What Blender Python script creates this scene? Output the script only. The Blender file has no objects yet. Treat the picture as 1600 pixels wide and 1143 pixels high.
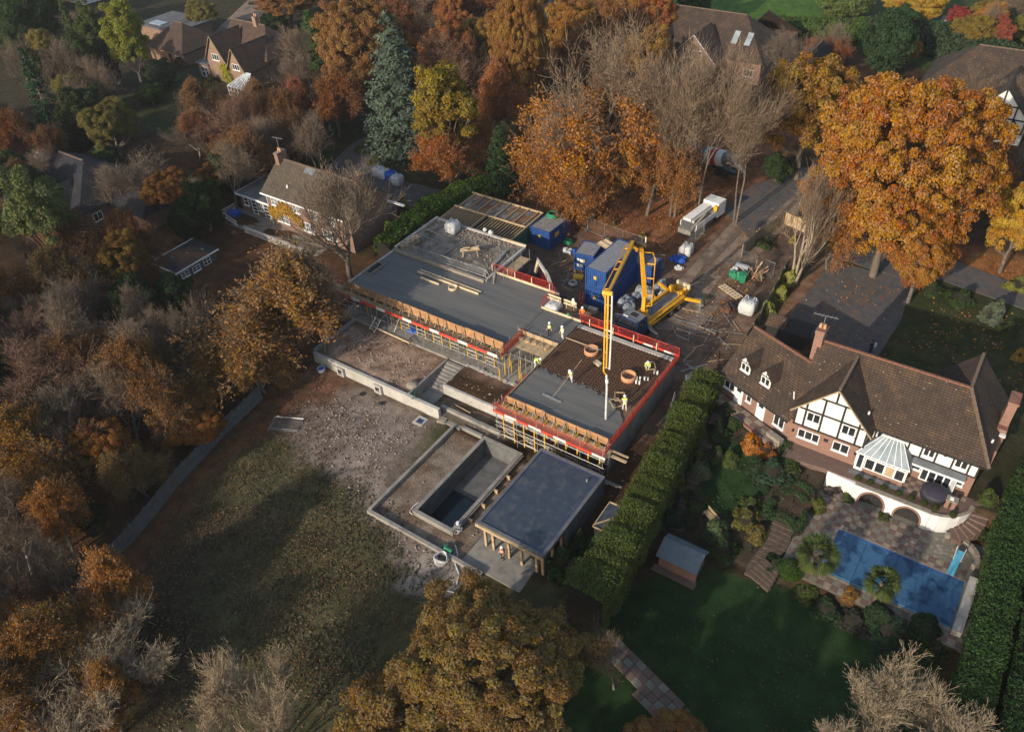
import bpy, math, random
import numpy as np
from mathutils import Vector, Matrix, noise as mnoise

# world frame: x along the front of the building, y away from the front gardens, z up, metres
scene = bpy.context.scene
C = scene.collection

# ---------------------------------------------------------------- camera, sky, sun, exposure
cam = bpy.data.cameras.new('camera')
cam.lens = 28.1250; cam.sensor_width = 36.0; cam.clip_start = 0.5; cam.clip_end = 2000
camo = bpy.data.objects.new('camera', cam); C.objects.link(camo)
rot = Matrix([[0.825796, -0.334143, 0.454323], [0.562038, 0.554201, -0.613983], [-0.046629, 0.762371, 0.645458]])
camo.matrix_world = Matrix.Translation((0, 0, 56.5)) @ rot.to_4x4()
scene.camera = camo
SUN_FROM = Vector((-0.15, -1.0, 0.385)).normalized()      # towards the sun
sun = bpy.data.lights.new('sun', 'SUN'); sun.energy = 3.7; sun.angle = math.radians(0.6); sun.color = (1.0, 0.88, 0.72)
suno = bpy.data.objects.new('sun', sun); C.objects.link(suno)
suno.rotation_euler = SUN_FROM.to_track_quat('Z', 'Y').to_euler()
world = bpy.data.worlds.new('World'); scene.world = world; world.use_nodes = True
wn = world.node_tree.nodes; wl = world.node_tree.links
bg = wn['Background']; bg.inputs[1].default_value = 0.15
sky = wn.new('ShaderNodeTexSky'); sky.sky_type = 'NISHITA'; sky.sun_disc = False
sky.sun_elevation = math.asin(SUN_FROM.z); sky.sun_rotation = math.atan2(SUN_FROM.x, SUN_FROM.y)
sky.air_density = 1.2; sky.dust_density = 1.5
wl.new(sky.outputs[0], bg.inputs[0])
vs = scene.view_settings; vs.view_transform = 'Standard'; vs.look = 'None'; vs.gamma = 1.0; vs.use_curve_mapping = False; vs.exposure = 0.38
try:
    scene.cycles.max_bounces = 5; scene.cycles.diffuse_bounces = 2; scene.cycles.glossy_bounces = 2
    scene.cycles.transmission_bounces = 3; scene.cycles.transparent_max_bounces = 4
except Exception: pass

RNG = np.random.default_rng(7); random.seed(7)

# ---------------------------------------------------------------- materials
MATS = {}
def lin(h):
    h = h.lstrip('#'); c = [int(h[i:i+2], 16)/255 for i in (0, 2, 4)]
    return tuple(((x+.055)/1.055)**2.4 if x > .04045 else x/12.92 for x in c)
def nd(t, kind, **kw):
    n = t.nodes.new(kind)
    for k, v in kw.items(): setattr(n, k, v)
    return n
def mat(name, c1, c2=None, scale=3.0, rough=.8, bump=0.0, bscale=20.0, metal=0.0, spec=.3, detail=6.0, lo=.35, hi=.65, c3=None, s3=.6, obj=False, stretch=None):
    if name in MATS: return MATS[name]
    m = bpy.data.materials.new(name); m.use_nodes = True; t = m.node_tree
    b = t.nodes['Principled BSDF']
    b.inputs['Roughness'].default_value = rough; b.inputs['Metallic'].default_value = metal
    b.inputs['Specular IOR Level'].default_value = spec
    g = nd(t, 'ShaderNodeTexCoord') if obj else nd(t, 'ShaderNodeNewGeometry')
    co = g.outputs['Object' if obj else 'Position']
    if c2 is None: c2 = tuple(x*.72 for x in c1)
    n1 = nd(t, 'ShaderNodeTexNoise'); n1.inputs['Scale'].default_value = scale; n1.inputs['Detail'].default_value = detail; n1.inputs['Roughness'].default_value = .65
    if stretch:
        mp_ = nd(t, 'ShaderNodeMapping'); mp_.inputs['Scale'].default_value = stretch; mp_.inputs['Rotation'].default_value = (0,0,.06); t.links.new(co, mp_.inputs['Vector']); co = mp_.outputs[0]
    t.links.new(co, n1.inputs['Vector'])
    r = nd(t, 'ShaderNodeValToRGB'); r.color_ramp.elements[0].position = lo; r.color_ramp.elements[1].position = hi
    r.color_ramp.elements[0].color = (*c2, 1); r.color_ramp.elements[1].color = (*c1, 1)
    t.links.new(n1.outputs['Fac'], r.inputs['Fac']); out = r.outputs['Color']
    if c3 is not None:
        n3 = nd(t, 'ShaderNodeTexNoise'); n3.inputs['Scale'].default_value = s3; n3.inputs['Detail'].default_value = 5
        t.links.new(co, n3.inputs['Vector'])
        r3 = nd(t, 'ShaderNodeValToRGB'); r3.color_ramp.elements[0].position = .5; r3.color_ramp.elements[1].position = .64
        t.links.new(n3.outputs['Fac'], r3.inputs['Fac'])
        mx = nd(t, 'ShaderNodeMix', data_type='RGBA'); t.links.new(r3.outputs['Color'], mx.inputs[0])
        t.links.new(out, mx.inputs[6]); mx.inputs[7].default_value = (*c3, 1); out = mx.outputs[2]
    t.links.new(out, b.inputs['Base Color'])
    if bump > 0:
        n2 = nd(t, 'ShaderNodeTexNoise'); n2.inputs['Scale'].default_value = bscale; n2.inputs['Detail'].default_value = 4
        t.links.new(co, n2.inputs['Vector'])
        bp = nd(t, 'ShaderNodeBump'); bp.inputs['Strength'].default_value = bump; bp.inputs['Distance'].default_value = .05
        t.links.new(n2.outputs['Fac'], bp.inputs['Height']); t.links.new(bp.outputs['Normal'], b.inputs['Normal'])
    MATS[name] = m; return m
def brick_mat(name, c1, c2, mortar, wscale=1.0):
    """brickwork, mapped along the wall by its own direction"""
    m = mat(name, c1, c2, scale=1.3, rough=.9, bump=.25, bscale=30); t = m.node_tree
    b = t.nodes['Principled BSDF']
    geo = nd(t, 'ShaderNodeNewGeometry'); sp = nd(t, 'ShaderNodeSeparateXYZ'); t.links.new(geo.outputs['Position'], sp.inputs[0])
    ad = nd(t, 'ShaderNodeMath', operation='ADD'); t.links.new(sp.outputs['X'], ad.inputs[0]); t.links.new(sp.outputs['Y'], ad.inputs[1])
    cb = nd(t, 'ShaderNodeCombineXYZ'); t.links.new(ad.outputs[0], cb.inputs[0]); t.links.new(sp.outputs['Z'], cb.inputs[1])
    bt = nd(t, 'ShaderNodeTexBrick'); bt.inputs['Scale'].default_value = 1.0; bt.inputs['Brick Width'].default_value = .23*wscale; bt.inputs['Row Height'].default_value = .078*wscale
    bt.inputs['Mortar Size'].default_value = .012*wscale; bt.inputs['Mortar'].default_value = (*mortar, 1)
    old = b.inputs['Base Color'].links[0].from_socket
    t.links.new(cb.outputs[0], bt.inputs['Vector'])
    hs = nd(t, 'ShaderNodeHueSaturation'); hs.inputs['Value'].default_value = .62; t.links.new(old, hs.inputs['Color'])
    t.links.new(old, bt.inputs['Color1']); t.links.new(hs.outputs[0], bt.inputs['Color2']); t.links.new(bt.outputs['Color'], b.inputs['Base Color'])
    return m
def tile_mat(name, c1, c2, c3, course=.16):
    """clay roof tiles: courses follow the height, tile to tile tint, moss patches"""
    m = mat(name, c1, c2, scale=.9, rough=.9, c3=c3, s3=.7); t = m.node_tree; b = t.nodes['Principled BSDF']
    geo = nd(t, 'ShaderNodeNewGeometry'); sp = nd(t, 'ShaderNodeSeparateXYZ'); t.links.new(geo.outputs['Position'], sp.inputs[0])
    ad = nd(t, 'ShaderNodeMath', operation='ADD'); t.links.new(sp.outputs['X'], ad.inputs[0]); t.links.new(sp.outputs['Y'], ad.inputs[1])
    cb = nd(t, 'ShaderNodeCombineXYZ'); t.links.new(ad.outputs[0], cb.inputs[0]); t.links.new(sp.outputs['Z'], cb.inputs[1])
    bt = nd(t, 'ShaderNodeTexBrick'); bt.inputs['Scale'].default_value = 1; bt.inputs['Brick Width'].default_value = .3; bt.inputs['Row Height'].default_value = course
    bt.inputs['Mortar Size'].default_value = .02; bt.inputs['Mortar'].default_value = (*[x*.45 for x in c2], 1)
    t.links.new(cb.outputs[0], bt.inputs['Vector'])
    old = b.inputs['Base Color'].links[0].from_socket
    hs = nd(t, 'ShaderNodeHueSaturation'); hs.inputs['Value'].default_value = .7; t.links.new(old, hs.inputs['Color'])
    t.links.new(old, bt.inputs['Color1']); t.links.new(hs.outputs[0], bt.inputs['Color2']); t.links.new(bt.outputs['Color'], b.inputs['Base Color'])
    # lichen spots
    vo = nd(t, 'ShaderNodeTexVoronoi'); vo.inputs['Scale'].default_value = 1.6; t.links.new(geo.outputs['Position'], vo.inputs['Vector'])
    rr = nd(t, 'ShaderNodeValToRGB'); rr.color_ramp.elements[0].position = .05; rr.color_ramp.elements[0].color = (1, 1, 1, 1); rr.color_ramp.elements[1].position = .085; rr.color_ramp.elements[1].color = (0, 0, 0, 1)
    t.links.new(vo.outputs['Distance'], rr.inputs['Fac'])
    mx = nd(t, 'ShaderNodeMix', data_type='RGBA'); t.links.new(rr.outputs['Color'], mx.inputs[0]); t.links.new(bt.outputs['Color'], mx.inputs[6]); mx.inputs[7].default_value = (.42, .36, .3, 1)
    t.links.new(mx.outputs[2], b.inputs['Base Color'])
    wv = nd(t, 'ShaderNodeBump'); wv.inputs['Strength'].default_value = .5; wv.inputs['Distance'].default_value = .04
    t.links.new(bt.outputs['Fac'], wv.inputs['Height']); wv.invert = True; t.links.new(wv.outputs['Normal'], b.inputs['Normal'])
    return m
def foliage_mat(name, trans=.3):
    """leaf colour comes from the object; each leaf and each clump differ a little"""
    m = bpy.data.materials.new(name); m.use_nodes = True; t = m.node_tree; t.nodes.remove(t.nodes['Principled BSDF'])
    out = t.nodes['Material Output']
    oi = nd(t, 'ShaderNodeObjectInfo'); a = nd(t, 'ShaderNodeAttribute', attribute_name='leaf'); s = nd(t, 'ShaderNodeSeparateColor'); t.links.new(a.outputs['Color'], s.inputs[0])
    hs = nd(t, 'ShaderNodeHueSaturation'); t.links.new(oi.outputs['Color'], hs.inputs['Color'])
    def lin_(src, mul, add):
        n = nd(t, 'ShaderNodeMath', operation='MULTIPLY_ADD'); t.links.new(src, n.inputs[0]); n.inputs[1].default_value = mul; n.inputs[2].default_value = add; return n.outputs[0]
    t.links.new(lin_(s.outputs[1], .05, .475), hs.inputs['Hue'])
    t.links.new(lin_(s.outputs[0], .7, .62), hs.inputs['Value'])
    t.links.new(lin_(s.outputs[2], .5, .75), hs.inputs['Saturation'])
    d = nd(t, 'ShaderNodeBsdfDiffuse'); tr = nd(t, 'ShaderNodeBsdfTranslucent'); mx = nd(t, 'ShaderNodeMixShader'); mx.inputs[0].default_value = trans
    t.links.new(hs.outputs[0], d.inputs[0]); t.links.new(hs.outputs[0], tr.inputs[0])
    t.links.new(d.outputs[0], mx.inputs[1]); t.links.new(tr.outputs[0], mx.inputs[2]); t.links.new(mx.outputs[0], out.inputs[0])
    MATS[name] = m; return m
def attr_mat(name, attr, rough=.95, fine=9.0, amt=.5, bump=.5, bscale=6.0):
    m = bpy.data.materials.new(name); m.use_nodes = True; t = m.node_tree; b = t.nodes['Principled BSDF']
    b.inputs['Roughness'].default_value = rough; b.inputs['Specular IOR Level'].default_value = .1
    a = nd(t, 'ShaderNodeAttribute', attribute_name=attr); g = nd(t, 'ShaderNodeNewGeometry')
    n = nd(t, 'ShaderNodeTexNoise'); n.inputs['Scale'].default_value = fine; n.inputs['Detail'].default_value = 6; n.inputs['Roughness'].default_value = .8
    t.links.new(g.outputs['Position'], n.inputs['Vector'])
    mr = nd(t, 'ShaderNodeMapRange'); mr.inputs[1].default_value = .3; mr.inputs[2].default_value = .7; mr.inputs[3].default_value = 1-amt; mr.inputs[4].default_value = 1+amt
    t.links.new(n.outputs['Fac'], mr.inputs[0])
    n2 = nd(t, 'ShaderNodeTexNoise'); n2.inputs['Scale'].default_value = .9; n2.inputs['Detail'].default_value = 5
    t.links.new(g.outputs['Position'], n2.inputs['Vector'])
    mr2 = nd(t, 'ShaderNodeMapRange'); mr2.inputs[1].default_value = .35; mr2.inputs[2].default_value = .65; mr2.inputs[3].default_value = .75; mr2.inputs[4].default_value = 1.25
    t.links.new(n2.outputs['Fac'], mr2.inputs[0])
    ml = nd(t, 'ShaderNodeMath', operation='MULTIPLY'); t.links.new(mr.outputs[0], ml.inputs[0]); t.links.new(mr2.outputs[0], ml.inputs[1])
    hs = nd(t, 'ShaderNodeHueSaturation'); t.links.new(a.outputs['Color'], hs.inputs['Color']); t.links.new(ml.outputs[0], hs.inputs['Value'])
    t.links.new(hs.outputs[0], b.inputs['Base Color'])
    bp = nd(t, 'ShaderNodeBump'); bp.inputs['Strength'].default_value = bump; bp.inputs['Distance'].default_value = .15
    n3 = nd(t, 'ShaderNodeTexNoise'); n3.inputs['Scale'].default_value = bscale; n3.inputs['Detail'].default_value = 5
    t.links.new(g.outputs['Position'], n3.inputs['Vector']); t.links.new(n3.outputs['Fac'], bp.inputs['Height']); t.links.new(bp.outputs['Normal'], b.inputs['Normal'])
    MATS[name] = m; return m

M_ = {}
def defmats():
    M_['concrete'] = mat('concrete', (.29, .27, .24), (.17, .16, .145), scale=1.1, rough=.85, bump=.2, bscale=9, c3=(.3, .27, .22), s3=.35)
    M_['concrete_pale'] = mat('pale_concrete', (.47, .45, .41), (.33, .31, .28), scale=.8, rough=.85, bump=.15, bscale=8)
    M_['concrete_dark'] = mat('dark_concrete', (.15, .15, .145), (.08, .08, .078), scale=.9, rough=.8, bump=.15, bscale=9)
    M_['wet_slab'] = mat('fresh_concrete', (.135, .13, .12), (.098, .096, .092), scale=1.1, rough=.5, bump=.06, bscale=4, spec=.4, c3=(.15, .141, .125), s3=.7, stretch=(.13,1.5,1))
    M_['old_slab'] = mat('old_concrete', (.27, .24, .205), (.1, .085, .07), scale=.55, rough=.9, bump=.25, bscale=7, c3=(.07, .06, .05), s3=.45)
    M_['ply'] = mat('plywood', (.45, .25, .12), (.3, .16, .08), scale=1.5, rough=.7)
    M_['ply_dark'] = mat('stained_plywood', (.24, .135, .08), (.13, .075, .047), scale=1.2, rough=.8)
    M_['path_brown'] = mat('worn_brown_paving', (.12, .085, .062), (.08, .058, .044), scale=2, rough=.9); M_['blue_seam'] = mat('cover_seam', (.02, .09, .22), (.014, .06, .16), scale=3, rough=.5); M_['mud_streak'] = mat('streak_mud', (.15, .108, .08), (.09, .066, .05), scale=1.3, rough=.95, bump=.4, bscale=5); M_['tub_cover'] = mat('tub_cover', (.055, .048, .07), (.04, .035, .05), scale=2, rough=.6); M_['ply_red'] = mat('dark_red_board', (.085, .03, .022), (.06, .022, .017), scale=2, rough=.85)
    M_['timber'] = mat('timber', (.5, .37, .22), (.34, .24, .14), scale=2.5, rough=.8)
    M_['timber_pale'] = mat('pale_timber', (.68, .55, .37), (.5, .38, .24), scale=2.5, rough=.8)
    M_['timber_grey'] = mat('weathered_timber', (.27, .245, .21), (.15, .135, .115), scale=2, rough=.9)
    M_['timber_dark'] = mat('dark_timber', (.075, .055, .04), (.04, .03, .022), scale=3, rough=.8)
    M_['beam_black'] = mat('black_beam_paint', (.02, .018, .016), (.035, .03, .025), scale=3, rough=.6)
    M_['red'] = mat('red_barrier', (.55, .05, .03), (.42, .04, .025), scale=2, rough=.5)
    M_['red_board'] = mat('red_toe_board', (.62, .075, .04), (.45, .05, .03), scale=1.2, rough=.6)
    M_['white_board'] = mat('white_toe_board', (.75, .7, .66), (.6, .55, .5), scale=2, rough=.6)
    M_['steel'] = mat('galvanised_steel', (.42, .42, .42), (.28, .28, .27), scale=4, rough=.45, metal=.5)
    M_['yellow'] = mat('yellow_paint', (.72, .42, .035), (.52, .3, .03), scale=3, rough=.5)
    M_['pump_yellow'] = mat('pump_yellow', (.78, .40, .02), (.6, .29, .015), scale=2.5, rough=.42, spec=.5)
    M_['rebar'] = mat('rusty_steel', (.14, .068, .035), (.075, .04, .025), scale=3, rough=.9)
    M_['rubber'] = mat('rubber', (.018, .018, .02), (.03, .03, .03), scale=4, rough=.7)
    M_['black'] = mat('black_paint', (.02, .02, .022), (.03, .03, .03), scale=4, rough=.5)
    M_['grey_paint'] = mat('grey_paint', (.18, .19, .2), (.12, .125, .13), scale=2, rough=.5)
    M_['white'] = mat('white_paint', (.8, .79, .76), (.72, .7, .67), scale=1.5, rough=.55)
    M_['render'] = mat('white_render', (.74, .74, .72), (.6, .6, .59), scale=.7, rough=.8, bump=.08, bscale=15)
    M_['upvc'] = mat('white_frame', (.8, .8, .79), (.74, .74, .73), scale=2, rough=.35, spec=.5)
    M_['glass'] = mat('window_glass', (.03, .035, .04), (.018, .02, .024), scale=1.2, rough=.08, spec=.8)
    M_['con_glass'] = mat('roof_glazing', (.34, .38, .4), (.2, .24, .25), scale=.9, rough=.12, spec=.8)
    M_['blue'] = mat('blue_container_paint', (.028, .085, .27), (.018, .055, .19), scale=1.3, rough=.5)
    M_['blue_bright'] = mat('blue_plastic', (.02, .11, .5), (.015, .08, .38), scale=2, rough=.5)
    M_['cab_blue'] = mat('cab_blue', (.02, .045, .15), (.015, .03, .1), scale=2, rough=.35, spec=.5)
    M_['cover_blue'] = mat('pool_cover_blue', (.05, .145, .27), (.035, .1, .19), scale=6, rough=.45, bump=.15, bscale=5, c3=(.012, .045, .11), s3=.95)
    M_['light_blue'] = mat('turquoise_board', (.12, .46, .62), (.09, .36, .5), scale=2, rough=.5)
    M_['green_plastic'] = mat('green_plastic', (.03, .25, .12), (.02, .16, .08), scale=3, rough=.5)
    M_['green_paint'] = mat('green_panel', (.06, .15, .09), (.035, .09, .055), scale=1, rough=.7)
    M_['bag'] = mat('white_woven_bag', (.62, .61, .59), (.42, .42, .42), scale=3, rough=.8, bump=.4, bscale=6)
    M_['bag_grey'] = mat('grey_sheeting', (.3, .33, .37), (.17, .19, .22), scale=2, rough=.6, bump=.6, bscale=5)
    M_['orange_hv'] = mat('orange_high_vis', (.85, .2, .03), (.7, .15, .02), scale=5, rough=.7)
    M_['yellow_hv'] = mat('yellow_high_vis', (.7, .78, .16), (.55, .62, .12), scale=5, rough=.7)
    M_['cream_cloth'] = mat('cream_overalls', (.72, .68, .52), (.6, .56, .42), scale=5, rough=.8)
    M_['dark_cloth'] = mat('dark_trousers', (.03, .035, .05), (.02, .022, .03), scale=5, rough=.9)
    M_['white_cloth'] = mat('white_trousers', (.68, .66, .6), (.5, .48, .44), scale=5, rough=.8)
    M_['skin'] = mat('skin', (.5, .3, .2), (.42, .25, .17), scale=8, rough=.6)
    M_['helmet'] = mat('helmet_shell', (.82, .82, .8), (.75, .75, .73), scale=3, rough=.35, spec=.5)
    M_['clay'] = mat('clay_ring', (.56, .30, .16), (.42, .22, .12), scale=4, rough=.85)
    M_['roofing_felt'] = mat('blue_grey_membrane', (.045, .06, .085), (.03, .042, .062), scale=1.5, rough=.6, spec=.4, c3=(.068, .076, .09), s3=1.4)
    M_['felt_dark'] = mat('dark_felt', (.03, .032, .038), (.02, .021, .025), scale=1, rough=.8, c3=(.17, .07, .03), s3=.22)
    M_['felt_grey'] = mat('grey_felt', (.15, .145, .145), (.09, .088, .09), scale=.8, rough=.8)
    M_['shed_felt'] = mat('shed_roof_felt', (.14, .18, .21), (.1, .13, .155), scale=1, rough=.75)
    M_['lead'] = mat('lead_sheet', (.17, .18, .19), (.12, .125, .13), scale=1, rough=.55)
    M_['block'] = mat('blockwork', (.15, .15, .155), (.1, .1, .105), scale=1.5, rough=.9, bump=.3, bscale=8)
    M_['brick'] = brick_mat('red_brick', (.3, .125, .078), (.22, .09, .058), (.3, .24, .2))
    M_['brick_left'] = brick_mat('brown_brick', (.27, .12, .075), (.18, .08, .055), (.26, .21, .18))
    M_['brick_far'] = brick_mat('orange_brick', (.3, .165, .1), (.22, .12, .075), (.3, .23, .18))
    M_['tile'] = tile_mat('brown_roof_tile', (.092, .063, .046), (.06, .042, .033), (.12, .075, .045))
    M_['tile_left'] = tile_mat('weathered_roof_tile', (.15, .115, .085), (.1, .078, .06), (.13, .1, .065))
    M_['tile_far'] = tile_mat('red_brown_roof_tile', (.125, .08, .058), (.08, .052, .04), (.13, .075, .05))
    M_['tile_slate'] = tile_mat('slate_roof', (.035, .035, .042), (.022, .022, .028), (.05, .045, .045))
    M_['ridge_tile'] = mat('ridge_tile', (.26, .12, .075), (.18, .085, .055), scale=5, rough=.9)
    M_['ridge_dull'] = mat('dull_ridge_tile', (.19, .13, .09), (.13, .09, .065), scale=5, rough=.9)
    M_['asphalt'] = mat('asphalt', (.11, .1, .096), (.07, .065, .064), scale=1.2, rough=.9, bump=.2, bscale=20, c3=(.12, .088, .07), s3=.6)
    M_['track'] = mat('muddy_track', (.27, .2, .15), (.165, .12, .088), scale=.9, rough=.95, bump=.3, bscale=6, c3=(.12, .09, .07), s3=.4)
    M_['gravel'] = mat('gravel', (.33, .3, .26), (.2, .175, .15), scale=7, rough=.95, bump=.5, bscale=9)
    M_['stone'] = mat('stone', (.3, .26, .21), (.2, .17, .14), scale=3, rough=.9, bump=.4, bscale=7)
    M_['flint'] = mat('rubble_stone', (.36, .29, .225), (.2, .155, .12), scale=5, rough=.9)
    M_['pave_red'] = mat('red_paving_slab', (.17, .112, .09), (.125, .082, .066), scale=3, rough=.85)
    M_['pave_grey'] = mat('green_grey_paving_slab', (.2, .185, .145), (.145, .135, .108), scale=3, rough=.85)
    M_['pave_buff'] = mat('buff_paving_slab', (.3, .24, .18), (.21, .17, .13), scale=3, rough=.85)
    M_['fence_wood'] = mat('grey_fence_board', (.12, .122, .125), (.075, .076, .08), scale=2, rough=.85)
    M_['fence_green'] = mat('green_stained_board', (.17, .17, .1), (.11, .11, .065), scale=2, rough=.85)
    M_['fence_brown'] = mat('brown_fence_board', (.25, .2, .14), (.17, .13, .09), scale=2, rough=.85)
    M_['bark'] = mat('grey_bark', (.17, .14, .11), (.1, .08, .062), scale=3, rough=.95)
    M_['bark_pale'] = mat('pale_bark', (.36, .29, .21), (.24, .19, .14), scale=3, rough=.95)
    M_['bark_white'] = mat('silvery_bark', (.3, .27, .23), (.18, .16, .14), scale=2, rough=.9)
    M_['bark_red'] = mat('red_bark', (.3, .15, .085), (.19, .1, .06), scale=2, rough=.95)
    M_['twig'] = mat('twig', (.215, .155, .105), (.145, .105, .073), scale=1, rough=.95)
    M_['twig_pink'] = mat('pinkish_twig', (.2, .115, .075), (.14, .08, .055), scale=1, rough=.95)
    M_['twig_pale'] = mat('pale_twig', (.38, .295, .19), (.27, .205, .13), scale=1, rough=.95)
    M_['twig_grey'] = mat('grey_twig', (.165, .125, .09), (.115, .086, .063), scale=1, rough=.95)
    M_['dark_core'] = mat('core_fill', (.025, .022, .015), (.015, .014, .01), scale=2, rough=1)
    M_['soil'] = mat('soil', (.1, .062, .042), (.06, .04, .028), scale=2, rough=1, bump=.5, bscale=6)
    M_['water'] = mat('dark_pool_water', (.016, .03, .036), (.012, .022, .027), scale=.6, rough=.06, spec=.6)
    M_['water_green'] = mat('green_pool_water', (.012, .06, .075), (.01, .045, .06), scale=.6, rough=.1, spec=.6)
    M_['leafcol'] = foliage_mat('leaf', .3)
    M_['needlecol'] = foliage_mat('needle', .12)
    M_['ground'] = attr_mat('ground_cover', 'ground_colour')
defmats()

# ---------------------------------------------------------------- object helpers
def set_props(o, label=None, cat=None, group=None, kind=None):
    if label: o['label'] = label
    if cat: o['category'] = cat
    if group: o['group'] = group
    if kind: o['kind'] = kind
    return o
def thing(name, loc, label, cat, group=None, rz=0.0):
    o = bpy.data.objects.new(name, None); o.empty_display_size = .3; C.objects.link(o)
    o.location = loc; o.rotation_euler = (0, 0, rz)
    return set_props(o, label, cat, group)
def root_loc(o):
    while o.parent is not None: o = o.parent
    return np.array(o.location)
def link(name, me, m=None, parent=None):
    o = bpy.data.objects.new(name, me); C.objects.link(o)
    if m is not None and not me.materials: me.materials.append(m)
    if parent is not None: o.parent = parent
    return o
def copy_tree(o, parent=None):
    c = o.copy(); C.objects.link(c)
    if parent is not None: c.parent = parent
    for ch in list(o.children): copy_tree(ch, c)
    return c
class MB:
    """collects shapes, then links them as ONE mesh object"""
    def __init__(s): s.v = []; s.f = []; s.mi = []; s.cur = 0
    def add(s, vs, fs):
        n = len(s.v); s.v += [tuple(map(float, p)) for p in vs]
        s.f += [[i+n for i in f] for f in fs]; s.mi += [s.cur]*len(fs); return s
    def box(s, x0, x1, y0, y1, z0, z1):
        return s.add([(x0,y0,z0),(x1,y0,z0),(x1,y1,z0),(x0,y1,z0),(x0,y0,z1),(x1,y0,z1),(x1,y1,z1),(x0,y1,z1)],
                     [(3,2,1,0),(4,5,6,7),(0,1,5,4),(1,2,6,5),(2,3,7,6),(3,0,4,7)])
    def obox(s, c, size, rz=0.0, tilt=None):
        R = Matrix.Rotation(rz, 3, 'Z')
        if tilt is not None: R = R @ tilt
        hx, hy, hz = [q/2 for q in size]; c = Vector(c)
        vs = [c + R @ Vector((sx*hx, sy*hy, sz*hz)) for sz in (-1,1) for sx, sy in ((-1,-1),(1,-1),(1,1),(-1,1))]
        return s.add(vs, [(3,2,1,0),(4,5,6,7),(0,1,5,4),(1,2,6,5),(2,3,7,6),(3,0,4,7)])
    def beam(s, p, q, w, h, up=(0,0,1)):
        p = Vector(p); q = Vector(q); d = (q-p).normalized(); u = Vector(up)
        if abs(d.dot(u)) > .98: u = Vector((0,1,0))
        a = d.cross(u).normalized(); b = a.cross(d).normalized()
        vs = [e + a*sx*w/2 + b*sy*h/2 for e in (p, q) for sx, sy in ((-1,-1),(1,-1),(1,1),(-1,1))]
        return s.add(vs, [(0,1,2,3),(7,6,5,4),(4,5,1,0),(5,6,2,1),(6,7,3,2),(7,4,0,3)])
    def tube(s, pts, r, n=6, r2=None, cap=True):
        pts = [Vector(p) for p in pts]; k = len(pts); vs = []
        d0 = (pts[1]-pts[0]).normalized(); u = Vector((0,0,1)) if abs(d0.z) < .9 else Vector((1,0,0))
        for i, p in enumerate(pts):
            d = (pts[min(i+1,k-1)]-pts[max(i-1,0)]).normalized()
            a = d.cross(u)
            if a.length < 1e-4: a = d.orthogonal()
            a.normalize(); b = d.cross(a).normalized()
            rr = r if r2 is None else r + (r2-r)*i/(k-1)
            if isinstance(r, (list, tuple)): rr = r[i]
            vs += [p + a*math.cos(2*math.pi*j/n)*rr + b*math.sin(2*math.pi*j/n)*rr for j in range(n)]
        fs = [(i*n+j, i*n+(j+1)%n, (i+1)*n+(j+1)%n, (i+1)*n+j) for i in range(k-1) for j in range(n)]
        if cap: fs += [tuple(range(n-1,-1,-1)), tuple((k-1)*n+j for j in range(n))]
        return s.add(vs, fs)
    def prism(s, poly, z0, z1):
        n = len(poly); vs = [(x,y,z0) for x,y in poly]+[(x,y,z1) for x,y in poly]
        return s.add(vs, [tuple(range(n-1,-1,-1)), tuple(range(n,2*n))]+[(i,(i+1)%n,n+(i+1)%n,n+i) for i in range(n)])
    def slab(s, pts, th, d=None):
        """thick sheet from a planar polygon of 3-D points, extruded by -normal*th"""
        p = [Vector(q) for q in pts]; nrm = (p[1]-p[0]).cross(p[2]-p[0]).normalized() if d is None else Vector(d)
        n = len(p); vs = p + [q - nrm*th for q in p]
        return s.add(vs, [tuple(range(n)), tuple(range(2*n-1,n-1,-1))]+[((i+1)%n,i,n+i,n+(i+1)%n) for i in range(n)])
    def lathe(s, prof, c, n=16, axis='z'):
        vs = []; k = len(prof)
        for r, h in prof:
            for j in range(n):
                a = 2*math.pi*j/n; x, y = r*math.cos(a), r*math.sin(a)
                if axis == 'z': p = (c[0]+x, c[1]+y, c[2]+h)
                elif axis == 'x': p = (c[0]+h, c[1]+x, c[2]+y)
                else: p = (c[0]+x, c[1]+h, c[2]+y)
                vs.append(p)
        fs = [(i*n+j, i*n+(j+1)%n, (i+1)*n+(j+1)%n, (i+1)*n+j) for i in range(k-1) for j in range(n)]
        fs += [tuple(range(n-1,-1,-1)), tuple((k-1)*n+j for j in range(n))]
        return s.add(vs, fs)
    def ball(s, c, rx, ry=None, rz=None, n=10, m=6, jit=0.0):
        ry = ry or rx; rz = rz or rx; prof = []; vs = []
        for i in range(m+1):
            t = math.pi*i/m
            for j in range(n):
                a = 2*math.pi*j/n; k = 1+random.uniform(-jit, jit)
                vs.append((c[0]+rx*k*math.sin(t)*math.cos(a), c[1]+ry*k*math.sin(t)*math.sin(a), c[2]+rz*k*math.cos(t)))
        return s.add(vs, [(i*n+j, (i+1)*n+j, (i+1)*n+(j+1)%n, i*n+(j+1)%n) for i in range(m) for j in range(n)])
    def mesh(s, name, off=(0,0,0), smooth=False):
        me = bpy.data.meshes.new(name); a = np.array(s.v, float) - np.array(off)
        me.from_pydata([tuple(p) for p in a], [], s.f)
        if any(s.mi): me.polygons.foreach_set('material_index', s.mi)
        if smooth: me.polygons.foreach_set('use_smooth', [True]*len(s.f))
        me.update(); return me
    def build(s, name, m, parent=None, world=True, smooth=False, label=None, kind=None):
        off = root_loc(parent) if (parent is not None and world) else (0,0,0)
        me = s.mesh(name, off, smooth)
        for x in (m if isinstance(m, (list, tuple)) else [m]): me.materials.append(x)
        o = link(name, me, None, parent)
        if label: o['label'] = label
        if kind: o['kind'] = kind
        return o
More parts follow.
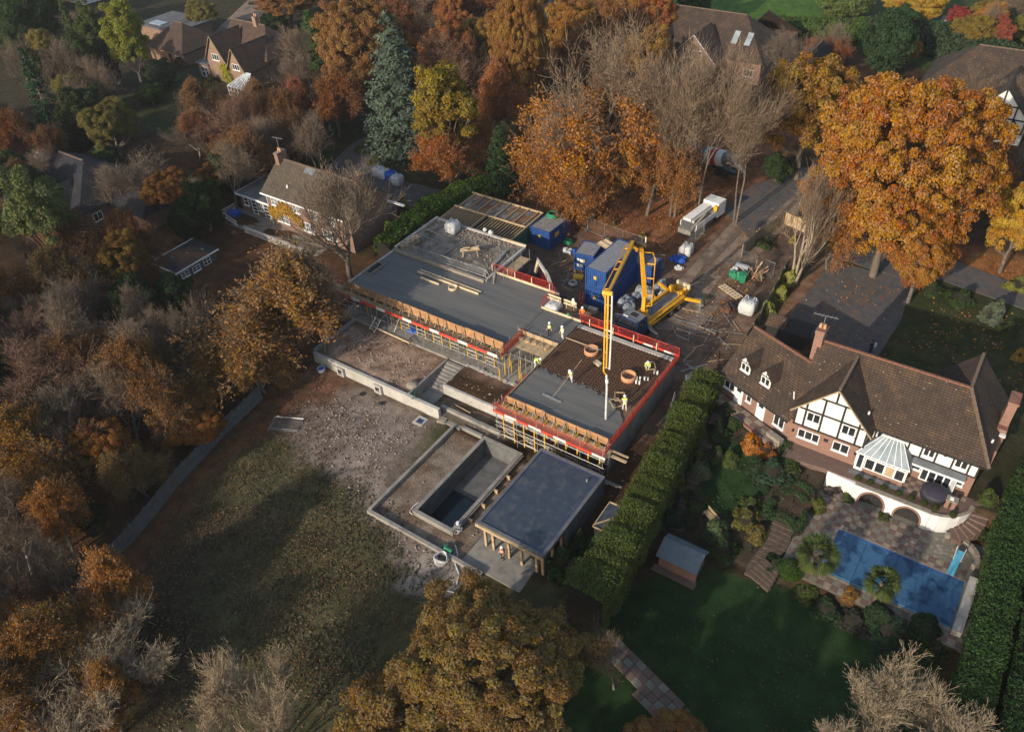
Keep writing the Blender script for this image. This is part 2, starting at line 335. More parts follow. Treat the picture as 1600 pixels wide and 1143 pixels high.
def solo(mb, name, m, label, cat, group=None, smooth=False, loc=None):
    """a thing that is one mesh, its origin at its base"""
    a = np.array(mb.v); c = loc if loc is not None else (a[:,0].mean(), a[:,1].mean(), a[:,2].min())
    me = mb.mesh(name, c, smooth)
    for x in (m if isinstance(m, (list, tuple)) else [m]): me.materials.append(x)
    o = link(name, me); o.location = c
    return set_props(o, label, cat, group)
def struct(mb, name, m, kind='structure', smooth=False):
    o = mb.build(name, m, smooth=smooth); o['kind'] = kind; return o
def part(parent, name, m, *boxes, **kw):
    b = MB()
    for q in boxes: b.box(*q)
    return b.build(name, m, parent, **kw)
def np_mesh(name, verts, quads, m, leaf=None, tris=None):
    """fast mesh from arrays of quads (N,4); leaf: (N,3) colour per face"""
    me = bpy.data.meshes.new(name); nv = len(verts); nq = len(quads)
    me.vertices.add(nv); me.vertices.foreach_set('co', np.asarray(verts, np.float32).ravel())
    me.loops.add(nq*4); me.loops.foreach_set('vertex_index', np.asarray(quads, np.int32).ravel())
    me.polygons.add(nq); me.polygons.foreach_set('loop_start', np.arange(0, nq*4, 4, dtype=np.int32))
    try: me.polygons.foreach_set('loop_total', np.full(nq, 4, dtype=np.int32))
    except Exception: pass
    me.update(calc_edges=True)
    if leaf is not None:
        at = me.attributes.new('leaf', 'FLOAT_COLOR', 'FACE')
        at.data.foreach_set('color', np.hstack([leaf, np.ones((nq,1))]).astype(np.float32).ravel())
    me.materials.append(m); return me

# ---------------------------------------------------------------- ground
def vnoise(X, Y, s, seed=0):
    """smooth value noise on arrays, 0..1"""
    r = np.random.default_rng(seed); g = r.random((257, 257))
    x = (X/s) % 256; y = (Y/s) % 256; i = x.astype(int); j = y.astype(int); fx = x-i; fy = y-j
    fx = fx*fx*(3-2*fx); fy = fy*fy*(3-2*fy)
    return (g[i,j]*(1-fx)+g[i+1,j]*fx)*(1-fy)+(g[i,j+1]*(1-fx)+g[i+1,j+1]*fx)*fy
def fbm(X, Y, s, seed=0):
    return (vnoise(X,Y,s,seed)*.5+vnoise(X,Y,s/2.1,seed+1)*.3+vnoise(X,Y,s/4.3,seed+2)*.2)
def sdist(X, Y, poly):
    """signed distance to a polygon, positive inside"""
    d = np.full(X.shape, 1e9); ins = np.zeros(X.shape, bool); n = len(poly)
    for i in range(n):
        x0,y0 = poly[i]; x1,y1 = poly[(i+1)%n]; dx,dy = x1-x0,y1-y0; L = dx*dx+dy*dy+1e-9
        t = np.clip(((X-x0)*dx+(Y-y0)*dy)/L, 0, 1); d = np.minimum(d, np.hypot(X-x0-t*dx, Y-y0-t*dy))
        c = ((y0>Y)!=(y1>Y)) & (X < (x1-x0)*(Y-y0)/(y1-y0+1e-12)+x0); ins ^= c
    return np.where(ins, d, -d)
def height(X, Y):
    X = np.asarray(X, float); Y = np.asarray(Y, float)
    Z = np.full(X.shape, 1.4)
    left = np.clip((-59.5-X)/16, 0, 1)
    low = np.where(Y < 43.2, np.clip((Y-30)/20, -1, 0)*1.2, 1.4)
    Z = np.where(X < -18.3, np.where((Y < 43.2) & (X > -59.5), low, Z), Z)
    zl = np.clip((Y-30)/20, -1, 0)*1.2*(1-left) + 1.4*np.clip(left + np.clip((Y-43)/8, 0, 1), 0, 1)
    Z = np.where(X <= -59.5, np.where(Y < 55, zl, 1.4), Z)
    Z = np.where((X > -59.3) & (X < -43.3) & (Y > 43.2) & (Y < 50.2), 1.15, Z)
    Z = np.where((X > -45.6) & (X < -43.1) & (Y > 42.5) & (Y < 50), .05, Z)
    Z = np.where((X > -43.1) & (X < -34) & (Y > 43.2) & (Y < 46.2), .25, Z)
    Z = np.where((X > -34.5) & (X < -22.9) & (Y > 43.2) & (Y < 58.5), .25, Z)
    Z = np.where((X > -23.2) & (X < -18.3), np.clip((Y-36)/22, 0, 1)*1.2+.2, Z)
    # excavated pool tank and its surround
    Z = np.where((X > -35.45) & (X < -31.45) & (Y > 32.2) & (Y < 42.7), -2.3, Z)
    # the gardens on the right
    gr = np.clip((Y-43.5)/13, 0, 1)*2.9-1.6
    Z = np.where(X > -18.3, np.where(Y > 57.2, 1.45, gr), Z)
    Z = np.where((X > -6.2) & (X < 8) & (Y > 44.2) & (Y < 57.2), -.66, Z)
    Z = np.where((X > -18.3) & (Y <= 43.8), -1.6, Z)
    rr = np.clip((X-8)/14, 0, 1); Z = np.where(X > 8, Z*(1-rr)+0.2*rr, Z)
    bump = (fbm(X,Y,7,11)-.5)*.28+(fbm(X,Y,1.7,15)-.5)*.12
    flat = ((X > -62) & (X < -22) & (Y > 50)) | ((X > -6.2) & (X < 8) & (Y > 44)) | ((X > -32) & (X < 8) & (Y > 55) & (Y < 100)) | (Y > 60) & (X > -100) & (X < -60)
    return Z + np.where(flat, bump*.15, bump)
def ground_z(x, y): return float(height(np.array([x]), np.array([y]))[0])
def axis(a, b, fa, fb, step, far):
    c = list(np.arange(a, fa, far))+list(np.arange(fa, fb, step))+list(np.arange(fb, b+far, far)); return c
gx = axis(-330, 90, -64, 12, .68, 3); gy = axis(-40, 330, 6, 96, .68, 3)
for e in (-59.5,-59.3,-45.6,-43.1,-34.5,-22.9,-35.45,-31.45,-18.3,-6.2): gx += [e-.02, e+.02]
for e in (43.2,50.2,46.2,32.2,42.7,57.2,44.2,43.8): gy += [e-.02, e+.02]
gx = np.array(sorted(set(gx))); gy = np.array(sorted(set(gy)))
GX, GY = np.meshgrid(gx, gy, indexing='ij'); GZ = height(GX, GY)
# colours that belong to the ground itself: turf, leaf litter, mud, rubble
COL = np.zeros(GX.shape+(3,)); n0 = fbm(GX,GY,5,3)[...,None]
COL[:] = np.array((.035,.022,.013))*(1-n0)+np.array((.075,.04,.02))*n0
def paint(poly, c, feather=1.0, rag=1.5, c2=None, amt=1.0, s=3.0, seed=5):
    d = sdist(GX, GY, poly)+(fbm(GX,GY,2.6,seed)-.5)*2*rag
    w = np.clip(d/feather+.5, 0, 1)[...,None]*amt
    k = np.clip((fbm(GX,GY,s,seed+9)-.3)/.4, 0, 1)[...,None]
    c = np.array(c)*(1-k)+np.array(c2 if c2 is not None else c)*k
    COL[:] = COL*(1-w)+c*w
GRASS = (.022,.04,.012); GRASS2 = (.035,.055,.016); RUST = (.27,.12,.058); RUST2 = (.16,.075,.038)
MUD = (.17,.108,.076); MUD2 = (.105,.068,.05); RUB = (.25,.185,.14); RUB2 = (.15,.105,.078); DRY = (.085,.075,.036); SOIL = (.05,.034,.024)
paint([(-260,40),(-62,84),(-64,135),(-40,160),(60,200),(60,330),(-330,330)], (.034,.036,.017), 6, 5, (.055,.038,.022), seed=19)
paint([(-18.5,57),(-18.5,95),(30,95),(30,57)], (.05,.042,.024), 1, .8, (.035,.036,.016), seed=20)
paint([(-95,40),(-62,44),(-62,62),(-95,62)], (.03,.034,.015), 2, 2, (.06,.035,.02), seed=18)
paint([(-75,-20),(-100,60),(-60,60),(-58,-20)], (.055,.028,.015), 4, 4, (.1,.045,.02), seed=21)
paint([(-55.46,11.04),(-59.29,35.4),(-59.05,43.61),(-41.19,43.05),(-27.04,31.18),(-16.71,32.63),(-15.72,18.42),(-38.33,3.68),(-53.25,5.87)], DRY, 3, 3, (.05,.05,.022), seed=31, s=2.2)
paint([(-59,12),(-59.5,22),(-50,24),(-40,10),(-30,5),(-40,-10),(-62,-10)], (.06,.042,.028), 6, 5, (.035,.032,.014), seed=33)
paint([(-56.35,34.32),(-58.25,42.8),(-41.19,43.05),(-39.19,30.98),(-30.63,30.48),(-27.24,29.16),(-30.71,26.23),(-40.19,30.35),(-50.02,31.82)], (.26,.205,.17), 2.2, 1.6, (.165,.125,.1), seed=36, s=1.6)
paint([(-55.46,11.04),(-59.29,35.4),(-58.65,43.2),(-52.3,42.64),(-54.7,33.67),(-55.4,23.61),(-52.25,12.92),(-51.63,8.26)], (.16,.062,.03), 2.5, 1.5, (.08,.04,.022), .85, seed=38, s=1.4)
paint([(-33.03,28.18),(-31.04,31.02),(-27.2,29.56),(-27.88,26.93),(-31.36,26.18)], (.3,.25,.21), 1.5, 1, (.18,.14,.11), seed=39, s=1)
paint([(-62,49.5),(-62,83),(-33,79),(-31,100),(-24,112),(-19,96),(-19,60),(-22,50),(-34,49)], MUD, 1.2, 1, MUD2, seed=41)
paint([(-59.2,43.2),(-59.2,49.6),(-45.6,49.6),(-45.6,43.2)], (.36,.25,.185), .3, .2, (.19,.125,.09), seed=43, s=1.5)
paint([(-43,43.3),(-43,46),(-34,46),(-34,43.3)], (.15,.12,.095), .3, .2, (.09,.07,.05), seed=44, s=1)
paint([(-39,30.5),(-39,42.6),(-29,42.6),(-29,30.5)], (.13,.085,.055), .2, .1, (.22,.17,.13), seed=45, s=1.6)
paint([(-49,80.5),(-32.5,78.6),(-30.5,100),(-32,125),(-70,125),(-62,83)], RUST, 1.5, 1.2, (.13,.05,.022), seed=47, s=2)
paint([(-32,79),(-30,103),(-34,103),(-37,79)], (.23,.11,.055), 1.5, 1.2, (.14,.065,.034), seed=48, s=2)
paint([(-18.39,73.93),(-17.62,90.42),(-15.85,89.77),(-16.09,74.61)], (.22,.14,.09), .8, .6, RUST2, seed=51, s=1)
paint([(-18.45,71.19),(-16.69,76.32),(-13.12,76.37),(-11.66,70.77),(-14.59,68.4)], (.11,.05,.03), .8, .6, (.06,.035,.024), seed=52, s=1)
paint([(-7.03,72.95),(-7.32,88.4),(-3.08,91.33),(6.93,90.31),(10.36,72.42),(7.93,67.02),(4.76,73.18),(-1.92,71.34)], (.032,.044,.014), .8, .6, (.05,.042,.018), seed=53, s=1.2)
paint([(-7.58,98.77),(2.85,100.6),(9.82,97.69),(7.26,92.59),(-4.83,96.31)], (.3,.13,.04), .8, .6, (.19,.07,.025), seed=54, s=1)
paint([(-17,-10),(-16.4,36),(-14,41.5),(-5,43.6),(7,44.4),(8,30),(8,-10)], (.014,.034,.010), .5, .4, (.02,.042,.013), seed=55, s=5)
paint([(-18.2,43),(-18.2,57.5),(-5.6,57.3),(-5.6,43.4)], SOIL, .4, .3, (.035,.03,.018), seed=56)
paint([(-16.65,53.88),(-13.48,54.85),(-10.71,50.94),(-10.8,47.4),(-14.81,46.17),(-16.32,50.2)], (.014,.034,.010), .4, .3, (.02,.042,.013), seed=57)
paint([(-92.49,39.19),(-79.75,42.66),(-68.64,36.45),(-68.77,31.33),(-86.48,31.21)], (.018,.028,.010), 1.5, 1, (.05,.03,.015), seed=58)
paint([(-93.62,74.75),(-101.93,92.82),(-93.49,95.78),(-80.66,88.69),(-76.8,80.91),(-81.57,74.78)], (.03,.048,.014), 1, .6, (.045,.055,.02), seed=59)
paint([(-133.76,71.3),(-150.35,91.96),(-138.39,94.22),(-119.73,78.79),(-123.44,70.95)], (.035,.045,.016), 1.5, 1, (.05,.05,.02), seed=60)
paint([(-80,155),(-64,160),(-48,164),(-35,175),(-30,215),(-85,215)], (.075,.14,.02), 1.5, 1, (.05,.1,.018), seed=61)
paint([(-45,165),(-25,160),(5,135),(0,200),(-40,210)], (.05,.07,.02), 1.5, 1, (.03,.045,.016), seed=62)
paint([(-115,75),(-100,95),(-85,88),(-70,84),(-69,77),(-95,74)], (.03,.04,.014), 2, 1.5, (.06,.035,.018), .7, seed=63)
nxg, nyg = GX.shape
idx = np.arange(nxg*nyg).reshape(nxg, nyg)
gq = np.stack([idx[:-1,:-1], idx[1:,:-1], idx[1:,1:], idx[:-1,1:]], -1).reshape(-1, 4)
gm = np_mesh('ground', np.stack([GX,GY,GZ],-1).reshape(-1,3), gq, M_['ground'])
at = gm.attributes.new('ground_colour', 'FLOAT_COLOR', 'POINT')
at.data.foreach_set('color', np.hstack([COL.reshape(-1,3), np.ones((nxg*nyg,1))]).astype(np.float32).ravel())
gm.polygons.foreach_set('use_smooth', np.ones(len(gq), bool))
go = link('ground', gm); go['kind'] = 'structure'

def sheet(name, poly, m, lift=.03, z=1.4, th=.12):
    b = MB(); b.prism(poly, z-th, z+lift); return struct(b, name, m)
sheet('site_road', [(-29.91,65.44),(-30.45,75.63),(-30.44,83.01),(-30.27,95.09),(-28.3,110.75),(-23.96,113.14),(-22.79,104.38),(-24.05,94.39),(-24.6,83.04),(-24.28,73.54),(-24.68,67.47)], M_['track'], .035)
for k_ in (0,1):  # dark strips for tyre mud, tree-shadow streaks put into the colour
    sheet('tyre_shadow_streak', [(-29.08,74.12),(-29.3,81.97),(-28.77,92.46),(-27.79,105.85),(-27.2,105.74),(-28.08,92.28),(-28.59,81.89),(-28.39,74.22)] if k_ == 0 else [(-26.35,73.78),(-26.46,81.96),(-25.97,92.18),(-25.32,104),(-24.75,103.9),(-25.3,92.01),(-25.76,81.88),(-25.68,73.88)], M_['mud_streak'], .042)
sheet('asphalt_turning_area', [(-32.9,94.4),(-31.59,103.08),(-27.9,109.59),(-25.85,103.71),(-26.98,89.05)], M_['asphalt'], .055)
sheet('driveway', [(-16.98,74.08),(-16.37,88.97),(-7.17,89.25),(-6.33,81.09),(-6.75,73.6),(-11.72,71.99),(-14.8,73.37)], M_['asphalt'], .1)
sheet('lane', [(-17.48,89.99),(-12.05,95.34),(-4.83,96.31),(3.82,94.18),(11.64,91.75),(11.01,86.23),(4.5,89.7),(-4.43,91.15),(-7.48,89.06)], M_['asphalt'], .13)
sheet('neighbour_drive', [(-89.86,76.82),(-92.39,84.7),(-92.26,90.3),(-87.98,94.31),(-85.08,91.65),(-87.22,86.97),(-83.13,80.53),(-75.47,79.32),(-68.62,79.78),(-68.73,73.34),(-69.58,68.44),(-76.87,75.16),(-81.57,74.78)], M_['asphalt'], .03)
sheet('estate_road', [(-157.59,108.67),(-172.09,133.5),(-181.97,153.82),(-173.7,157.46),(-166.49,136.09),(-149.24,112.76)], M_['track'], .03)

# ---------------------------------------------------------------- loose material lying on the ground
def scatter(poly, n, seed, dens=None):
    r = np.random.default_rng(seed); a = np.array(poly); lo, hi = a.min(0), a.max(0)
    p = lo+r.random((n*3, 2))*(hi-lo); d = sdist(p[:,0], p[:,1], poly); p = p[d > 0][:n]
    if dens is not None:
        k = fbm(p[:,0], p[:,1], dens, seed+3); e = sdist(p[:,0], p[:,1], poly); p = p[r.random(len(p)) < np.clip((k-.3)/.4, .12, 1)*np.clip(e/5, .05, 1)]
    return p
def leaf_litter(name, polys, size, seed, cols, lift=.03):
    r = np.random.default_rng(seed); P = np.vstack([scatter(p, n, seed+i, 3.0) for i, (p, n) in enumerate(polys)])
    n = len(P); z = height(P[:,0], P[:,1])+lift+r.random(n)*.04
    a = r.random(n)*6.28; s = size*(.6+.8*r.random(n)); t = (r.random((n,2))-.5)*1.2
    u = np.stack([np.cos(a), np.sin(a), t[:,0]], 1)*s[:,None]*.5; v = np.stack([-np.sin(a), np.cos(a), t[:,1]], 1)*s[:,None]*.4
    c = np.stack([P[:,0], P[:,1], z], 1); V = np.stack([c-u-v, c+u-v, c+u+v, c-u+v], 1).reshape(-1,3)
    me = np_mesh(name, V, np.arange(n*4).reshape(-1,4), M_['leafcol'], r.random((n,3)))
    o = link(name, me); o.color = (*cols, 1); o['kind'] = 'stuff'; return o
LOWER = [(-55.05,10.77),(-58.75,34.91),(-58.25,42.8),(-40.9,42.68),(-39.19,30.98),(-27.2,29.56),(-18.67,19.5),(-40.58,5.28)]
leaf_litter('fallen_leaves', [(LOWER, 20000), ([(-58.5,12),(-59,40),(-52,42),(-50,20)], 5000), ([(-62,40),(-58,6),(-85,6),(-90,40)], 14000), ([(-59,43.4),(-59,49.6),(-46,49.6),(-46,43.4)], 1500)], .12, 71, (.16,.095,.05))
leaf_litter('fallen_leaves', [([(-49,81),(-32.8,79),(-31,101),(-33,120),(-62,115),(-60,83)], 18000), ([(-17.75,70.3),(-17.48,89.99),(-6.7,88.76),(-6.59,73.7),(-12.18,71.33)], 1100), ([(-6.47,73.28),(-6.7,88.76),(4.62,88.94),(9.62,74.02),(4.59,74.17)], 1200), ([(-31,68),(-29,98),(-23,98),(-20,68)], 4500), ([(-7.41,98.01),(2.92,100.15),(6.58,92.9),(-4.83,96.31)], 2500)], .15, 72, (.36,.16,.055), .05)
leaf_litter('lawn_leaves', [([(-15,28),(-14,41),(6,43.5),(6,28)], 1300)], .1, 73, (.12,.085,.045))
def tufts(name, poly, n, seed, col, h=.22):
    r = np.random.default_rng(seed); P = scatter(poly, n, seed, 2.2); n = len(P); z = height(P[:,0], P[:,1])
    a = r.random(n)*6.28; s = .04+.08*r.random(n); hh = h*(.5+r.random(n))
    c = np.stack([P[:,0], P[:,1], z-.02], 1); u = np.stack([np.cos(a), np.sin(a), 0*a], 1)*s[:,None]; k = np.stack([(r.random(n)-.5)*.3, (r.random(n)-.5)*.3, hh], 1)
    V = np.stack([c-u, c+u, c+u*1.2+k, c-u*1.2+k], 1).reshape(-1,3)
    o = link(name, np_mesh(name, V, np.arange(n*4).reshape(-1,4), M_['needlecol'], r.random((n,3)))); o.color = (*col, 1); o['kind'] = 'stuff'
tufts('rough_grass', [(-52.08,7.97),(-57.94,32.24),(-42.4,35.53),(-28.11,28.98),(-23.29,16.51),(-42.59,3.98)], 27000, 81, (.085,.078,.04), .09)
tufts('dead_grass', [(-52.72,10.76),(-55.22,30.68),(-41.75,31.18),(-31.77,26.67),(-26.39,14.49),(-40.58,5.28)], 18000, 82, (.15,.11,.07), .07)
def stones(name, polys, seed, m, lo=.035, hi=.17):
    r = np.random.default_rng(seed); P = np.vstack([scatter(p, n, seed+i, 2.0) for i, (p, n) in enumerate(polys)]); n = len(P)
    base = np.array([(1,0,0),(-1,0,0),(0,1,0),(0,-1,0),(0,0,.8),(0,0,-.8)]); f = np.array([(0,2,4),(2,1,4),(1,3,4),(3,0,4),(2,0,5),(1,2,5),(3,1,5),(0,3,5)])
    s = lo+(hi-lo)*r.random(n)**3; V = base[None]*(s[:,None,None])*(.5+.8*r.random((n,6,1)))
    a = r.random(n)*6.28; ca, sa = np.cos(a)[:,None], np.sin(a)[:,None]
    V = np.stack([V[...,0]*ca-V[...,1]*sa, V[...,0]*sa+V[...,1]*ca, V[...,2]], -1)
    V += np.stack([P[:,0], P[:,1], height(P[:,0],P[:,1])+s*.25], 1)[:,None]
    me = bpy.data.meshes.new(name); me.from_pydata(V.reshape(-1,3).tolist(), [], (f[None]+6*np.arange(n)[:,None,None]).reshape(-1,3).tolist()); me.materials.append(m)
    o = link(name, me); o['kind'] = 'stuff'
stones('rubble_stones', [([(-59,43.5),(-59,49.6),(-45.8,49.6),(-45.8,43.5)], 4200), ([(-43,43.4),(-43,45.9),(-34.5,45.9),(-34.5,43.4)], 500), ([(-31,30.8),(-31,42.4),(-29,42.4),(-29,30.8)], 500), ([(-39,31),(-39,42),(-36,42),(-36,31)], 500), ([(-55.63,33.65),(-57.45,42),(-40.9,42.68),(-39.7,31.55),(-28.5,29.5),(-31.11,26.71),(-41.22,30.6)], 6500), ([(-42.6,46.4),(-42.6,49.4),(-35,49.4),(-35,46.4)], 900)], 91, M_['flint'])
stones('site_debris', [([(-46,66),(-46,79),(-33,77),(-33,66)], 500), ([(-28,58),(-27,72),(-20,74),(-20,60)], 700), ([(-22.5,40),(-22.5,58),(-20.5,58),(-20.5,40)], 350), ([(-60.5,60.5),(-60.5,68),(-48.5,68),(-48.5,61.5)], 1)], 92, M_['timber_grey'], .05, .2)

# ---------------------------------------------------------------- plant builders
def unit(v): return v/(np.linalg.norm(v, axis=-1, keepdims=True)+1e-9)
def skeleton(seed, H, maxlev=4, spread=.75, up=.12, r0=.3, first=.25, nseg=5, ratio=.62, wob=.12, kids=2, stems=1, lean=.15, cut=.0):
    """branching skeleton: arrays of segments (start, end, radius, radius, level)"""
    r = np.random.default_rng(seed); S = []
    def grow(p, d, L, rad, lev):
        n = nseg if lev < 3 else 3
        for i in range(n):
            d = unit(d + r.normal(0, wob, 3) + np.array((0,0,up*(1 if lev else .6))))
            q = p + d*L/n; a = rad*(1-.62*i/n); b = rad*(1-.62*(i+1)/n); S.append((*p, *q, a, b, lev)); p = q
            f = (i+1)/n
            if lev < maxlev and f >= (first if lev == 0 else .3):
                for k in range(kids if i < n-1 else kids+1):
                    if r.random() < cut: continue
                    ax = unit(np.cross(d, r.normal(0,1,3))); an = spread*(.6+.6*r.random()) if i < n-1 or k else .3*r.random()
                    nd_ = unit(d*math.cos(an)+ax*math.sin(an))
                    grow(p, nd_, L*ratio*(.7+.5*r.random())*(1.0 if lev else 1.15-.5*f), b*.68, lev+1)
    for k in range(stems):
        a = 6.28*k/stems+r.random(); ln = lean if stems > 1 else .04
        grow(np.array((math.cos(a)*.25*(stems>1), math.sin(a)*.25*(stems>1), 0.)), unit(np.array((math.cos(a)*ln, math.sin(a)*ln, 1.))), H*(.62 if stems == 1 else .6), r0*(1 if stems == 1 else .75), 0)
    return np.array(S)
def fit(S, R, H):
    """scale a skeleton to crown radius R and height H"""
    pts = S[:,3:6]; rr = np.percentile(np.hypot(pts[:,0], pts[:,1]), 96); zz = np.percentile(pts[:,2], 99.5)
    S = S.copy(); k = np.array((R/rr, R/rr, H/zz)); S[:,0:3] *= k; S[:,3:6] *= k; return S
def tubes(name, S, m, n=3, minr=.012, ribbon=None):
    if ribbon is not None and ribbon.any():                         # the finest twigs are single blades
        R_ = S[ribbon]; S = S[~ribbon]; d = unit(R_[:,3:6]-R_[:,0:3]); s_ = unit(np.cross(d, np.random.default_rng(3).normal(0,1,d.shape)))*np.maximum(R_[:,6:7]*1.2, minr*1.15); rv = np.stack([R_[:,0:3]-s_, R_[:,0:3]+s_, R_[:,3:6]+s_*.6, R_[:,3:6]-s_*.6], 1).reshape(-1,3)
    else: rv = np.zeros((0,3))
    p, q = S[:,0:3], S[:,3:6]; d = unit(q-p); u = np.where(np.abs(d[:,2:3]) < .9, np.array([[0,0,1.]]), np.array([[1.,0,0]]))
    a = unit(np.cross(d, u)); b = np.cross(d, a); an = np.arange(n)*2*math.pi/n
    ring = a[:,None]*np.cos(an)[None,:,None]+b[:,None]*np.sin(an)[None,:,None]
    r1 = np.maximum(S[:,6], minr)[:,None,None]; r2 = np.maximum(S[:,7], minr)[:,None,None]
    V = np.concatenate([p[:,None]+ring*r1, q[:,None]+ring*r2], 1).reshape(-1,3)
    j = np.arange(n); f = np.stack([j, (j+1)%n, n+(j+1)%n, n+j], 1)
    F = (f[None]+(2*n*np.arange(len(S)))[:,None,None]).reshape(-1,4)
    F = np.vstack([F, len(V)+np.arange(len(rv)).reshape(-1,4)]); V = np.vstack([V, rv])
    return np_mesh(name, V, F, m)
def leaf_quads(C_, N_, size, r, flat=.5, asp=.75):
    """one small quad per centre, roughly facing N_"""
    n = len(C_); nn = unit(N_+r.normal(0, flat, (n,3))); t = unit(np.cross(nn, r.normal(0,1,(n,3)))); b = np.cross(nn, t)
    s = (size*(.6+.8*r.random(n)))[:,None]*.5
    return np.stack([C_-t*s-b*s*asp, C_+t*s-b*s*asp*.7, C_+t*s*1.1+b*s*asp, C_-t*s*.8+b*s*asp], 1).reshape(-1,3)
def leaf_mesh(name, C_, N_, size, r, clump=None, m=None, flat=.5, dark=None, asp=.75):
    V = leaf_quads(C_, N_, size, r, flat, asp); n = len(C_); L = r.random((n,3))
    if clump is not None: L[:,1] = L[:,1]*.35+clump*.65; L[:,0] = L[:,0]*.7+.3*clump
    return np_mesh(name, V, np.arange(n*4).reshape(-1,4), m or M_['leafcol'], L)
def blob_crown(seed, R, k, nb, per, size, br=.2, shell=.5, low=-.55, lump=.22, flatz=.75):
    """leaf clumps spread through an uneven crown; returns centres, normals, clump value"""
    r = np.random.default_rng(seed); D = unit(r.normal(0,1,(nb*4,3))); D = D[D[:,2] > low][:nb]; nb = len(D)
    ph = r.random(6)*6.28
    lm = 1+lump*(np.sin(D[:,0]*3+ph[0])*np.sin(D[:,1]*3.3+ph[1])+.6*np.sin(D[:,2]*4+ph[2])*np.sin(D[:,0]*5+ph[3]))
    rho = (shell+(1-shell)*r.random(nb)**.5)*lm
    B = D*rho[:,None]*np.array((R,R,k)); rb = R*br*(.55+.75*r.random(nb)); cv = r.random(nb)
    # leaves on and just inside each clump
    pc = (per*(rb/(R*br))**2).astype(int)+8; ii = np.repeat(np.arange(nb), pc); n = len(ii)
    d = unit(r.normal(0,1,(n,3))); d[:,2] = np.abs(d[:,2])*np.where(r.random(n) < .78, 1, -1)
    rad = rb[ii]*(.45+.6*r.random(n)**.6); C_ = B[ii]+d*rad[:,None]*np.array((1,1,flatz))
    return C_, unit(d+np.array((0,0,.35))+.3*D[ii]), cv[ii], B
def limbs_to(seed, B, zc, trunk_r, H0, n=26):
    """trunk and limbs that reach for the clumps of a crown; B relative to the crown centre at height zc"""
    r = np.random.default_rng(seed); S = []; top = np.array((0,0,zc+.2*np.ptp(B[:,2])))
    k = 7; pr = np.array((0,0,-.3))
    tp = [pr]
    for i in range(1, k+1):
        q = np.array((r.normal(0,.1), r.normal(0,.1), top[2]*i/k)); S.append((*pr, *q, trunk_r*(1-.75*(i-1)/k), trunk_r*(1-.75*i/k), 0)); pr = q; tp.append(q)
    for b in B[r.permutation(len(B))[:n]]:
        e = b+np.array((0,0,zc)); i = int(np.clip((e[2]/top[2]-.35)*k, 2, k-1)); s = tp[i]; mid = s*.5+e*.5+np.array((0,0,-.06*np.linalg.norm(e-s)))+r.normal(0,.15,3)
        rr = trunk_r*.36*(1-.5*i/k); S.append((*s, *mid, rr, rr*.6, 1)); S.append((*mid, *e, rr*.6, rr*.2, 1))
        for _ in range(3):
            e2 = e+r.normal(0, .5, 3); S.append((*(mid*.4+e*.6), *e2, rr*.3, .02, 2))
    return np.array(S)
PROTO = {}
def proto_oak(key, seed, R=6., H=13., c=2.2, nb=330, per=300, size=.165, bark='bark', br=.155, shell=.5, low=-.5, lump=.25):
    k = (H-c)/2; zc = c+k; C_, N_, cv, B = blob_crown(seed, R*.86, k*.88, nb, per, size, br, shell, low, lump)
    r = np.random.default_rng(seed+1); C_ = C_+np.array((0,0,zc))
    PROTO[key] = dict(R=R, H=H, parts=[('trunk', tubes('trunk', limbs_to(seed+2, B, zc, .42, H), M_[bark], 6)), ('crown', leaf_mesh('crown', C_, N_, size, r, cv))])
def proto_bare(key, seed, R=5., H=13., twig='twig', bark='bark', leaves=0, leafband=(0,1), size=.22, stems=1, minr=.014, **kw):
    S = fit(skeleton(seed, H, stems=stems, **kw), R, H); lv = S[:,8]; parts = []
    parts.append(('trunk', tubes('trunk', S[lv <= 1], M_[bark], 6, .03)))
    parts.append(('branches', tubes('branches', S[lv >= 2], M_[twig], 3, minr, ribbon=S[lv >= 2][:,8] >= 4)))
    if leaves:
        r = np.random.default_rng(seed+5); T = S[lv >= 3]; e = T[:,3:6]; f = e[:,2]/H
        w = ((f >= leafband[0]) & (f <= leafband[1])); band = np.clip((leafband[1]-f)/.35, 0, 1)
        nz = np.array([mnoise.noise(Vector(x*.45)) for x in e])*.5+.5; w = w & (r.random(len(e)) < np.clip(band*.9+.1, 0, 1)*np.clip(nz*2.2-.5, .05, 1)); e = e[w]
        ii = np.repeat(np.arange(len(e)), leaves); C_ = e[ii]+r.normal(0,.22,(len(ii),3))*np.array((1,1,.7))
        parts.append(('crown', leaf_mesh('crown', C_, np.tile(np.array([[0,-.2,1.]]),(len(ii),1)), size, r, nz[w][ii], flat=.8)))
    PROTO[key] = dict(R=R, H=H, parts=parts)
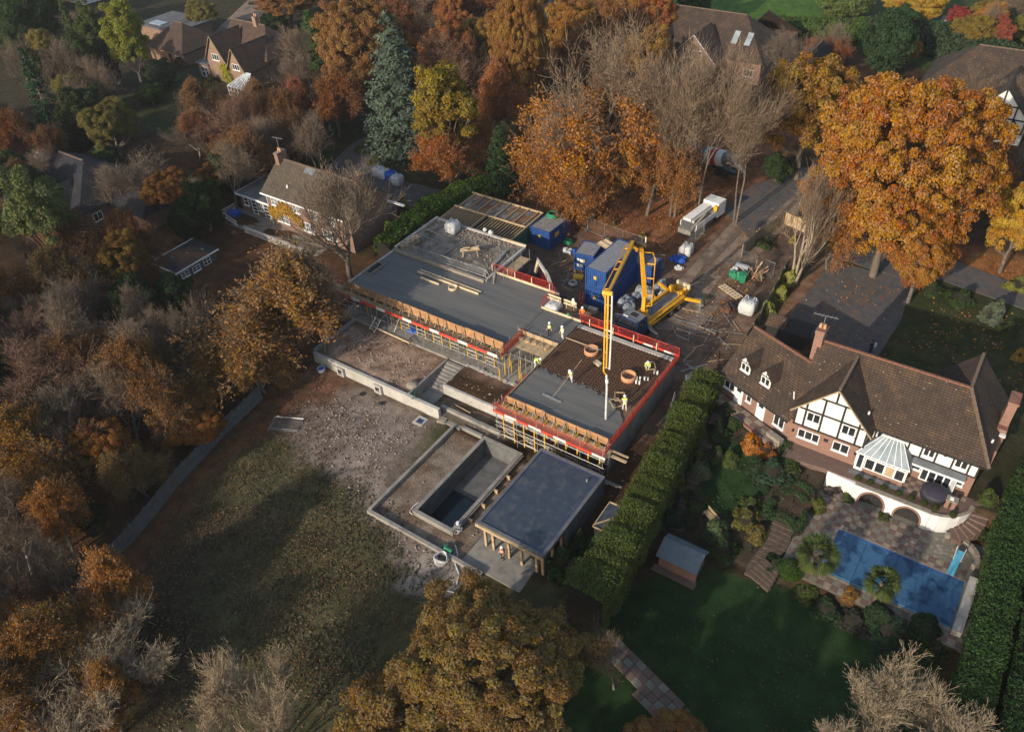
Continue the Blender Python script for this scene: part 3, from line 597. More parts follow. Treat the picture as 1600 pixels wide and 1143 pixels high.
def proto_conifer(key, seed, R=3.5, H=16., c=.8, whorls=30, per=12, spray=34, size=.3, droop=.18, power=.9, top=.04, bark='bark', ragged=.25):
    r = np.random.default_rng(seed); C_=[]; N_=[]; cv=[]; S=[(0,0,-.3,0,0,H*.5,.3,.17,0),(0,0,H*.5,0,0,H*.98,.17,.03,0)]
    for w in range(whorls):
        f = w/whorls; z = c+(H-c)*f; rad = R*((1-f)**power*(1-top)+top)
        for b in range(max(4, int(per*(.45+.55*(1-f))))):
            a = r.random()*6.28; L = rad*(1-ragged+ragged*2*r.random()*.8); d = np.array((math.cos(a), math.sin(a), 0)); zz = z+r.normal(0,.25)
            S.append((0,0,zz,*(d*L*.9+np.array((0,0,zz-droop*L))),.05,.02,1)); v = r.random()
            n = int(spray*(.3+.7*L/R)); t = .25+.75*r.random(n)**.6; side = r.normal(0,1,n)*.16*L*t*1.3+r.normal(0,.08,n)
            pos = d[None]*(t*L)[:,None]+np.array((-d[1],d[0],0))[None]*side[:,None]; pos[:,2] = zz-droop*L*t**1.5+r.normal(0,.1,n)
            C_.append(pos); N_.append(np.tile(d*.55+np.array((0,0,.8)),(n,1))); cv.append(np.full(n, v))
    C_=np.vstack(C_); N_=np.vstack(N_); cv=np.concatenate(cv)
    PROTO[key] = dict(R=R, H=H, parts=[('trunk', tubes('trunk', np.array(S), M_[bark], 5)), ('crown', leaf_mesh('crown', C_, N_, size, r, cv, M_['needlecol'], .45, asp=.45))])
def proto_shrub(key, seed, n=2600, size=.16, lump=.25, spiky=False):
    """unit shrub: radius 1, height about 1.7, sitting on the ground"""
    r = np.random.default_rng(seed); d = unit(r.normal(0,1,(n,3))); d[:,2] = np.abs(d[:,2])*1.0-.12
    ph = r.random(4)*6.28; lm = 1+lump*np.sin(d[:,0]*4+ph[0])*np.sin(d[:,1]*4+ph[1])+lump*.5*np.sin(d[:,2]*6+ph[2])
    rad = lm*(.7+.3*r.random(n)**.5); C_ = d*rad[:,None]*np.array((.88,.88,1.45))
    cv = np.clip((np.sin(d[:,0]*5+ph[1])*np.sin(d[:,1]*6+ph[2])*np.sin(d[:,2]*5+ph[3])+1)/2,0,1)
    b = MB(); b.ball((0,0,.45),.6,.6,.8,10,6,.1); core = b.mesh('stems'); core.materials.append(M_['dark_core'])  # solid dark ball added to close the view through the leaves
    PROTO[key] = dict(R=1., H=1.55, parts=[('stems', core), ('foliage', leaf_mesh('foliage', C_, unit(d+np.array((0,0,.3))), size, r, cv, M_['leafcol'], .6))])
proto_oak('oak', 101); proto_oak('oak_b', 111, nb=300, per=300)
proto_oak('bigoak', 121, R=8., H=16., nb=800, per=290, size=.14, br=.1, c=2.0, lump=.22, low=-.85)
proto_oak('nearoak', 131, R=8., H=14., nb=820, per=280, size=.135, br=.09, c=2.5, lump=.25)
proto_oak('thin', 141, nb=150, per=120, size=.22, br=.2, shell=.35)
proto_oak('tall', 151, R=3.4, H=15., c=1.5, nb=150, per=230, size=.17, br=.26, bark='bark')
proto_bare('bare', 201, twig='twig')
proto_bare('bare_tall', 207, R=5, H=15, twig='twig', bark='bark', r0=.22, spread=.6, up=.13, first=.42, stems=2, lean=.1)
proto_bare('bare_b', 211, R=5.5, H=12, twig='twig', spread=.9, up=.06)
proto_bare('bare_pink', 221, R=5, H=11, twig='twig_pink', spread=.6, up=.2)
proto_bare('bare_grey', 231, R=5, H=10, twig='twig_grey', bark='bark_white', spread=.8, up=.08)
proto_bare('bare_pale', 241, R=5.5, H=9, twig='twig_pale', bark='bark_pale', spread=.55, up=.14, wob=.16, r0=.15, maxlev=4, kids=2, nseg=5, minr=.01, stems=4, lean=.5)
proto_bare('bare_multi', 251, R=5, H=14, twig='twig', bark='bark_pale', stems=5, spread=.7, up=.1, maxlev=3, lean=.3, kids=2, minr=.016, cut=.2)
proto_bare('beech', 261, R=7, H=15, twig='twig', bark='bark', leaves=11, leafband=(0,.66), size=.15, spread=.95, up=.03, first=.08, wob=.16, ratio=.66)
proto_bare('rusty', 271, R=5.5, H=12, twig='twig', bark='bark', leaves=3, leafband=(0,1.25), size=.16, spread=.85, up=.06, first=.12)
proto_bare('ivyish', 281, R=4.5, H=12, twig='twig_grey', bark='bark', leaves=1, leafband=(0,.45), size=.2, spread=.7, up=.12)
proto_conifer('cedar', 301, R=4.2, H=18, whorls=30, per=15, spray=60, size=.34, droop=.22, power=.72, ragged=.35)
proto_conifer('cypress', 311, R=2., H=12, whorls=34, per=12, spray=36, size=.26, droop=-.25, power=.6, ragged=.2)
proto_conifer('spruce', 321, R=3., H=12, whorls=26, per=13, spray=44, size=.28, droop=.15, power=.85)
proto_oak('evergreen', 331, R=4.5, H=9, c=.3, nb=150, per=200, size=.24, br=.24, low=-.9, lump=.18)
proto_oak('pine', 341, R=4.5, H=14, c=4.5, nb=70, per=230, size=.24, br=.26, bark='bark_red', lump=.35, shell=.3)
proto_shrub('shrub', 401); proto_shrub('shrub_b', 411, n=2200, size=.2, lump=.4); proto_shrub('topiary', 421, n=3600, size=.09, lump=.03)
proto_oak('loose_shrub', 431, R=1., H=1.7, c=.02, nb=34, per=60, size=.13, br=.36, low=-.6, lump=.3)

def plant(key, name, loc, R, H, color, label, cat='tree', rz=None, group=None):
    p = PROTO[key]; rz = random.random()*6.28 if rz is None else rz
    o = thing(name, loc, label, cat, group, rz); o.scale = (R/p['R'], R/p['R'], H/p['H'])
    for nm, me in p['parts']:
        c = link(nm, me, None, o); c.color = (*color, 1)
    return o
def T(key, name, tr, color, label, cat='tree', rz=None, group=None):
    x, y, z0, R, H, c = tr; return plant(key, name, (x, y, ground_z(x, y) if z0 < 3 else z0), R, H, color, label, cat, rz, group)
ORANGE = (.36,.145,.035); GOLD = (.28,.15,.04); BROWN = (.26,.125,.045); OLIVE = (.20,.155,.04); RUSTC = (.26,.1,.035); COPPER = (.27,.12,.05)
DKGREEN = (.035,.06,.022); GREEN = (.07,.10,.03); YGREEN = (.20,.21,.04); BLUEG = (.088,.118,.085); YELLOW = (.5,.28,.04); PINEG = (.11,.13,.05); BRONZE = (.23,.145,.05)

# ---------------------------------------------------------------- trees, each where it stands
TREES = [
 # far left, top
 ('evergreen','evergreen_tree',(-187.58,88.01,1.4,7.01,13.53,0.5),DKGREEN,'broad dark evergreen tree in the far top left corner'),
 ('spruce','conifer_tree',(-166.14,84.99,1.4,2.68,13.4,0.5),(.060,.085,.035),'mid green conifer right of the broad dark evergreen'),
 ('tall','tall_evergreen',(-158.88,85.19,1.4,2.61,14.24,1),(.075,.095,.035),'tall dull green tree left of the yellow green tree'),
 ('tall','yellow_green_tree',(-144.12,83.05,1.4,3.58,17.59,4),YGREEN,'tall yellow green tree with a bare lower trunk by the bungalow'),
 ('spruce','dark_cypress',(-134.19,59.86,1.4,3.2,16.9,0.3),(.028,.058,.032),'dark blue green conical conifer at the far left'),
 ('bare_grey','bare_tree',(-157.01,68.27,1.4,3.4,12.29,1),(.300,.200,.100),'pale bare tree at the left edge, behind the conical conifer'),
 ('ivyish','bare_tree',(-148.71,71.12,1.4,3.91,12.39,1),(.160,.150,.050),'grey bare birch beside the conical conifer'),
 ('oak','orange_brown_tree',(-149.9,71.82,1.4,2.84,8.28,1),(.220,.100,.030),'small orange brown tree at the foot of the grey birch'),
 ('evergreen','holly_tree',(-152.71,82.63,1.4,2.1,8.68,0.3),(.050,.065,.025),'dark holly under the tall yellow green tree'),
 ('evergreen','laurel_tree',(-128.44,61.96,1.4,3.53,10.38,0.1),(.050,.060,.025),'dark laurel at the left of the shaded garden'),
 ('oak_b','olive_tree',(-122.03,62.55,1.4,4.2,10.03,0.3),(.150,.130,.040),'olive and gold tree at the edge of the shaded lawn'),
 ('evergreen','garden_evergreen',(-136.73,79.6,1.4,2.45,4.04,0.1),GREEN,'round green bush on the island bed of the shaded lawn'),
 ('evergreen','dark_shrub_tree',(-141.59,85.96,1.4,3.55,5.29,0.1),(.055,.070,.040),'dark shrub clump behind the shaded lawn'),
 ('rusty','rusty_tree',(-130.45,50.95,1.4,3.46,10.94,0.5),(.220,.080,.030),'rust red tree at the left edge above the slate roof'),
 ('bare_b','bare_tree',(-140.34,66.36,1.4,4.84,8.63,0.5),(.200,.100,.050),'low bare thicket tree below the grey birch'),
 ('evergreen','yew_tree',(-131.18,56.84,1.4,3.52,5.15,0.1),(.030,.050,.022),'dark yew behind the slate roofed house'),
 ('evergreen','round_bush',(-121.91,59.74,1.4,2.33,3.45,0.1),(.070,.110,.035),'bright green bushes beside the slate roof ridge'),
 ('bare_pink','bare_beech',(-103.84,72.62,1.4,4.35,12.57,0.3),(.300,.140,.070),'pinkish bare young tree below the gabled brick house'),
 ('bare_grey','bare_tree',(-110.67,69.12,1.4,4.11,6.16,0.3),(.200,.160,.100),'grey tangled bare tree below the shaded lawn'),
 ('bare_grey','bare_tree',(-101.21,54.49,1.4,5.51,7.77,0.3),(.200,.160,.100),'grey bare tree beside the slate roofed house'),
 ('bare_b','bare_tree',(-103.78,50.31,1.4,4.35,7.85,0.3),(.250,.130,.080),'brown bare tree in front of the slate roofed house'),
 ('evergreen','evergreen_tree',(-97.07,63.33,1.4,2.28,6.39,0.5),(.075,.100,.040),'green evergreen between the bare trees by the neighbour chimney'),
 ('pine','scots_pine',(-95.01,36.25,0.5,3.95,15.94,4),PINEG,'tall scots pine with a lit reddish trunk at the left'),
 ('evergreen','evergreen_tree',(-90.71,54.73,1.4,3.04,7.52,0.3),(.035,.055,.020),'dark evergreen left of the neighbour flat roof'),
 ('oak','orange_brown_tree',(-97.99,54.7,1.4,3.27,7.36,0.5),(.200,.090,.030),'rusty brown tree left of the dark evergreen'),
 ('oak_b','orange_brown_tree',(-97.22,61.33,1.4,2.71,5.67,0.5),(.190,.090,.030),'small russet tree below the green evergreen'),
 ('rusty','rusty_tree',(-89.06,44.1,0.8,3.04,8.6,0.5),(.170,.070,.030),'dull russet tree behind the garden shed'),
 ('rusty','brown_tree',(-93.19,40.55,0.8,4.12,9.39,0.5),(.140,.070,.035),'dark brown tree between the pine and the garden shed'),
 ('oak_b','olive_tree',(-86.86,39.62,0.5,3.35,8.41,0.5),(.190,.110,.030),'olive brown tree left of the garden shed'),
 ('evergreen','evergreen_tree',(-90.18,51.24,1,2.41,6.17,0.3),(.030,.045,.018),'dark bush tree behind the garden shed steps'),
 ('bare_b','bare_tree',(-101.03,34.7,0.5,4.1,10.97,0.5),(.200,.100,.050),'brown bare tree at the left edge under the pine'),
 ('rusty','rusty_tree',(-90.47,28.8,0.3,3.24,9.79,0.5),(.270,.100,.030),'rust orange tree at the left edge, below the pine'),
 ('oak','orange_brown_tree',(-90.24,33.17,0.3,2.87,7.79,0.5),(.200,.085,.030),'dark orange tree right of the rust orange edge tree'),
 ('oak_b','gold_tree',(-85.61,31.22,0.3,1.81,5.33,0.5),(.300,.160,.035),'small gold tree near the shaded rhododendrons'),
 ('rusty','rusty_tree',(-83.66,34.2,0.3,2.73,6.69,0.5),(.200,.085,.030),'russet tree beside the dark rhododendrons'),
 ('evergreen','rhododendron',(-81.1,36.22,0.3,3,6.09,0.1),(.035,.055,.022),'large dark rhododendron in the shaded left garden'),
 ('evergreen','rhododendron',(-79.45,40.49,0.3,2.7,4.21,0.1),(.040,.060,.025),'smaller rhododendron right of the large dark one'),
 # left wood along the fence
 ('rusty','golden_oak',(-60.5,38.64,0.3,7.82,12.89,0.6),(.259,.138,.052),'large thin golden brown oak left of the building site'),
 ('rusty','golden_oak_bough',(-60.05,36.31,0.2,3.27,7.13,0.3),(.302,.157,.041),'low golden tree at the fence end by the retaining wall'),
 ('ivyish','bare_tree',(-64.31,55,1.2,5.91,16.51,1),(.160,.150,.050),'big bare ivy hung tree in front of the neighbour brick house'),
 ('bare','bare_tree',(-58.3,43.94,0.6,4.01,12.69,0.5),(.200,.100,.050),'bare brown tree overhanging the end of the long slab'),
 ('bare_grey','bare_tree',(-66.22,34.25,0.2,2.87,10,0.5),(.200,.100,.050),'grey bare tree left of the golden brown oak'),
 ('bare_b','bare_tree',(-61.64,35.92,0.2,2.94,9.17,0.5),(.200,.100,.050),'bare tree with a dark slanting trunk behind the fence'),
 ('bare_pink','bare_tree',(-83.41,24.66,0.2,4.07,8.39,0.5),(.200,.100,.050),'pinkish bare tree at the left edge, upper of two'),
 ('bare_pink','bare_tree',(-72.02,21.04,0.1,4.93,10.17,0.5),(.200,.100,.050),'wide pinkish bare tree left of the fence'),
 ('rusty','rusty_tree',(-62.78,26.7,0.1,3.49,11.79,0.5),(.200,.095,.035),'russet tree with a silvery trunk left of the fence'),
 ('rusty','rusty_tree',(-62.21,31.05,0.1,3.62,6.22,0.3),(.240,.120,.035),'low russet tree leaning over the fence'),
 ('oak','orange_tree',(-59.91,27.8,0,2.71,3.41,0.2),(.269,.109,.030),'small orange tree against the fence'),
 ('rusty','olive_tree',(-66.08,15.53,0,4.86,9.28,0.5),(.250,.120,.030),'olive orange tree at the left edge level with the fence'),
 ('oak_b','orange_tree',(-63.6,20.32,0,2.84,6.86,0.5),(.253,.112,.031),'bright orange gold tree left of the fence'),
 ('rusty','rusty_tree',(-59.68,12.74,0,2.81,9.49,0.3),(.300,.120,.030),'rust orange tree by the lower end of the fence'),
 ('evergreen','holly_bush',(-59.92,15.49,0,1.64,3.45,0.1),(.035,.050,.020),'dark holly bush beside the fence'),
 ('bare_grey','bare_tree',(-60.79,9.4,-0.5,3.06,7.13,0.3),(.200,.100,.050),'grey bare tree at the left edge below the fence'),
 ('bare_grey','bare_tree',(-54.19,9.73,-0.5,1.79,6.41,0.3),(.200,.100,.050),'small grey bare tree at the lower end of the fence'),
 ('rusty','rusty_tree',(-55.05,6.47,-0.5,3.14,5.2,0.3),(.259,.103,.026),'orange tree at the left edge above the pale bare tree'),
 ('rusty','rusty_tree',(-51.59,8.03,-0.5,2.52,2.44,0.2),(.220,.100,.030),'dull olive orange tree above the pale bare tree'),
 ('bare_pale','bare_tree',(-44.35,4.39,-1,6.56,6.4,0.5),(.200,.100,.050),'big pale bare tree in the bottom left corner'),
 ('rusty','rusty_tree',(-46.46,2.19,-1,4.07,5.62,0.3),(.259,.111,.031),'orange leaved tree under the pale bare tree at bottom left'),
 ('bare_pale','bare_tree',(-31.0,9.6,-1,4.6,8.4,.5),(.200,.100,.050),'straw coloured bare tree at the bottom edge left of the oak'),
 ('nearoak','near_oak',(-19.28,20.43,-0.6,8.86,8.2,2),BRONZE,'large bronze oak at the bottom of the picture'),
 ('bare_b','bare_tree',(-12.98,27.97,-1.2,2.15,8.06,0.1),(.200,.100,.050),'grey bare tangle right of the near oak'),
 ('oak_b','orange_tree',(-7.33,25.39,-1.4,2.95,3.38,1),(.280,.146,.051),'orange young oak cut by the bottom edge'),
 ('bare_pale','bare_tree',(5.4,33.4,-1.6,5.3,7.3,.5),(.200,.100,.050),'sunlit straw bare tree at the bottom right'),
 # behind the neighbour house and the site
 ('bare','bare_tree',(-116.29,99.7,1.4,4.4,11.59,0.5),(.200,.100,.050),'bare tree right of the gabled brick house'),
 ('cypress','green_conifer',(-122.02,107.38,1.4,3.12,11.07,0.5),(.060,.100,.030),'narrow bright green conifer right of the gabled house'),
 ('ivyish','ivy_tree',(-105.77,88.96,1.4,4.23,10.36,0.5),(.060,.080,.030),'dark ivy clad tree below the narrow conifer'),
 ('rusty','copper_tree',(-95.93,85.85,1.4,5.02,11.36,0.5),(.240,.090,.030),'dark copper tree below the brown oak'),
 ('bigoak','brown_oak',(-97.27,95.13,1.4,7.82,19.85,1.5),(.253,.136,.053),'big brown oak left of the blue cedar'),
 ('cedar','blue_cedar',(-83.7,88.06,1.4,6.24,21.03,0.8),BLUEG,'tall blue grey cedar in the neighbour front garden'),
 ('tall','turning_tree',(-68.91,81.27,1.4,4.45,19.15,1),(.23,.165,.03),'yellow and green turning tree right of the cedar'),
 ('rusty','orange_beech',(-68.66,81,1.4,5.55,9.59,0.3),(.356,.121,.031),'orange beech skirt below the yellow and green tree'),
 ('bare_pink','bare_tree',(-77.22,96.45,1.4,6.25,15.9,0.5),(.300,.130,.070),'pinkish bare tree behind the yellow and green tree'),
 ('oak','olive_tree',(-94.32,121.95,1.4,3.94,9.39,1),(.240,.170,.050),'olive round oak behind the pinkish bare tree'),
 ('rusty','copper_tree',(-71.48,96.02,1.4,3.51,12.77,0.5),(.302,.112,.041),'copper red tree left of the tall golden oak'),
 ('cypress','dark_conifer',(-61.28,83.06,1.4,2.61,10.41,0.2),(.035,.060,.025),'dark green conifer at the corner of the timber roof frame'),
 ('bigoak','golden_oak',(-70.99,102.82,1.4,4.83,22.22,1.5),(.269,.140,.043),'tall golden oak at the top, left of the half bare beech'),
 ('bare','bare_tree',(-114.86,130.37,1.4,6.74,12.32,0.5),(.200,.100,.050),'greyish bare tree at the top edge behind the cedar'),
 ('rusty','rusty_tree',(-107.58,140.84,1.4,7.22,10.49,0.5),(.291,.106,.033),'rust tree at the top edge above the copper tree'),
 ('oak_b','brown_tree',(-146.93,124.25,1.4,6.88,8.97,0.5),(.250,.120,.050),'brown tree at the top edge beside the estate road'),
 ('spruce','olive_conifer',(-87.91,142.76,1.4,3.76,9.39,0.5),(.150,.130,.070),'olive conifer at the top edge below the roof windows'),
 ('oak','gold_tree',(-75.05,133.58,1.4,4.08,8.67,1),(.280,.146,.034),'gold oak behind the half bare beech'),
 ('oak_b','gold_tree',(-59.72,124.3,1.4,4.6,11.96,1),(.291,.159,.038),'gold oak in front of the long brown roofed house'),
 ('beech','half_bare_beech',(-47.48,84.96,1.4,10.32,24.77,0.1),(.372,.148,.027),'huge half bare beech with orange lower leaves'),
 ('bare_tall','bare_tree',(-37.72,89.09,1.4,6.06,21.79,2),(.200,.100,.050),'tall bare tree beside the site entrance, left of two'),
 ('bare_tall','bare_tree',(-34.62,90.69,1.4,5.25,22.26,2),(.200,.100,.050),'tall bare tree beside the site entrance, right of two'),
 ('bare_grey','bare_tree',(-39.89,130.15,1.4,5.08,11.56,1),(.200,.100,.050),'grey bare tree in front of the long roofed house'),
 ('beech','rust_tree',(-37.57,151.3,1.4,3.92,7.61,0.2),(.302,.105,.050),'rust red round tree by the small roof at top right'),
 ('oak_b','golden_oak',(-27.24,107.33,1.4,7.26,17.77,1.5),(.307,.171,.041),'golden oak left of the big orange oak'),
 ('bigoak','orange_oak',(-11.31,88,1.4,9.69,25.33,0.5),(.34,.152,.032),'huge orange oak shading the driveway'),
 ('oak','orange_oak_bough',(-6.56,84.73,1.4,3.66,10.23,0.3),(.32,.135,.03),'smaller orange oak at the near side of the huge oak'),
 ('rusty','orange_beech',(-16.36,86.71,1.4,2.88,10.32,0.2),(.388,.153,.027),'low orange beech by the driveway entrance'),
 ('bare_multi','multi_stem_tree',(-18.6,82.2,1.4,4.2,14.5,2),(.200,.100,.050),'pale many stemmed bare tree beside the site fence'),
 ('oak_b','yellow_tree',(0.94,96.08,1.4,3.54,11.58,0.3),(.431,.245,.030),'yellow tree at the right edge beyond the lane'),
 ('bare_b','bare_tree',(-2.21,117.01,1.4,4.11,10.58,0.5),(.200,.100,.050),'dark bare tree at the right edge below the timbered gable'),
 ('rusty','rusty_tree',(-3.95,108.93,1.4,4,6.71,0.3),(.269,.101,.030),'rust shrub tree behind the right side of the huge oak'),
 ('evergreen','evergreen_tree',(-27.81,152.1,1.4,5.14,11.11,0.2),(.040,.070,.030),'dark evergreen mass at the top right'),
 ('evergreen','hedge_tree',(-42.98,179.84,1.4,5.38,6.19,0.1),(.130,.170,.050),'pale green hedge tree at the top edge'),
 ('oak','yellow_tree',(-29.12,179.22,1.4,6.6,8.36,1),(.431,.258,.034),'bright yellow tree at the top right edge'),
 ('oak_b','red_tree',(-21.3,178.93,1.4,2.22,5.3,0.3),(.300,.060,.050),'small crimson tree near the top right greenhouse'),
 ('evergreen','evergreen_tree',(-17.2,178.52,1.4,3.69,3.07,0.1),(.050,.080,.040),'rounded evergreen shrubs by the top right path'),
 ('oak','red_tree',(-12.36,166.45,1.4,2.48,7.93,1),(.280,.080,.050),'dull red tree at the top right corner'),
 ('evergreen','evergreen_tree',(-49.27,161.85,1.4,5.2,3.74,0.1),(.050,.085,.025),'low dark hedge tree along the bright top lawn'),
 ('evergreen','hedge_tree',(-67.36,160.51,1.4,3.18,7.9,0.1),(.055,.085,.030),'dark hedge tree at the left of the bright top lawn'),
 ('evergreen','evergreen_tree',(-78.4,153.4,1.4,3.54,3.94,0.1),(.060,.085,.030),'green shrub at the far end of the long roofed house'),
 ('oak','olive_tree',(-88.33,156.22,1.4,4.31,7.13,0.5),(.200,.160,.050),'olive gold tree at the top edge over the olive conifer'),
 ('evergreen','evergreen_tree',(-147.3,119,1.4,3.42,3.84,0.1),(.040,.065,.025),'dark hedge bush behind the gabled brick house'),
 ('oak','olive_tree',(-161.88,112.2,1.4,3.45,6.61,0.2),(.200,.170,.060),'olive bush tree left of the estate road'),
 ('rusty','rusty_tree',(-92.25,67.13,1.4,3.96,7.91,0.3),(.220,.100,.040),'brown thicket tree behind the neighbour chimney'),
 ('rusty','rusty_tree',(-100.44,78.04,1.4,3.45,9.81,0.3),(.240,.110,.045),'brown thicket tree below the glazed garden room'),
 ('bare_b','bare_tree',(-89.55,75.26,1.4,3.5,9.89,0.3),(.200,.100,.050),'bare thicket at the edge of the neighbour front lawn'),
 ('evergreen','evergreen_tree',(-29.53,105.37,1.4,2.2,3.9,0.1),(.050,.075,.030),'green bush under the golden oak by the site entrance'),
 ('beech','orange_beech',(-48.08,82.88,1.4,6.05,16.84,0.1),(.32,.13,.035),'orange beech in front of the huge half bare beech'),
 ('beech','copper_beech',(-40.86,87.91,1.4,5.83,17.25,0.1),(.27,.12,.04),'duller copper beech between the huge beech and the site road'),
 ('bare_tall','bare_tree',(-30.05,91.84,1.4,4.65,18.71,2),BROWN,'bare tree overhanging the white lorry on the site road'),
]
for t_ in TREES: T(*t_)
# neighbouring trees south of the gardens
for i, (k_, x_, y_, R_, H_, c_, l_) in enumerate([('rusty',-70,-6,7,11,BROWN,'brown oak standing below the left corner of the view'), ('oak_b',-10,-2,6.5,17,BROWN,'oak standing below the dark lawn'), ('bigoak',-1,-6,7,20,BROWN,'large oak standing below the straw bare tree'), ('bigoak',11,-4,8,20,BROWN,'large oak below the right hedges'), ('oak',-88,4,7,15,BROWN,'oak standing below the left wood'), ('oak_b',-105,22,7,15,BROWN,'oak standing left of the wood edge'), ('oak',-23,-8,6,13,BROWN,'oak standing between the near oak and the dark lawn')]):
    plant(k_, 'oak_tree', (x_, y_, ground_z(x_, y_)), R_, H_, c_, l_, 'tree', rz=i*1.3)

KEEP = [(-88,62,6,17),(-85,48,5,18),(-113,46,13,28),(-131,95,8,18),(-152,97,6,18),(-124,91,5,18),(-56,136,9,24),(-6,134,7,24),(-64,139,6,24),(-135,82,8,12),(-94,86,7,16),(-87,82,6,12)]   # open views towards the houses and lawns
ORD = 'first second third fourth fifth sixth seventh eighth ninth tenth eleventh twelfth thirteenth fourteenth fifteenth sixteenth seventeenth'.split()
KW = dict(rusty='russet',bare_b='spreading bare',bare_pink='pinkish bare',bare='upright bare',oak_b='bronze',oak='brown',evergreen='evergreen',ivyish='grey',spruce='conifer',thin='thin')
# the closer planted rest of the woods and garden edges
def fill(poly, n, seed, kinds, R, H, label, group, gap=2.6):
    r = np.random.default_rng(seed); new = {}; have = [tuple(o.location[:2]) for o in C.objects if o.get('category') == 'tree']; k = 0
    for p in scatter(poly, n*8, seed):
        if k >= n: break
        if any(0 < (a-p[0])*a/math.hypot(a,b)+(b-p[1])*b/math.hypot(a,b) < L_ and abs((a-p[0])*b-(b-p[1])*a)/math.hypot(a,b) < w for a, b, w, L_ in KEEP): continue
        if min((math.hypot(p[0]-a, p[1]-b) for a, b in have), default=9) < gap: continue
        q = kinds[r.integers(len(kinds))]; f = r.uniform(.75,1.25); col = tuple(c*r.uniform(.85,1.15) for c in q[1]); have.append(tuple(p)); k += 1
        new.setdefault(KW[q[0]], []).append(plant(q[0], 'woodland_tree', (p[0],p[1],ground_z(p[0],p[1])), R*f, H*f*r.uniform(.9,1.1), col, label, 'tree', r.random()*6.28, group))
    for kw, L in new.items():
        L.sort(key=lambda o: (o.location-camo.location).normalized().dot(rot.col[0]))
        for i, o in enumerate(L): o['label'] = kw+' '+label+(', '+ORD[i]+' such from the left' if len(L) > 1 else '')
DK = [('rusty',(.17,.09,.04)),('rusty',(.22,.11,.04)),('bare_b',BROWN),('bare_pink',BROWN),('bare',BROWN),('bare_b',BROWN),('evergreen',(.04,.055,.022)),('ivyish',(.13,.11,.04)),('rusty',(.13,.07,.03))]
fill([(-106.58,27.65),(-97.37,38.02),(-80.07,34.37),(-71.17,35.62),(-62.06,36.06),(-60.32,26.97),(-58.51,17.52),(-56.63,10.49),(-60.5,3.63)], 34, 901, DK, 3.4, 8, 'tree in the wood left of the fence', 'trees of the wood left of the fence')
fill([(-152.59,51.88),(-137.77,57.18),(-115.45,49.92),(-101.75,53.37),(-97.31,60.13),(-104.64,72.64),(-91.4,63.47),(-89.97,54.07),(-92.87,46.77),(-87.53,38.07),(-104.21,26.66)], 34, 902, DK+[('evergreen',(.045,.065,.025)),('evergreen',(.06,.08,.03))], 3.2, 7.5, 'tree round the slate roofed house', 'trees round the slate roofed house')
fill([(-241.1,101.6),(-214.35,113.96),(-158.8,83.78),(-138.06,73.66),(-122.61,59.28),(-132.19,54),(-143.9,47.55)], 24, 903, [('evergreen',(.05,.07,.03)),('evergreen',(.04,.06,.028)),('spruce',(.05,.07,.03)),('oak_b',OLIVE),('bare_b',BROWN)], 3.6, 9, 'tree at the far top left', 'trees at the far top left')
fill([(-127.87,85.53),(-125.32,97.24),(-103.59,85.95),(-89.26,70.5),(-87.65,62.64),(-108.55,69.56),(-121.69,76.25)], 14, 904, [('bare_pink',BROWN),('bare_b',BROWN),('rusty',(.22,.1,.045)),('rusty',(.25,.11,.05))], 3.4, 8, 'tree between the two brick houses', 'trees between the brick houses')
fill([(-199.26,160.35),(-172.01,194.99),(-116.25,195.94),(-84.64,158.87),(-88.45,139.16),(-117.22,129.34),(-147.26,129.03)], 30, 905, [('oak',BROWN),('oak_b',(.3,.15,.05)),('rusty',RUSTC),('bare',BROWN),('bare_b',BROWN),('oak',OLIVE)], 4.6, 12, 'tree in the belt along the top', 'trees along the top edge')
fill([(-123.5,105.6),(-122.22,126.89),(-109.8,132.97),(-87.45,123.92),(-69.6,101.37),(-66.03,85.72),(-80.71,95.39),(-99.52,91.07)], 12, 906, [('rusty',COPPER),('bare_pink',BROWN),('rusty',(.4,.15,.05)),('oak',(.3,.14,.045))], 4.2, 12, 'tree close by the blue cedar', 'trees round the blue cedar')
fill([(-37.58,168.31),(-21.78,176.04),(-13.25,206.92),(6.44,189.84),(-16.92,163.26),(-24.33,149.24)], 14, 908, [('evergreen',(.045,.07,.03)),('oak',OLIVE),('bare_b',BROWN),('oak_b',(.4,.2,.04))], 3.2, 7, 'tree in the top right gardens', 'trees in the top right gardens')
fill([(-13.78,134.06),(-1.81,143.14),(11.76,120.78),(1,112.78),(-7.4,116.13)], 9, 909, [('bare_b',BROWN),('rusty',(.3,.12,.035)),('bare',BROWN)], 3.6, 8, 'tree below the right timbered gable', 'trees below the timbered gable')
fill([(-65.47,5.72),(-60.87,10.22),(-53.47,11.05),(-46.11,10.8),(-40.94,5.33),(-50.72,-1.97)], 12, 910, [('rusty',(.28,.12,.035)),('rusty',(.22,.1,.03)),('bare_b',BROWN)], 3.0, 7.5, 'tree in the bottom left wood', 'trees in the bottom left corner')
fill([(-85.69,132.42),(-78.78,148.15),(-62.69,143.94),(-51.06,116.9),(-64.85,109.55)], 7, 912, [('oak',(.26,.14,.04)),('oak_b',(.28,.14,.04)),('rusty',(.28,.12,.04))], 4.6, 13, 'tree behind the half bare beech', 'trees behind the half bare beech')

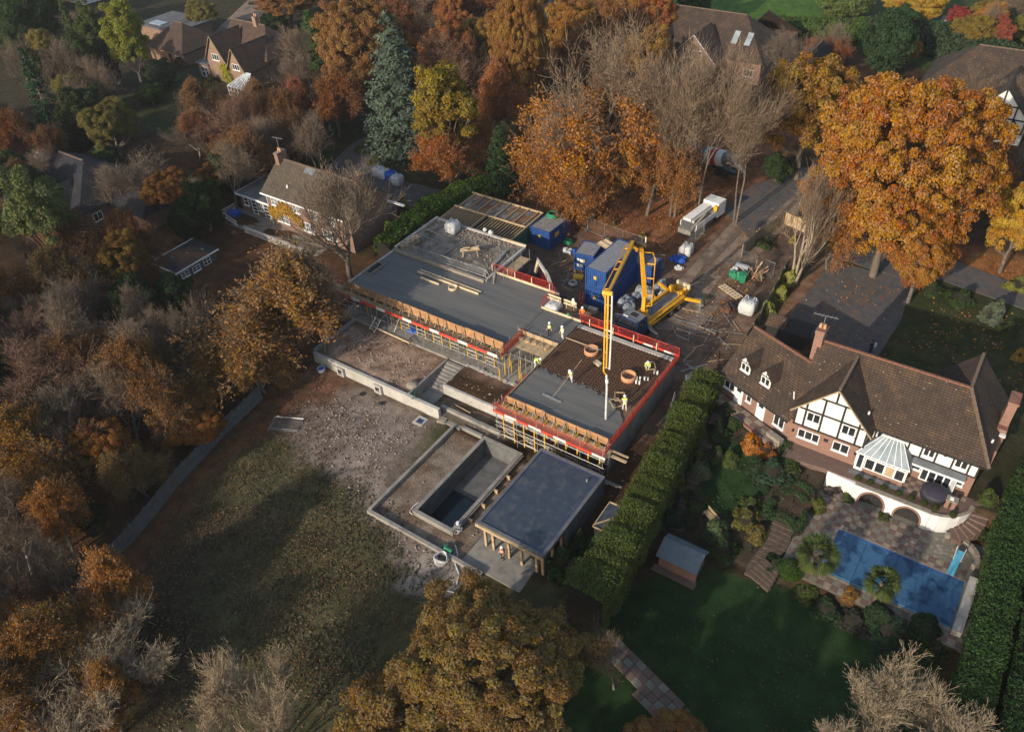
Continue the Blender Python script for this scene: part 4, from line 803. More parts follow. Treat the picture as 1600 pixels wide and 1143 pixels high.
# ---------------------------------------------------------------- the building under construction
bld = thing('unfinished_building', (-45, 52, 1.2), 'unfinished concrete house with flat roof slabs, half of one still being poured', 'building site')
b = MB(); b.box(-61.2,-47.65,51.5,60.0,4.3,4.6); b.box(-47.65,-38.9,51.5,62.2,4.3,4.6); b.build('roof_slab', M_['wet_slab'], bld)
part(bld, 'roof_slab', M_['wet_slab'], (-39.35,-34.32,54.75,59.15,4.28,4.56))
part(bld, 'upper_roof_slab', M_['old_slab'], (-61.4,-47.7,60.05,68.6,4.3,4.72))
for q in ((-61.45,-61.15,60.3,68.7,4.72,5.0), (-61.15,-47.65,68.4,68.7,4.72,4.92)): part(bld, 'kerb', M_['concrete_pale'], q)
part(bld, 'kerb', M_['stone'], (-61.3,-47.6,59.85,60.2,4.5,4.95)); part(bld, 'kerb', M_['concrete_pale'], (-47.75,-47.45,60.2,68.4,4.5,4.86))
part(bld, 'edge_trim', M_['concrete_pale'], (-61.45,-61.2,51.6,60.3,4.45,4.7))
part(bld, 'floor_slab', M_['concrete'], (-61.5,-34.6,49.95,62.0,1.1,1.42))
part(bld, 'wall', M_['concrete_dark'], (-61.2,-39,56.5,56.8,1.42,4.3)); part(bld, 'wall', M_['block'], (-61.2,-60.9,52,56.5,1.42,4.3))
part(bld, 'wall', M_['block'], (-61.2,-47.7,68.2,68.5,1.3,4.3)); part(bld, 'wall', M_['block'], (-48.0,-47.7,62.3,68.2,1.3,4.3)); part(bld, 'wall', M_['block'], (-61.4,-61.1,60.3,68.2,1.3,4.3))
part(bld, 'wall', M_['block'], (-47.6,-39.0,61.9,62.15,1.3,4.3)); part(bld, 'wall', M_['block'], (-39.2,-34.3,58.85,59.1,1.3,4.28))
for x in (-56.5,-52,-47.5,-43): part(bld, 'column', M_['concrete'], (x-.15,x+.15,52.6,52.9,1.42,4.3))
part(bld, 'side_wall', M_['concrete'], (-23.4,-23.12,45.6,58.8,.2,4.3)); part(bld, 'side_wall', M_['concrete'], (-34.3,-23.4,58.5,58.8,.2,4.3))
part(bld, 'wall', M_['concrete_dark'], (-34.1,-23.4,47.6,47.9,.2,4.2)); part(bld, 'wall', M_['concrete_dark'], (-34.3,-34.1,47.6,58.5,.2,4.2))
part(bld, 'deck', M_['ply_dark'], (-34.3,-23.12,45.25,58.9,4.24,4.44))
# freshly poured strip with a ragged wet edge
random.seed(3); pe = [(-34.2,45.35),(-23.25,45.35)]
for i in range(45):
    x = -23.25-i*(10.95/44); pe.append((x, 50.35+random.uniform(-.22,.28)+.5*math.sin(i*.35)*.35-max(0,(x+25.8))*.9))
b = MB(); b.prism(pe, 4.44, 4.6); b.build('fresh_concrete', M_['wet_slab'], bld)
b = MB()
for i in range(60): b.ball((random.uniform(-34,-25.5), 50.4+random.uniform(-.3,.5), 4.5), random.uniform(.08,.3), random.uniform(.08,.2), .07, 6, 4, .2)
b.build('slump', M_['wet_slab'], bld, kind='stuff')
bx_ = MB().box(-5.35,5.35,-.025,.025,-.025,.025).mesh('rebar'); bx_.materials.append(M_['rebar'])
by_ = MB().box(-.025,.025,-4.3,4.3,-.025,.025).mesh('rebar'); by_.materials.append(M_['rebar'])
L0 = np.array(bld.location)
for i in range(26):
    y = 50.5+i*.32; o = link('rebar', bx_, None, bld); o.location = Vector((-28.75, y, 4.53))-Vector(L0)
for i in range(32):
    x = -34.0+i*.335; o = link('rebar', by_, None, bld); o.location = Vector((x, 54.55, 4.56))-Vector(L0)
for y in (58.3,58.6): part(bld, 'edge_strip', M_['concrete_pale'], (-34.2,-23.3,y,y+.22,4.44,4.62))
# formwork boards at the slab edges, each its own board with props behind
def edge_boards(x0, x1, y, z0, z1, m, step=2.44):
    n = max(1, round((x1-x0)/step)); w = (x1-x0)/n
    for i in range(n):
        dz = random.uniform(-.05,.05); part(bld, 'formwork_board', M_[m], (x0+i*w+.01, x0+(i+1)*w-.01, y-.03, y+.03, z0, z1+dz))
    for i in range(n*2+1):
        x = x0+i*w/2; bb = MB(); bb.beam((x,y-.08,z0-.1),(x,y-.08,z1-random.uniform(.05,.2)),.08,.08); bb.beam((x,y-.1,z1-.1),(x,y-.75,z0-.05),.06,.06); bb.build('brace', M_['timber'], bld)
edge_boards(-61.2,-38.95,51.4,4.15,5.22,'ply'); edge_boards(-34.3,-23.2,45.14,4.15,4.95,'ply')
def edge_boards_y(y0, y1, x, z0, z1, m, step=2.44):
    n = max(1, round((y1-y0)/step)); w = (y1-y0)/n
    for i in range(n): part(bld, 'formwork_board', M_[m], (x-.03,x+.03,y0+i*w+.01,y0+(i+1)*w-.01,z0,z1+random.uniform(-.02,.02)))
edge_boards_y(45.2,54.7,-34.36,4.1,4.72,'timber'); edge_boards_y(51.5,54.7,-38.86,4.2,4.72,'timber')
part(bld, 'formwork_board', M_['timber_pale'], (-47.4,-38.9,62.2,62.3,4.25,4.85)); part(bld, 'formwork_board', M_['timber_pale'], (-39.3,-34.3,59.15,59.27,4.25,4.8))
part(bld, 'formwork_board', M_['timber'], (-39.35,-34.35,54.66,54.72,4.1,4.72)); part(bld, 'formwork_board', M_['timber_grey'], (-39.45,-39.38,54.8,62.2,4.4,4.62))
# formwork bearers under the decks
for x in np.arange(-53.5,-39,1.15): part(bld, 'bearer', M_['timber_grey'], (x-.05,x+.05,50.55,53.5,4.0,4.16))
for x in np.arange(-34,-23.2,1.1): part(bld, 'bearer', M_['yellow'], (x-.05,x+.05,44.4,46.8,3.92,4.1))
part(bld, 'beam', M_['yellow'], (-61.2,-39,51.1,51.2,3.8,4.0)); part(bld, 'beam', M_['yellow'], (-34.3,-23.3,44.75,44.85,3.72,3.92))

# ---------------------------------------------------------------- scaffolds
def scaffold(name, loc, label, xs, ys, z0, z1, lifts, boards, pick=None, mtop=None):
    t = thing(name, loc, label, 'scaffold')
    for x in xs:
        for y in ys:
            zt = z1+random.uniform(-.35,.35); b = MB(); b.tube([(x,y,z0),(x,y,zt)], .03, 6); b.build('standard', M_['steel'], t)
    for z in lifts:
        for y in ys: b = MB(); b.tube([(min(xs)-.2,y+.05,z),(max(xs)+.2,y+.05,z)], .026, 5); b.build('ledger', M_['steel'], t)
        for x in xs: b = MB(); b.tube([(x+.05,min(ys)-.15,z-.06),(x+.05,max(ys)+.15,z-.06)], .024, 5); b.build('transom', M_['steel'], t)
    for i in range(0, len(xs)-1, 2): b = MB(); b.tube([(xs[i],min(ys)-.05,z0+.2),(xs[i+1],min(ys)-.05,lifts[-1])], .024, 5); b.build('brace', M_['steel'], t)
    if boards is not None:
        x0, x1, y0, y1, z = boards; k = 4; n = max(1, int((x1-x0)/3.9)); w = (x1-x0)/n
        for i in range(n):
            for j in range(k): 
                h = (y1-y0)/k; part(t, 'board', M_['timber'], (x0+i*w+.02,x0+(i+1)*w-.02,y0+j*h+.01,y0+(j+1)*h-.01,z,z+.04))
    return t
sc1 = scaffold('scaffold', (-50,50.8,1.2), 'scaffold along the front of the long roof slab', list(np.linspace(-61.6,-39.0,10)), (50.2,51.0), 1.15, 5.45, (2.6,3.95), (-61.9,-38.9,50.25,51.05,4.02))
n = 18; w = 23.0/n
for i in range(n): part(sc1, 'toe_board', M_['white_board' if i%3 == 2 else 'red_board'], (-61.9+i*w,-61.9+(i+1)*w-.01,50.13,50.17,4.06,4.42))
sc2 = scaffold('scaffold', (-28.8,44.2,.25), 'scaffold and red edged platform along the front of the slab being poured', list(np.linspace(-34.5,-22.9,6)), (43.6,44.7), .25, 5.4, (2.1,3.6), (-34.8,-22.6,43.7,45.0,3.92))
n = 9; w = 12.2/n
for i in range(n): part(sc2, 'toe_board', M_['white_board' if i in (1,3,5,8) else 'red_board'], (-34.8+i*w,-34.8+(i+1)*w-.01,43.52,43.56,3.95,4.22))
for z in (1.2,2.8): b = MB(); b.tube([(-34.6,43.55,z),(-22.7,43.55,z)], .025, 5); b.build('ledger', M_['steel'], sc2)
for k in range(5):
    x = -34.5+k*2.32; b = MB(); b.tube([(x,43.55,1.2),(x+2.3,43.55,2.8)], .02, 5); b.tube([(x,43.55,2.8),(x+2.3,43.55,1.2)], .02, 5); b.build('cross_brace', M_['steel'], sc2)
sc3 = scaffold('scaffold', (-36.6,53.5,1.4), 'scaffold landing in the corner between the two roof slabs', [-39.0,-37.6,-36.2,-34.8], (52.6,54.2), 1.42, 5.3, (2.8,4.1), (-39.2,-34.6,52.5,54.55,4.15))
for i in range(5): b = MB(); b.obox((-38.4+i*.8,53.8,4.32), (.5,.3,.25), .3*i); b.build('block', M_['timber'], sc3)
sc4 = scaffold('scaffold', (-46.5,65.5,1.4), 'scaffold at the yard side of the upper roof slab', [-47.2,-46.0], (61.6,63.4,65.2,67.0), 1.4, 5.4, (2.8,4.3), (-47.4,-45.9,62.0,67.0,4.38))
sc5 = scaffold('scaffold', (-61.9,50.6,1.2), 'short scaffold bay at the left end of the long roof slab', [-63.0,-61.8], (50.2,51.6), 1.1, 5.6, (2.6,4.0), (-63.1,-61.8,50.2,51.7,4.02))
# yellow shoring frames and props
def shoring(loc, rz, h, label, group):
    t = thing('shoring_frame', loc, label, 'shoring frame', group, rz)
    for x in (-.6,.6): b = MB(); b.box(x-.05,x+.05,-.05,.05,0,h); b.build('leg', M_['yellow'], t, world=False)
    for z in (.45,1.0,1.55,h-.2): b = MB(); b.tube([(-.6,0,z),(.6,0,z)], .03, 5); b.build('rail', M_['white_board'], t, world=False)
    b = MB(); b.tube([(-.6,.04,.4),(.6,.04,1.6)], .022, 5); b.build('brace', M_['steel'], t, world=False)
    b = MB(); b.box(-.7,.7,-.06,.06,h,h+.14); b.build('head_beam', M_['timber_grey'], t, world=False); return t
S0 = None
for y in (51.3,52.8):
    for i in range(6):
        p = (-52.6+i*2.35,y,1.42)
        if S0 is None: S0 = shoring(p, 0, 2.42, 'yellow shoring frame under the long roof slab, front row, leftmost', 'yellow shoring frames under the long slab')
        else: c = copy_tree(S0); c.location = p; c['label'] = 'yellow shoring frame under the long roof slab, '+('front' if y < 52 else 'back')+' row, '+ORD[i]+' from the left'
S1 = None
for y in (44.05,46.2):
    for i in range(5):
        p = (-33.4+i*2.35,y,.25)
        if S1 is None: S1 = shoring(p, 0, 3.4, 'tall yellow shoring frame under the slab being poured, front row, leftmost', 'yellow shoring frames under the slab being poured')
        else: c = copy_tree(S1); c.location = p; c['label'] = 'tall yellow shoring frame under the slab being poured, '+('front' if y < 45 else 'back')+' row, '+ORD[i]+' from the left'
def prop(loc, h, m, label, group):
    t = thing('prop', loc, label, 'prop', group)
    b = MB(); b.tube([(0,0,0),(0,0,h*.6)], .06, 7); b.build('outer_tube', M_[m], t, world=False); b = MB(); b.tube([(0,0,h*.6),(0,0,h)], .045, 7); b.build('inner_tube', M_['steel'], t, world=False)
    b = MB(); b.box(-.1,.1,-.1,.1,0,.02); b.build('base_plate', M_['steel'], t, world=False); return t
PY = PG = None
for i, (x,y) in enumerate([(-38.6,50.9),(-38.2,51.5),(-37.5,52.2),(-38.9,52.2),(-37.0,51.2),(-35.6,52.3),(-36.2,50.4),(-38.5,49.8),(-58.2,51.2),(-57.9,52.4),(-55.2,52.0)]):
    if PY is None: PY = prop((x,y,1.42), 2.75, 'yellow', 'yellow steel prop standing under the edge of a roof slab', 'yellow steel props')
    else: c = copy_tree(PY); c.location = (x,y,1.42)
for i, (x,y) in enumerate([(-37.9,50.6),(-36.6,51.9),(-35.4,51.2),(-60.5,51.6),(-59.6,53.0),(-57,53.4),(-54.6,51.2)]):
    if PG is None: PG = prop((x,y,1.42), 2.75, 'steel', 'grey steel prop standing under the edge of a roof slab', 'grey steel props')
    else: c = copy_tree(PG); c.location = (x,y,1.42)

# ---------------------------------------------------------------- red mesh barriers
def red_barrier(loc, rz, w, label, group, toe=True, h=1.1):
    t = thing('edge_barrier', loc, label, 'barrier', group, rz)
    b = MB()
    for z in (.1, h): b.tube([(0,0,z),(w,0,z)], .028, 5)
    for x in (.02, w-.02): b.tube([(x,0,0),(x,0,h)], .028, 5)
    b.build('frame', M_['red'], t, world=False); b = MB()
    for z in np.linspace(.28,h-.17,4): b.beam((0,0,z),(w,0,z),.022,.022)
    for x in np.linspace(.15,w-.15,int(w/.17)): b.beam((x,0,.1),(x,0,h),.01,.01)
    b.build('mesh', M_['red'], t, world=False)
    if toe: b = MB(); b.box(.02,w-.02,-.03,.01,.02,.24); b.build('toe_board', M_['red_board'], t, world=False)
    return t
def barrier_run(p0, p1, z, label, group, w=2.5, toe=True, white=()):
    p0 = Vector(p0); p1 = Vector(p1); L = (p1-p0).length; n = max(1, round(L/w)); d = (p1-p0)/n; rz = math.atan2(d.y, d.x); first = None
    for i in range(n):
        p = p0+d*i
        if first is None: first = red_barrier((p.x,p.y,z), rz, L/n, label, group, toe); o = first
        else: o = copy_tree(first); o.location = (p.x,p.y,z)
        if n > 1: o['label'] = label+', '+ORD[i]+' panel from the '+('left' if abs(d.x) > abs(d.y) else 'near')+' end'
        if i in white:
            b = MB(); b.box(L/n*.3,L/n*.75,-.05,-.03,.03,.23); b.build('white_panel', M_['white_board'], o, world=False)
barrier_run((-34.5,59.35), (-23.0,59.3), 4.5, 'red mesh barrier behind the slab being poured', 'red barriers at the back of the pour', white=(1,3,4))
barrier_run((-48.2,62.45), (-39.9,62.5), 4.55, 'red mesh barrier behind the long slab', 'red barriers at the back of the long slab', toe=True)
barrier_run((-34.8,43.6), (-22.7,43.6), 3.96, 'red mesh barrier on the platform before the pour', 'red barriers in front of the pour', toe=False)
barrier_run((-22.85,44.0), (-22.95,59.3), 4.2, 'red mesh barrier on the hedge side of the pour', 'red barriers at the side of the pour', toe=True)
barrier_run((-34.75,44.2), (-34.75,49.4), 3.3, 'low red barrier at the stair side of the pour', 'red barriers at the stair side', toe=True)
barrier_run((-38.6,50.4), (-38.6,54.5), 4.15, 'red mesh barrier across the end of the long slab', 'red barriers at the end of the long slab', w=4, toe=True)
barrier_run((-63.0,51.7), (-61.4,51.7), 4.2, 'short red mesh barrier at the far left corner of the long slab', 'red barrier at the left corner', toe=True)
barrier_run((-39.4,59.4), (-39.4,62.2), 4.5, 'red mesh barrier at the step between the long slab and the link slab', 'red barrier at the link', w=3, toe=False)
for i, x in enumerate((-48.1,-45.9,-44.9,-42.6,-40.2)):
    b = MB(); b.box(x-.05,x+.05,62.28,62.36,4.4,5.6); solo(b, 'timber_post', M_['timber_pale'], 'pale timber post against the red barrier behind the long slab', 'post', 'timber posts behind the long slab')
for i, x in enumerate((-33.2,-30.4,-28.0,-25.4)):
    b = MB(); b.box(x-.05,x+.05,59.1,59.18,4.4,5.4); solo(b, 'timber_post', M_['timber_pale'], 'pale timber post against the red barrier behind the slab being poured', 'post', 'timber posts behind the pour')

# ---------------------------------------------------------------- things on the roof slabs
def stick(name, p, q, w, h, m, label, cat, group=None):
    b = MB(); b.beam(p, q, w, h); return solo(b, name, M_[m], label, cat, group)
stick('timber_beam', (-55.59,57.7,4.75), (-46.7,57.65,4.75), .16, .2, 'timber_pale', 'long pale timber beam lying on the long slab', 'timber')
stick('timber_beam', (-55.64,58.23,4.7), (-46.71,58.16,4.7), .14, .12, 'timber_pale', 'second long timber lying close behind the pale beam', 'timber')
stick('timber_beam', (-54.59,56.95,4.72), (-51.81,56.91,4.72), .16, .2, 'timber_pale', 'short pale timber beam in front of the long ones', 'timber')
stick('timber_beam', (-54.56,57.42,4.9), (-52.32,57.36,4.9), .1, .1, 'timber_grey', 'short grey batten resting between the pale beams', 'timber')
def ring(p, r, h, m, label):
    b = MB(); n = 20; prof = [(r,0),(r,h),(r-.1,h),(r-.1,.02)]
    b.lathe(prof, p, n); return solo(b, 'formwork_ring', M_[m], label, 'ring', None, True, p)
ring((-49.96,57.15,4.6), .55, .32, 'timber_pale', 'pale round opening former on the long slab')
ring((-30.82,55.36,4.5), .75, .55, 'clay', 'clay coloured round opening former with a shovel across it')
ring((-25.71,53.72,4.5), .75, .6, 'clay', 'clay coloured round opening former near the hedge side')
b = MB(); p = np.array((-60.64,55.66,4.6)); q = np.array((2.1,.9))
for q4 in ((-1.3,1.3,-.55,-.43),(-1.3,1.3,.43,.55),(-1.3,-1.18,-.43,.43),(1.18,1.3,-.43,.43)): b.box(p[0]+q4[2]*1.0,p[0]+q4[3]*1.0,p[1]+q4[0],p[1]+q4[1],4.6,4.82)
solo(b, 'opening_frame', M_['timber_grey'], 'rectangular opening frame on the far left of the long slab', 'frame')
part(bld, 'opening', M_['black'], (p[0]-.43,p[0]+.43,p[1]-1.18,p[1]+1.18,4.601,4.606))  # black sheet on the solid slab, standing for the dark of a hole
stick('rail', (-34.29,55.94,4.7), (-30.83,55.75,4.9), .05, .05, 'timber_pale', 'long pale rail reaching to the round former with the shovel', 'rail')
stick('shovel', (-30.93,55.02,5.2), (-29.78,55.59,5.2), .08, .04, 'steel', 'shovel lying across the round former', 'shovel')
b = MB(); c = Vector((-29.36,53.98,4.6)); b.obox(c+Vector((0,0,.1)), (.8,.3,.2), -.3); b.obox(c+Vector((.05,.25,.1)), (.8,.2,.18), -.3); solo(b, 'timber_block', M_['timber_pale'], 'pair of pale timber blocks on the reinforcement', 'timber block')
for i, (px, lab) in enumerate([((-24.76,53.5,4.6),'upper'),((-24.29,54.33,4.6),'rear'),((-24.97,54.03,4.6),'middle'),((-23.92,55.67,4.6),'rightmost')]):
    b = MB(); c = Vector(px)
    for k in range(2): b.lathe([(.09,0),(.09,.45),(.06,.45),(.06,.05)], (c.x+k*.3,c.y+.1*k,c.z-.1), 8)
    solo(b, 'pipe_stub', M_['white'], ['pair of white pipe stubs nearest the clay ring','pair of white pipe stubs behind the clay ring','pair of white pipe stubs left of the others','pair of white pipe stubs by the kneeling worker'][i], 'pipe')
# cut timber boxes beside the worker at the pour edge
for i, (px, rz, lab) in enumerate([((-25.08,50.73,4.6),.5,'open timber stool frame behind the worker at the pour edge'),((-24.96,49.76,4.6),.9,'open timber stool frame left of the worker at the pour edge'),((-24.64,56.25,4.6),.6,'timber kneeling frame before the seated worker')]):
    t = thing('stool_frame', px, lab, 'frame', None, rz)
    for x in (-.45,.45): b = MB(); b.beam((x,-.55,.25),(x,.55,.25),.08,.08); b.build('rail', M_['timber'], t, world=False)
    for y in (-.55,.55): b = MB(); b.beam((-.45,y,.25),(.45,y,.25),.08,.08); b.build('rail', M_['timber'], t, world=False)
    for x in (-.45,.45):
        for y in (-.5,.5): b = MB(); b.box(x-.03,x+.03,y-.03,y+.03,0,.25); b.build('leg', M_['timber_grey'], t, world=False)
# upper deck
def crowd_barrier(loc, rz, w, label, group):
    t = thing('pedestrian_barrier', loc, label, 'barrier', group, rz); b = MB()
    b.tube([(0,0,.1),(0,0,.95),(.12,0,1.05),(w-.12,0,1.05),(w,0,.95),(w,0,.1),(0,0,.1)], .045, 5); b.build('frame', M_['steel'], t, world=False); b = MB()
    for x in np.linspace(.15,w-.15,14): b.beam((x,0,.1),(x,0,1.05),.02,.02)
    b.build('bars', M_['steel'], t, world=False)
    for x in (.3,w-.3): b = MB(); b.beam((x,-.3,.02),(x,.3,.02),.05,.03); b.build('foot', M_['steel'], t, world=False)
    return t
first = crowd_barrier((-60.6,60.5,4.72), 0, 2.5, 'galvanised pedestrian barrier along the front of the upper slab', 'pedestrian barriers on the upper slab')
for i in range(1,5): c = copy_tree(first); c.location = (-60.6+i*2.55,60.5+.06*i,4.72); c['label'] = ORD[i]+' galvanised pedestrian barrier from the left along the front of the upper slab'
first['label'] = 'leftmost galvanised pedestrian barrier along the front of the upper slab'
crowd_barrier((-47.6,62.2,4.6), math.radians(-60), 2.3, 'galvanised barrier set at an angle at the corner of the upper slab', None)
b = MB(); b.tube([(-48.3,60.8,4.72),(-48.1,61.0,5.7),(-47.9,60.7,4.72)], .03, 5); b.tube([(-48.1,61.0,5.7),(-48.0,61.4,4.72)], .03, 5); solo(b, 'tripod', M_['white'], 'white survey tripod at the corner of the upper slab', 'tripod')
def tonne_bag(loc, s, label, m='bag', group=None, full=1.0, rz=0.):
    t = thing('bulk_bag', loc, label, 'bulk bag', group, rz); b = MB(); n = 16
    for i, (z, r) in enumerate([(0,.42),(.12,.5),(.5,.53),(.8,.5),(.92,.44)]):
        for j in range(n):
            a = 2*math.pi*j/n; k = 1/max(abs(math.cos(a)),abs(math.sin(a)))**.85; rr = r*k*(1+random.uniform(-.05,.05)); b.v.append((rr*math.cos(a)*s, rr*math.sin(a)*s, z*s*full))
    for i in range(4):
        for j in range(n): b.f.append([i*n+j,i*n+(j+1)%n,(i+1)*n+(j+1)%n,(i+1)*n+j]); b.mi.append(0)
    b.f += [list(range(n-1,-1,-1)), [4*n+j for j in range(n)]]; b.mi += [0,0]
    b.build('bag', M_[m], t, world=False, smooth=True)
    for k in range(4):
        a = math.pi/4+k*math.pi/2; x,y = .4*s*math.cos(a), .4*s*math.sin(a); b = MB(); b.tube([(x-.1*s,y,.85*s*full),(x-.05*s,y,1.1*s*full),(x+.08*s,y,1.08*s*full),(x+.12*s,y,.85*s*full)], .03*s, 5); b.build('handle', M_[m], t, world=False)
    return t
tonne_bag((-57.47,66.97,4.75), 1.5, 'full white bulk bag on the upper slab')
for i, px in enumerate([(-60.23,60.87,4.75),(-60.18,61.92,4.75),(-60.11,62.82,4.75)]):
    t = thing('cable_drum', px, ['timber cable drum on the upper slab, nearest of three','middle timber cable drum of three on the upper slab','timber cable drum on the upper slab, farthest of three'][i], 'cable drum')
    for z in (0,.55): b = MB(); b.lathe([(.5,z),(.5,z+.08),(.18,z+.08),(.18,z)], (0,0,0), 16); b.build('flange', M_['timber'], t, world=False)
    b = MB(); b.lathe([(.22,.08),(.22,.55)], (0,0,0), 12); b.build('core', M_['timber_grey'], t, world=False)
for p, q, lab in [((-60.75,64.36,4.76),(-57.26,64.1,4.76),'long weathered plank on the upper slab, nearest the left edge'),((-60.69,65.83,4.76),(-57.48,65.53,4.76),'weathered plank on the upper slab beside the longest one'),((-60.43,67.07,4.76),(-57.74,66.8,4.76),'weathered plank close to the bulk bag'),((-55.31,61.86,4.76),(-55.02,66.25,4.76),'long thin plank lying across the middle of the upper slab'),((-54.79,63.99,4.76),(-54.63,65.61,4.76),'short plank in the middle of the upper slab'),((-51.27,62.9,4.76),(-49.98,62.68,4.76),'plank lying by the trestle on the upper slab'),((-55,67.3,4.76),(-52.24,67.15,4.76),'plank at the back of the upper slab')]:
    stick('plank', p, q, .3, .06, 'timber_grey', lab, 'plank')
t = thing('trestle', (-52.2,63.51,4.75), 'timber trestle stacked with offcuts on the upper slab', 'trestle', None, .7)
for x in (-.9,.9):
    for y in (-.35,.35): b = MB(); b.beam((x,y,0),(x*.9,y*.3,.8),.09,.09); b.build('leg', M_['timber'], t, world=False)
b = MB(); b.box(-1.2,1.2,-.15,.15,.8,.95); b.build('top', M_['timber'], t, world=False)
for i in range(5): b = MB(); b.obox((random.uniform(-.8,.8),random.uniform(-.1,.1),1.0+.06*i),(.9,.12,.06),random.uniform(-.6,.6)); b.build('offcut', M_['timber_pale'], t, world=False)
r_ = np.random.default_rng(5); b = MB()
for i in range(420):
    x = r_.uniform(-60.8,-48); y = 68.2-abs(r_.normal(0,.7)) if r_.random() < .75 else r_.uniform(61,68)
    if x > -50.5 and r_.random() < .7: y = r_.uniform(62.5,68.2)
    s = r_.uniform(.05,.22); b.obox((x,y,4.73+s*.3),(s,s*.8,s*.6),r_.random()*3)
o = b.build('brick_rubble', M_['flint']); o['kind'] = 'stuff'
for i, (p, s) in enumerate([((-54.04,69.11,4.75),.5),((-52.96,68.84,4.75),.6)]):
    b = MB(); b.ball((p[0],p[1],p[2]+s*.4), s*.6, s*.55, s*.6, 9, 6, .12); solo(b, 'white_sack', M_['bag'], ['small white sack at the back of the upper slab','larger white sack at the back right of the upper slab'][i], 'sack', None, True)
stick('roof_edge_beam', (-50.79,68.39,5), (-47.43,68.45,5), .25, .18, 'timber_pale', 'pale timber lying along the back edge of the upper slab', 'timber')
stick('ladder_beam', (-48.34,62.11,5), (-48.93,66.26,5), .3, .06, 'steel', 'aluminium staging board along the right edge of the upper slab', 'board')
# landing boards behind the link slab
t = thing('timber_guard_rail', (-39.46,60.75,4.5), 'pale double timber guard rail behind the link slab, left of two', 'guard rail')
L_ = Vector((-39.46,60.75,4.5)); R_ = Vector((-37.68,60.68,4.5))
for z in (.55,.95): b = MB(); b.beam(L_+Vector((0,0,z)), R_+Vector((0,0,z)), .06, .22); b.build('rail', M_['timber_pale'], t)
for q in (L_*.8+R_*.2, L_*.2+R_*.8): b = MB(); b.beam(q, q+Vector((0,.1,1.05)), .1, .1); b.build('post', M_['timber'], t)
t = thing('timber_guard_rail', (-37.44,60.83,4.5), 'pale double timber guard rail behind the link slab, right of two', 'guard rail')
L_ = Vector((-37.37,60.73,4.5)); R_ = Vector((-35.75,60.73,4.5))
for z in (.55,.95): b = MB(); b.beam(L_+Vector((0,0,z)), R_+Vector((0,0,z)), .06, .22); b.build('rail', M_['timber_pale'], t)
for q in (L_*.8+R_*.2, L_*.2+R_*.8): b = MB(); b.beam(q, q+Vector((0,.1,1.05)), .1, .1); b.build('post', M_['timber'], t)
part(bld, 'rear_landing', M_['ply_dark'], (-39.3,-34.3,59.3,61.6,4.05,4.2)); part(bld, 'landing_post', M_['timber_grey'], (-39.2,-39.0,61.3,61.5,1.4,4.05), (-34.6,-34.4,61.3,61.5,1.4,4.05))
tonne_bag((-38.31,60.1,4.2), 1.5, 'open white bulk bag on the landing behind the link slab', full=.55)
b = MB(); c = Vector((-36.04,59.47,4.5)); b.lathe([(.12,0),(.22,.12),(.2,.3),(.08,.45)], c, 10); solo(b, 'green_container', M_['green_plastic'], 'small green can on the kerb behind the link slab', 'can', None, True)

# ---------------------------------------------------------------- garden walls, steps, pool tank, pool house
def wall(name, boxes, m, label, cat='wall'):
    b = MB()
    for q in boxes: b.box(*q)
    return solo(b, name, M_[m], label, cat)
b = MB(); b.prism([(-59.1,42.9),(-41.35,42.9),(-41.35,43.25),(-59.1,43.25)], -.3, 1.35); w_ = solo(b, 'retaining_wall', M_['concrete_pale'], 'long pale concrete retaining wall above the lower garden', 'wall')
wall('return_wall', [(-59.4,-59.05,43.25,50.0,.2,1.5)], 'concrete', 'low concrete wall closing the left end of the stony terrace')
wall('stair_wall', [(-45.6,-45.38,43.27,49.9,-.2,1.42)], 'concrete', 'concrete wall on the left of the garden steps')
wall('stair_wall', [(-43.2,-42.98,46.35,49.9,-.2,1.42)], 'concrete', 'concrete wall on the right of the garden steps')
wall('retaining_wall', [(-43.2,-34.4,46.05,46.33,.1,1.5)], 'concrete_pale', 'pale concrete wall right of the garden steps')
b = MB(); random.seed(9)
for i in range(26): x = -42.9+i*.33; b.obox((x,50.0+random.uniform(-.1,.1),1.35),(.36,.4,.35+random.uniform(-.15,.15)),random.uniform(-.3,.3))
solo(b, 'broken_wall', M_['concrete_pale'], 'broken top of an old wall between the steps and the slab being poured', 'wall')
st = thing('garden_steps', (-44.2,46.5,0), 'flight of concrete steps down from the terrace', 'steps')
for i in range(9): part(st, 'step', M_['concrete'], (-45.36,-43.22,49.7-.42*(i+1)-.0,49.7-.42*i,-.1,1.3-.135*i))
part(st, 'landing', M_['concrete'], (-45.36,-42.0,43.3,45.9,-.2,.1))
wall('terrace_wall', [(-42.0,-34.6,44.0,44.35,-.2,.72)], 'concrete', 'lower concrete wall between the steps and the pool tank')
wall('terrace_slab', [(-41.0,-38.6,42.7,43.9,-.2,.2)], 'concrete', 'concrete slab at the foot of the garden steps')
wall('terrace_wall', [(-38.5,-36.0,42.9,43.2,-.2,.45)], 'concrete', 'short concrete wall behind the pool tank')
wall('pool_garden_wall', [(-39.4,-39.08,30.1,42.4,-.5,.5)], 'concrete', 'long low concrete wall at the left of the pool tank')
wall('pool_garden_wall', [(-39.4,-26.6,29.8,30.12,-.7,.42)], 'concrete', 'low concrete wall across the front of the pool tank')
pt = thing('pool_tank', (-33.5,37.4,-2), 'empty concrete swimming pool tank with a little green water at its near end', 'pool tank')
for q in ((-35.75,-35.4,31.9,43.0,-2.3,.62),(-31.5,-31.15,31.9,43.0,-2.3,.62),(-35.4,-31.5,31.9,32.25,-2.3,.62),(-35.4,-31.5,42.65,43.0,-2.3,.62)): part(pt, 'tank_wall', M_['concrete'], q)
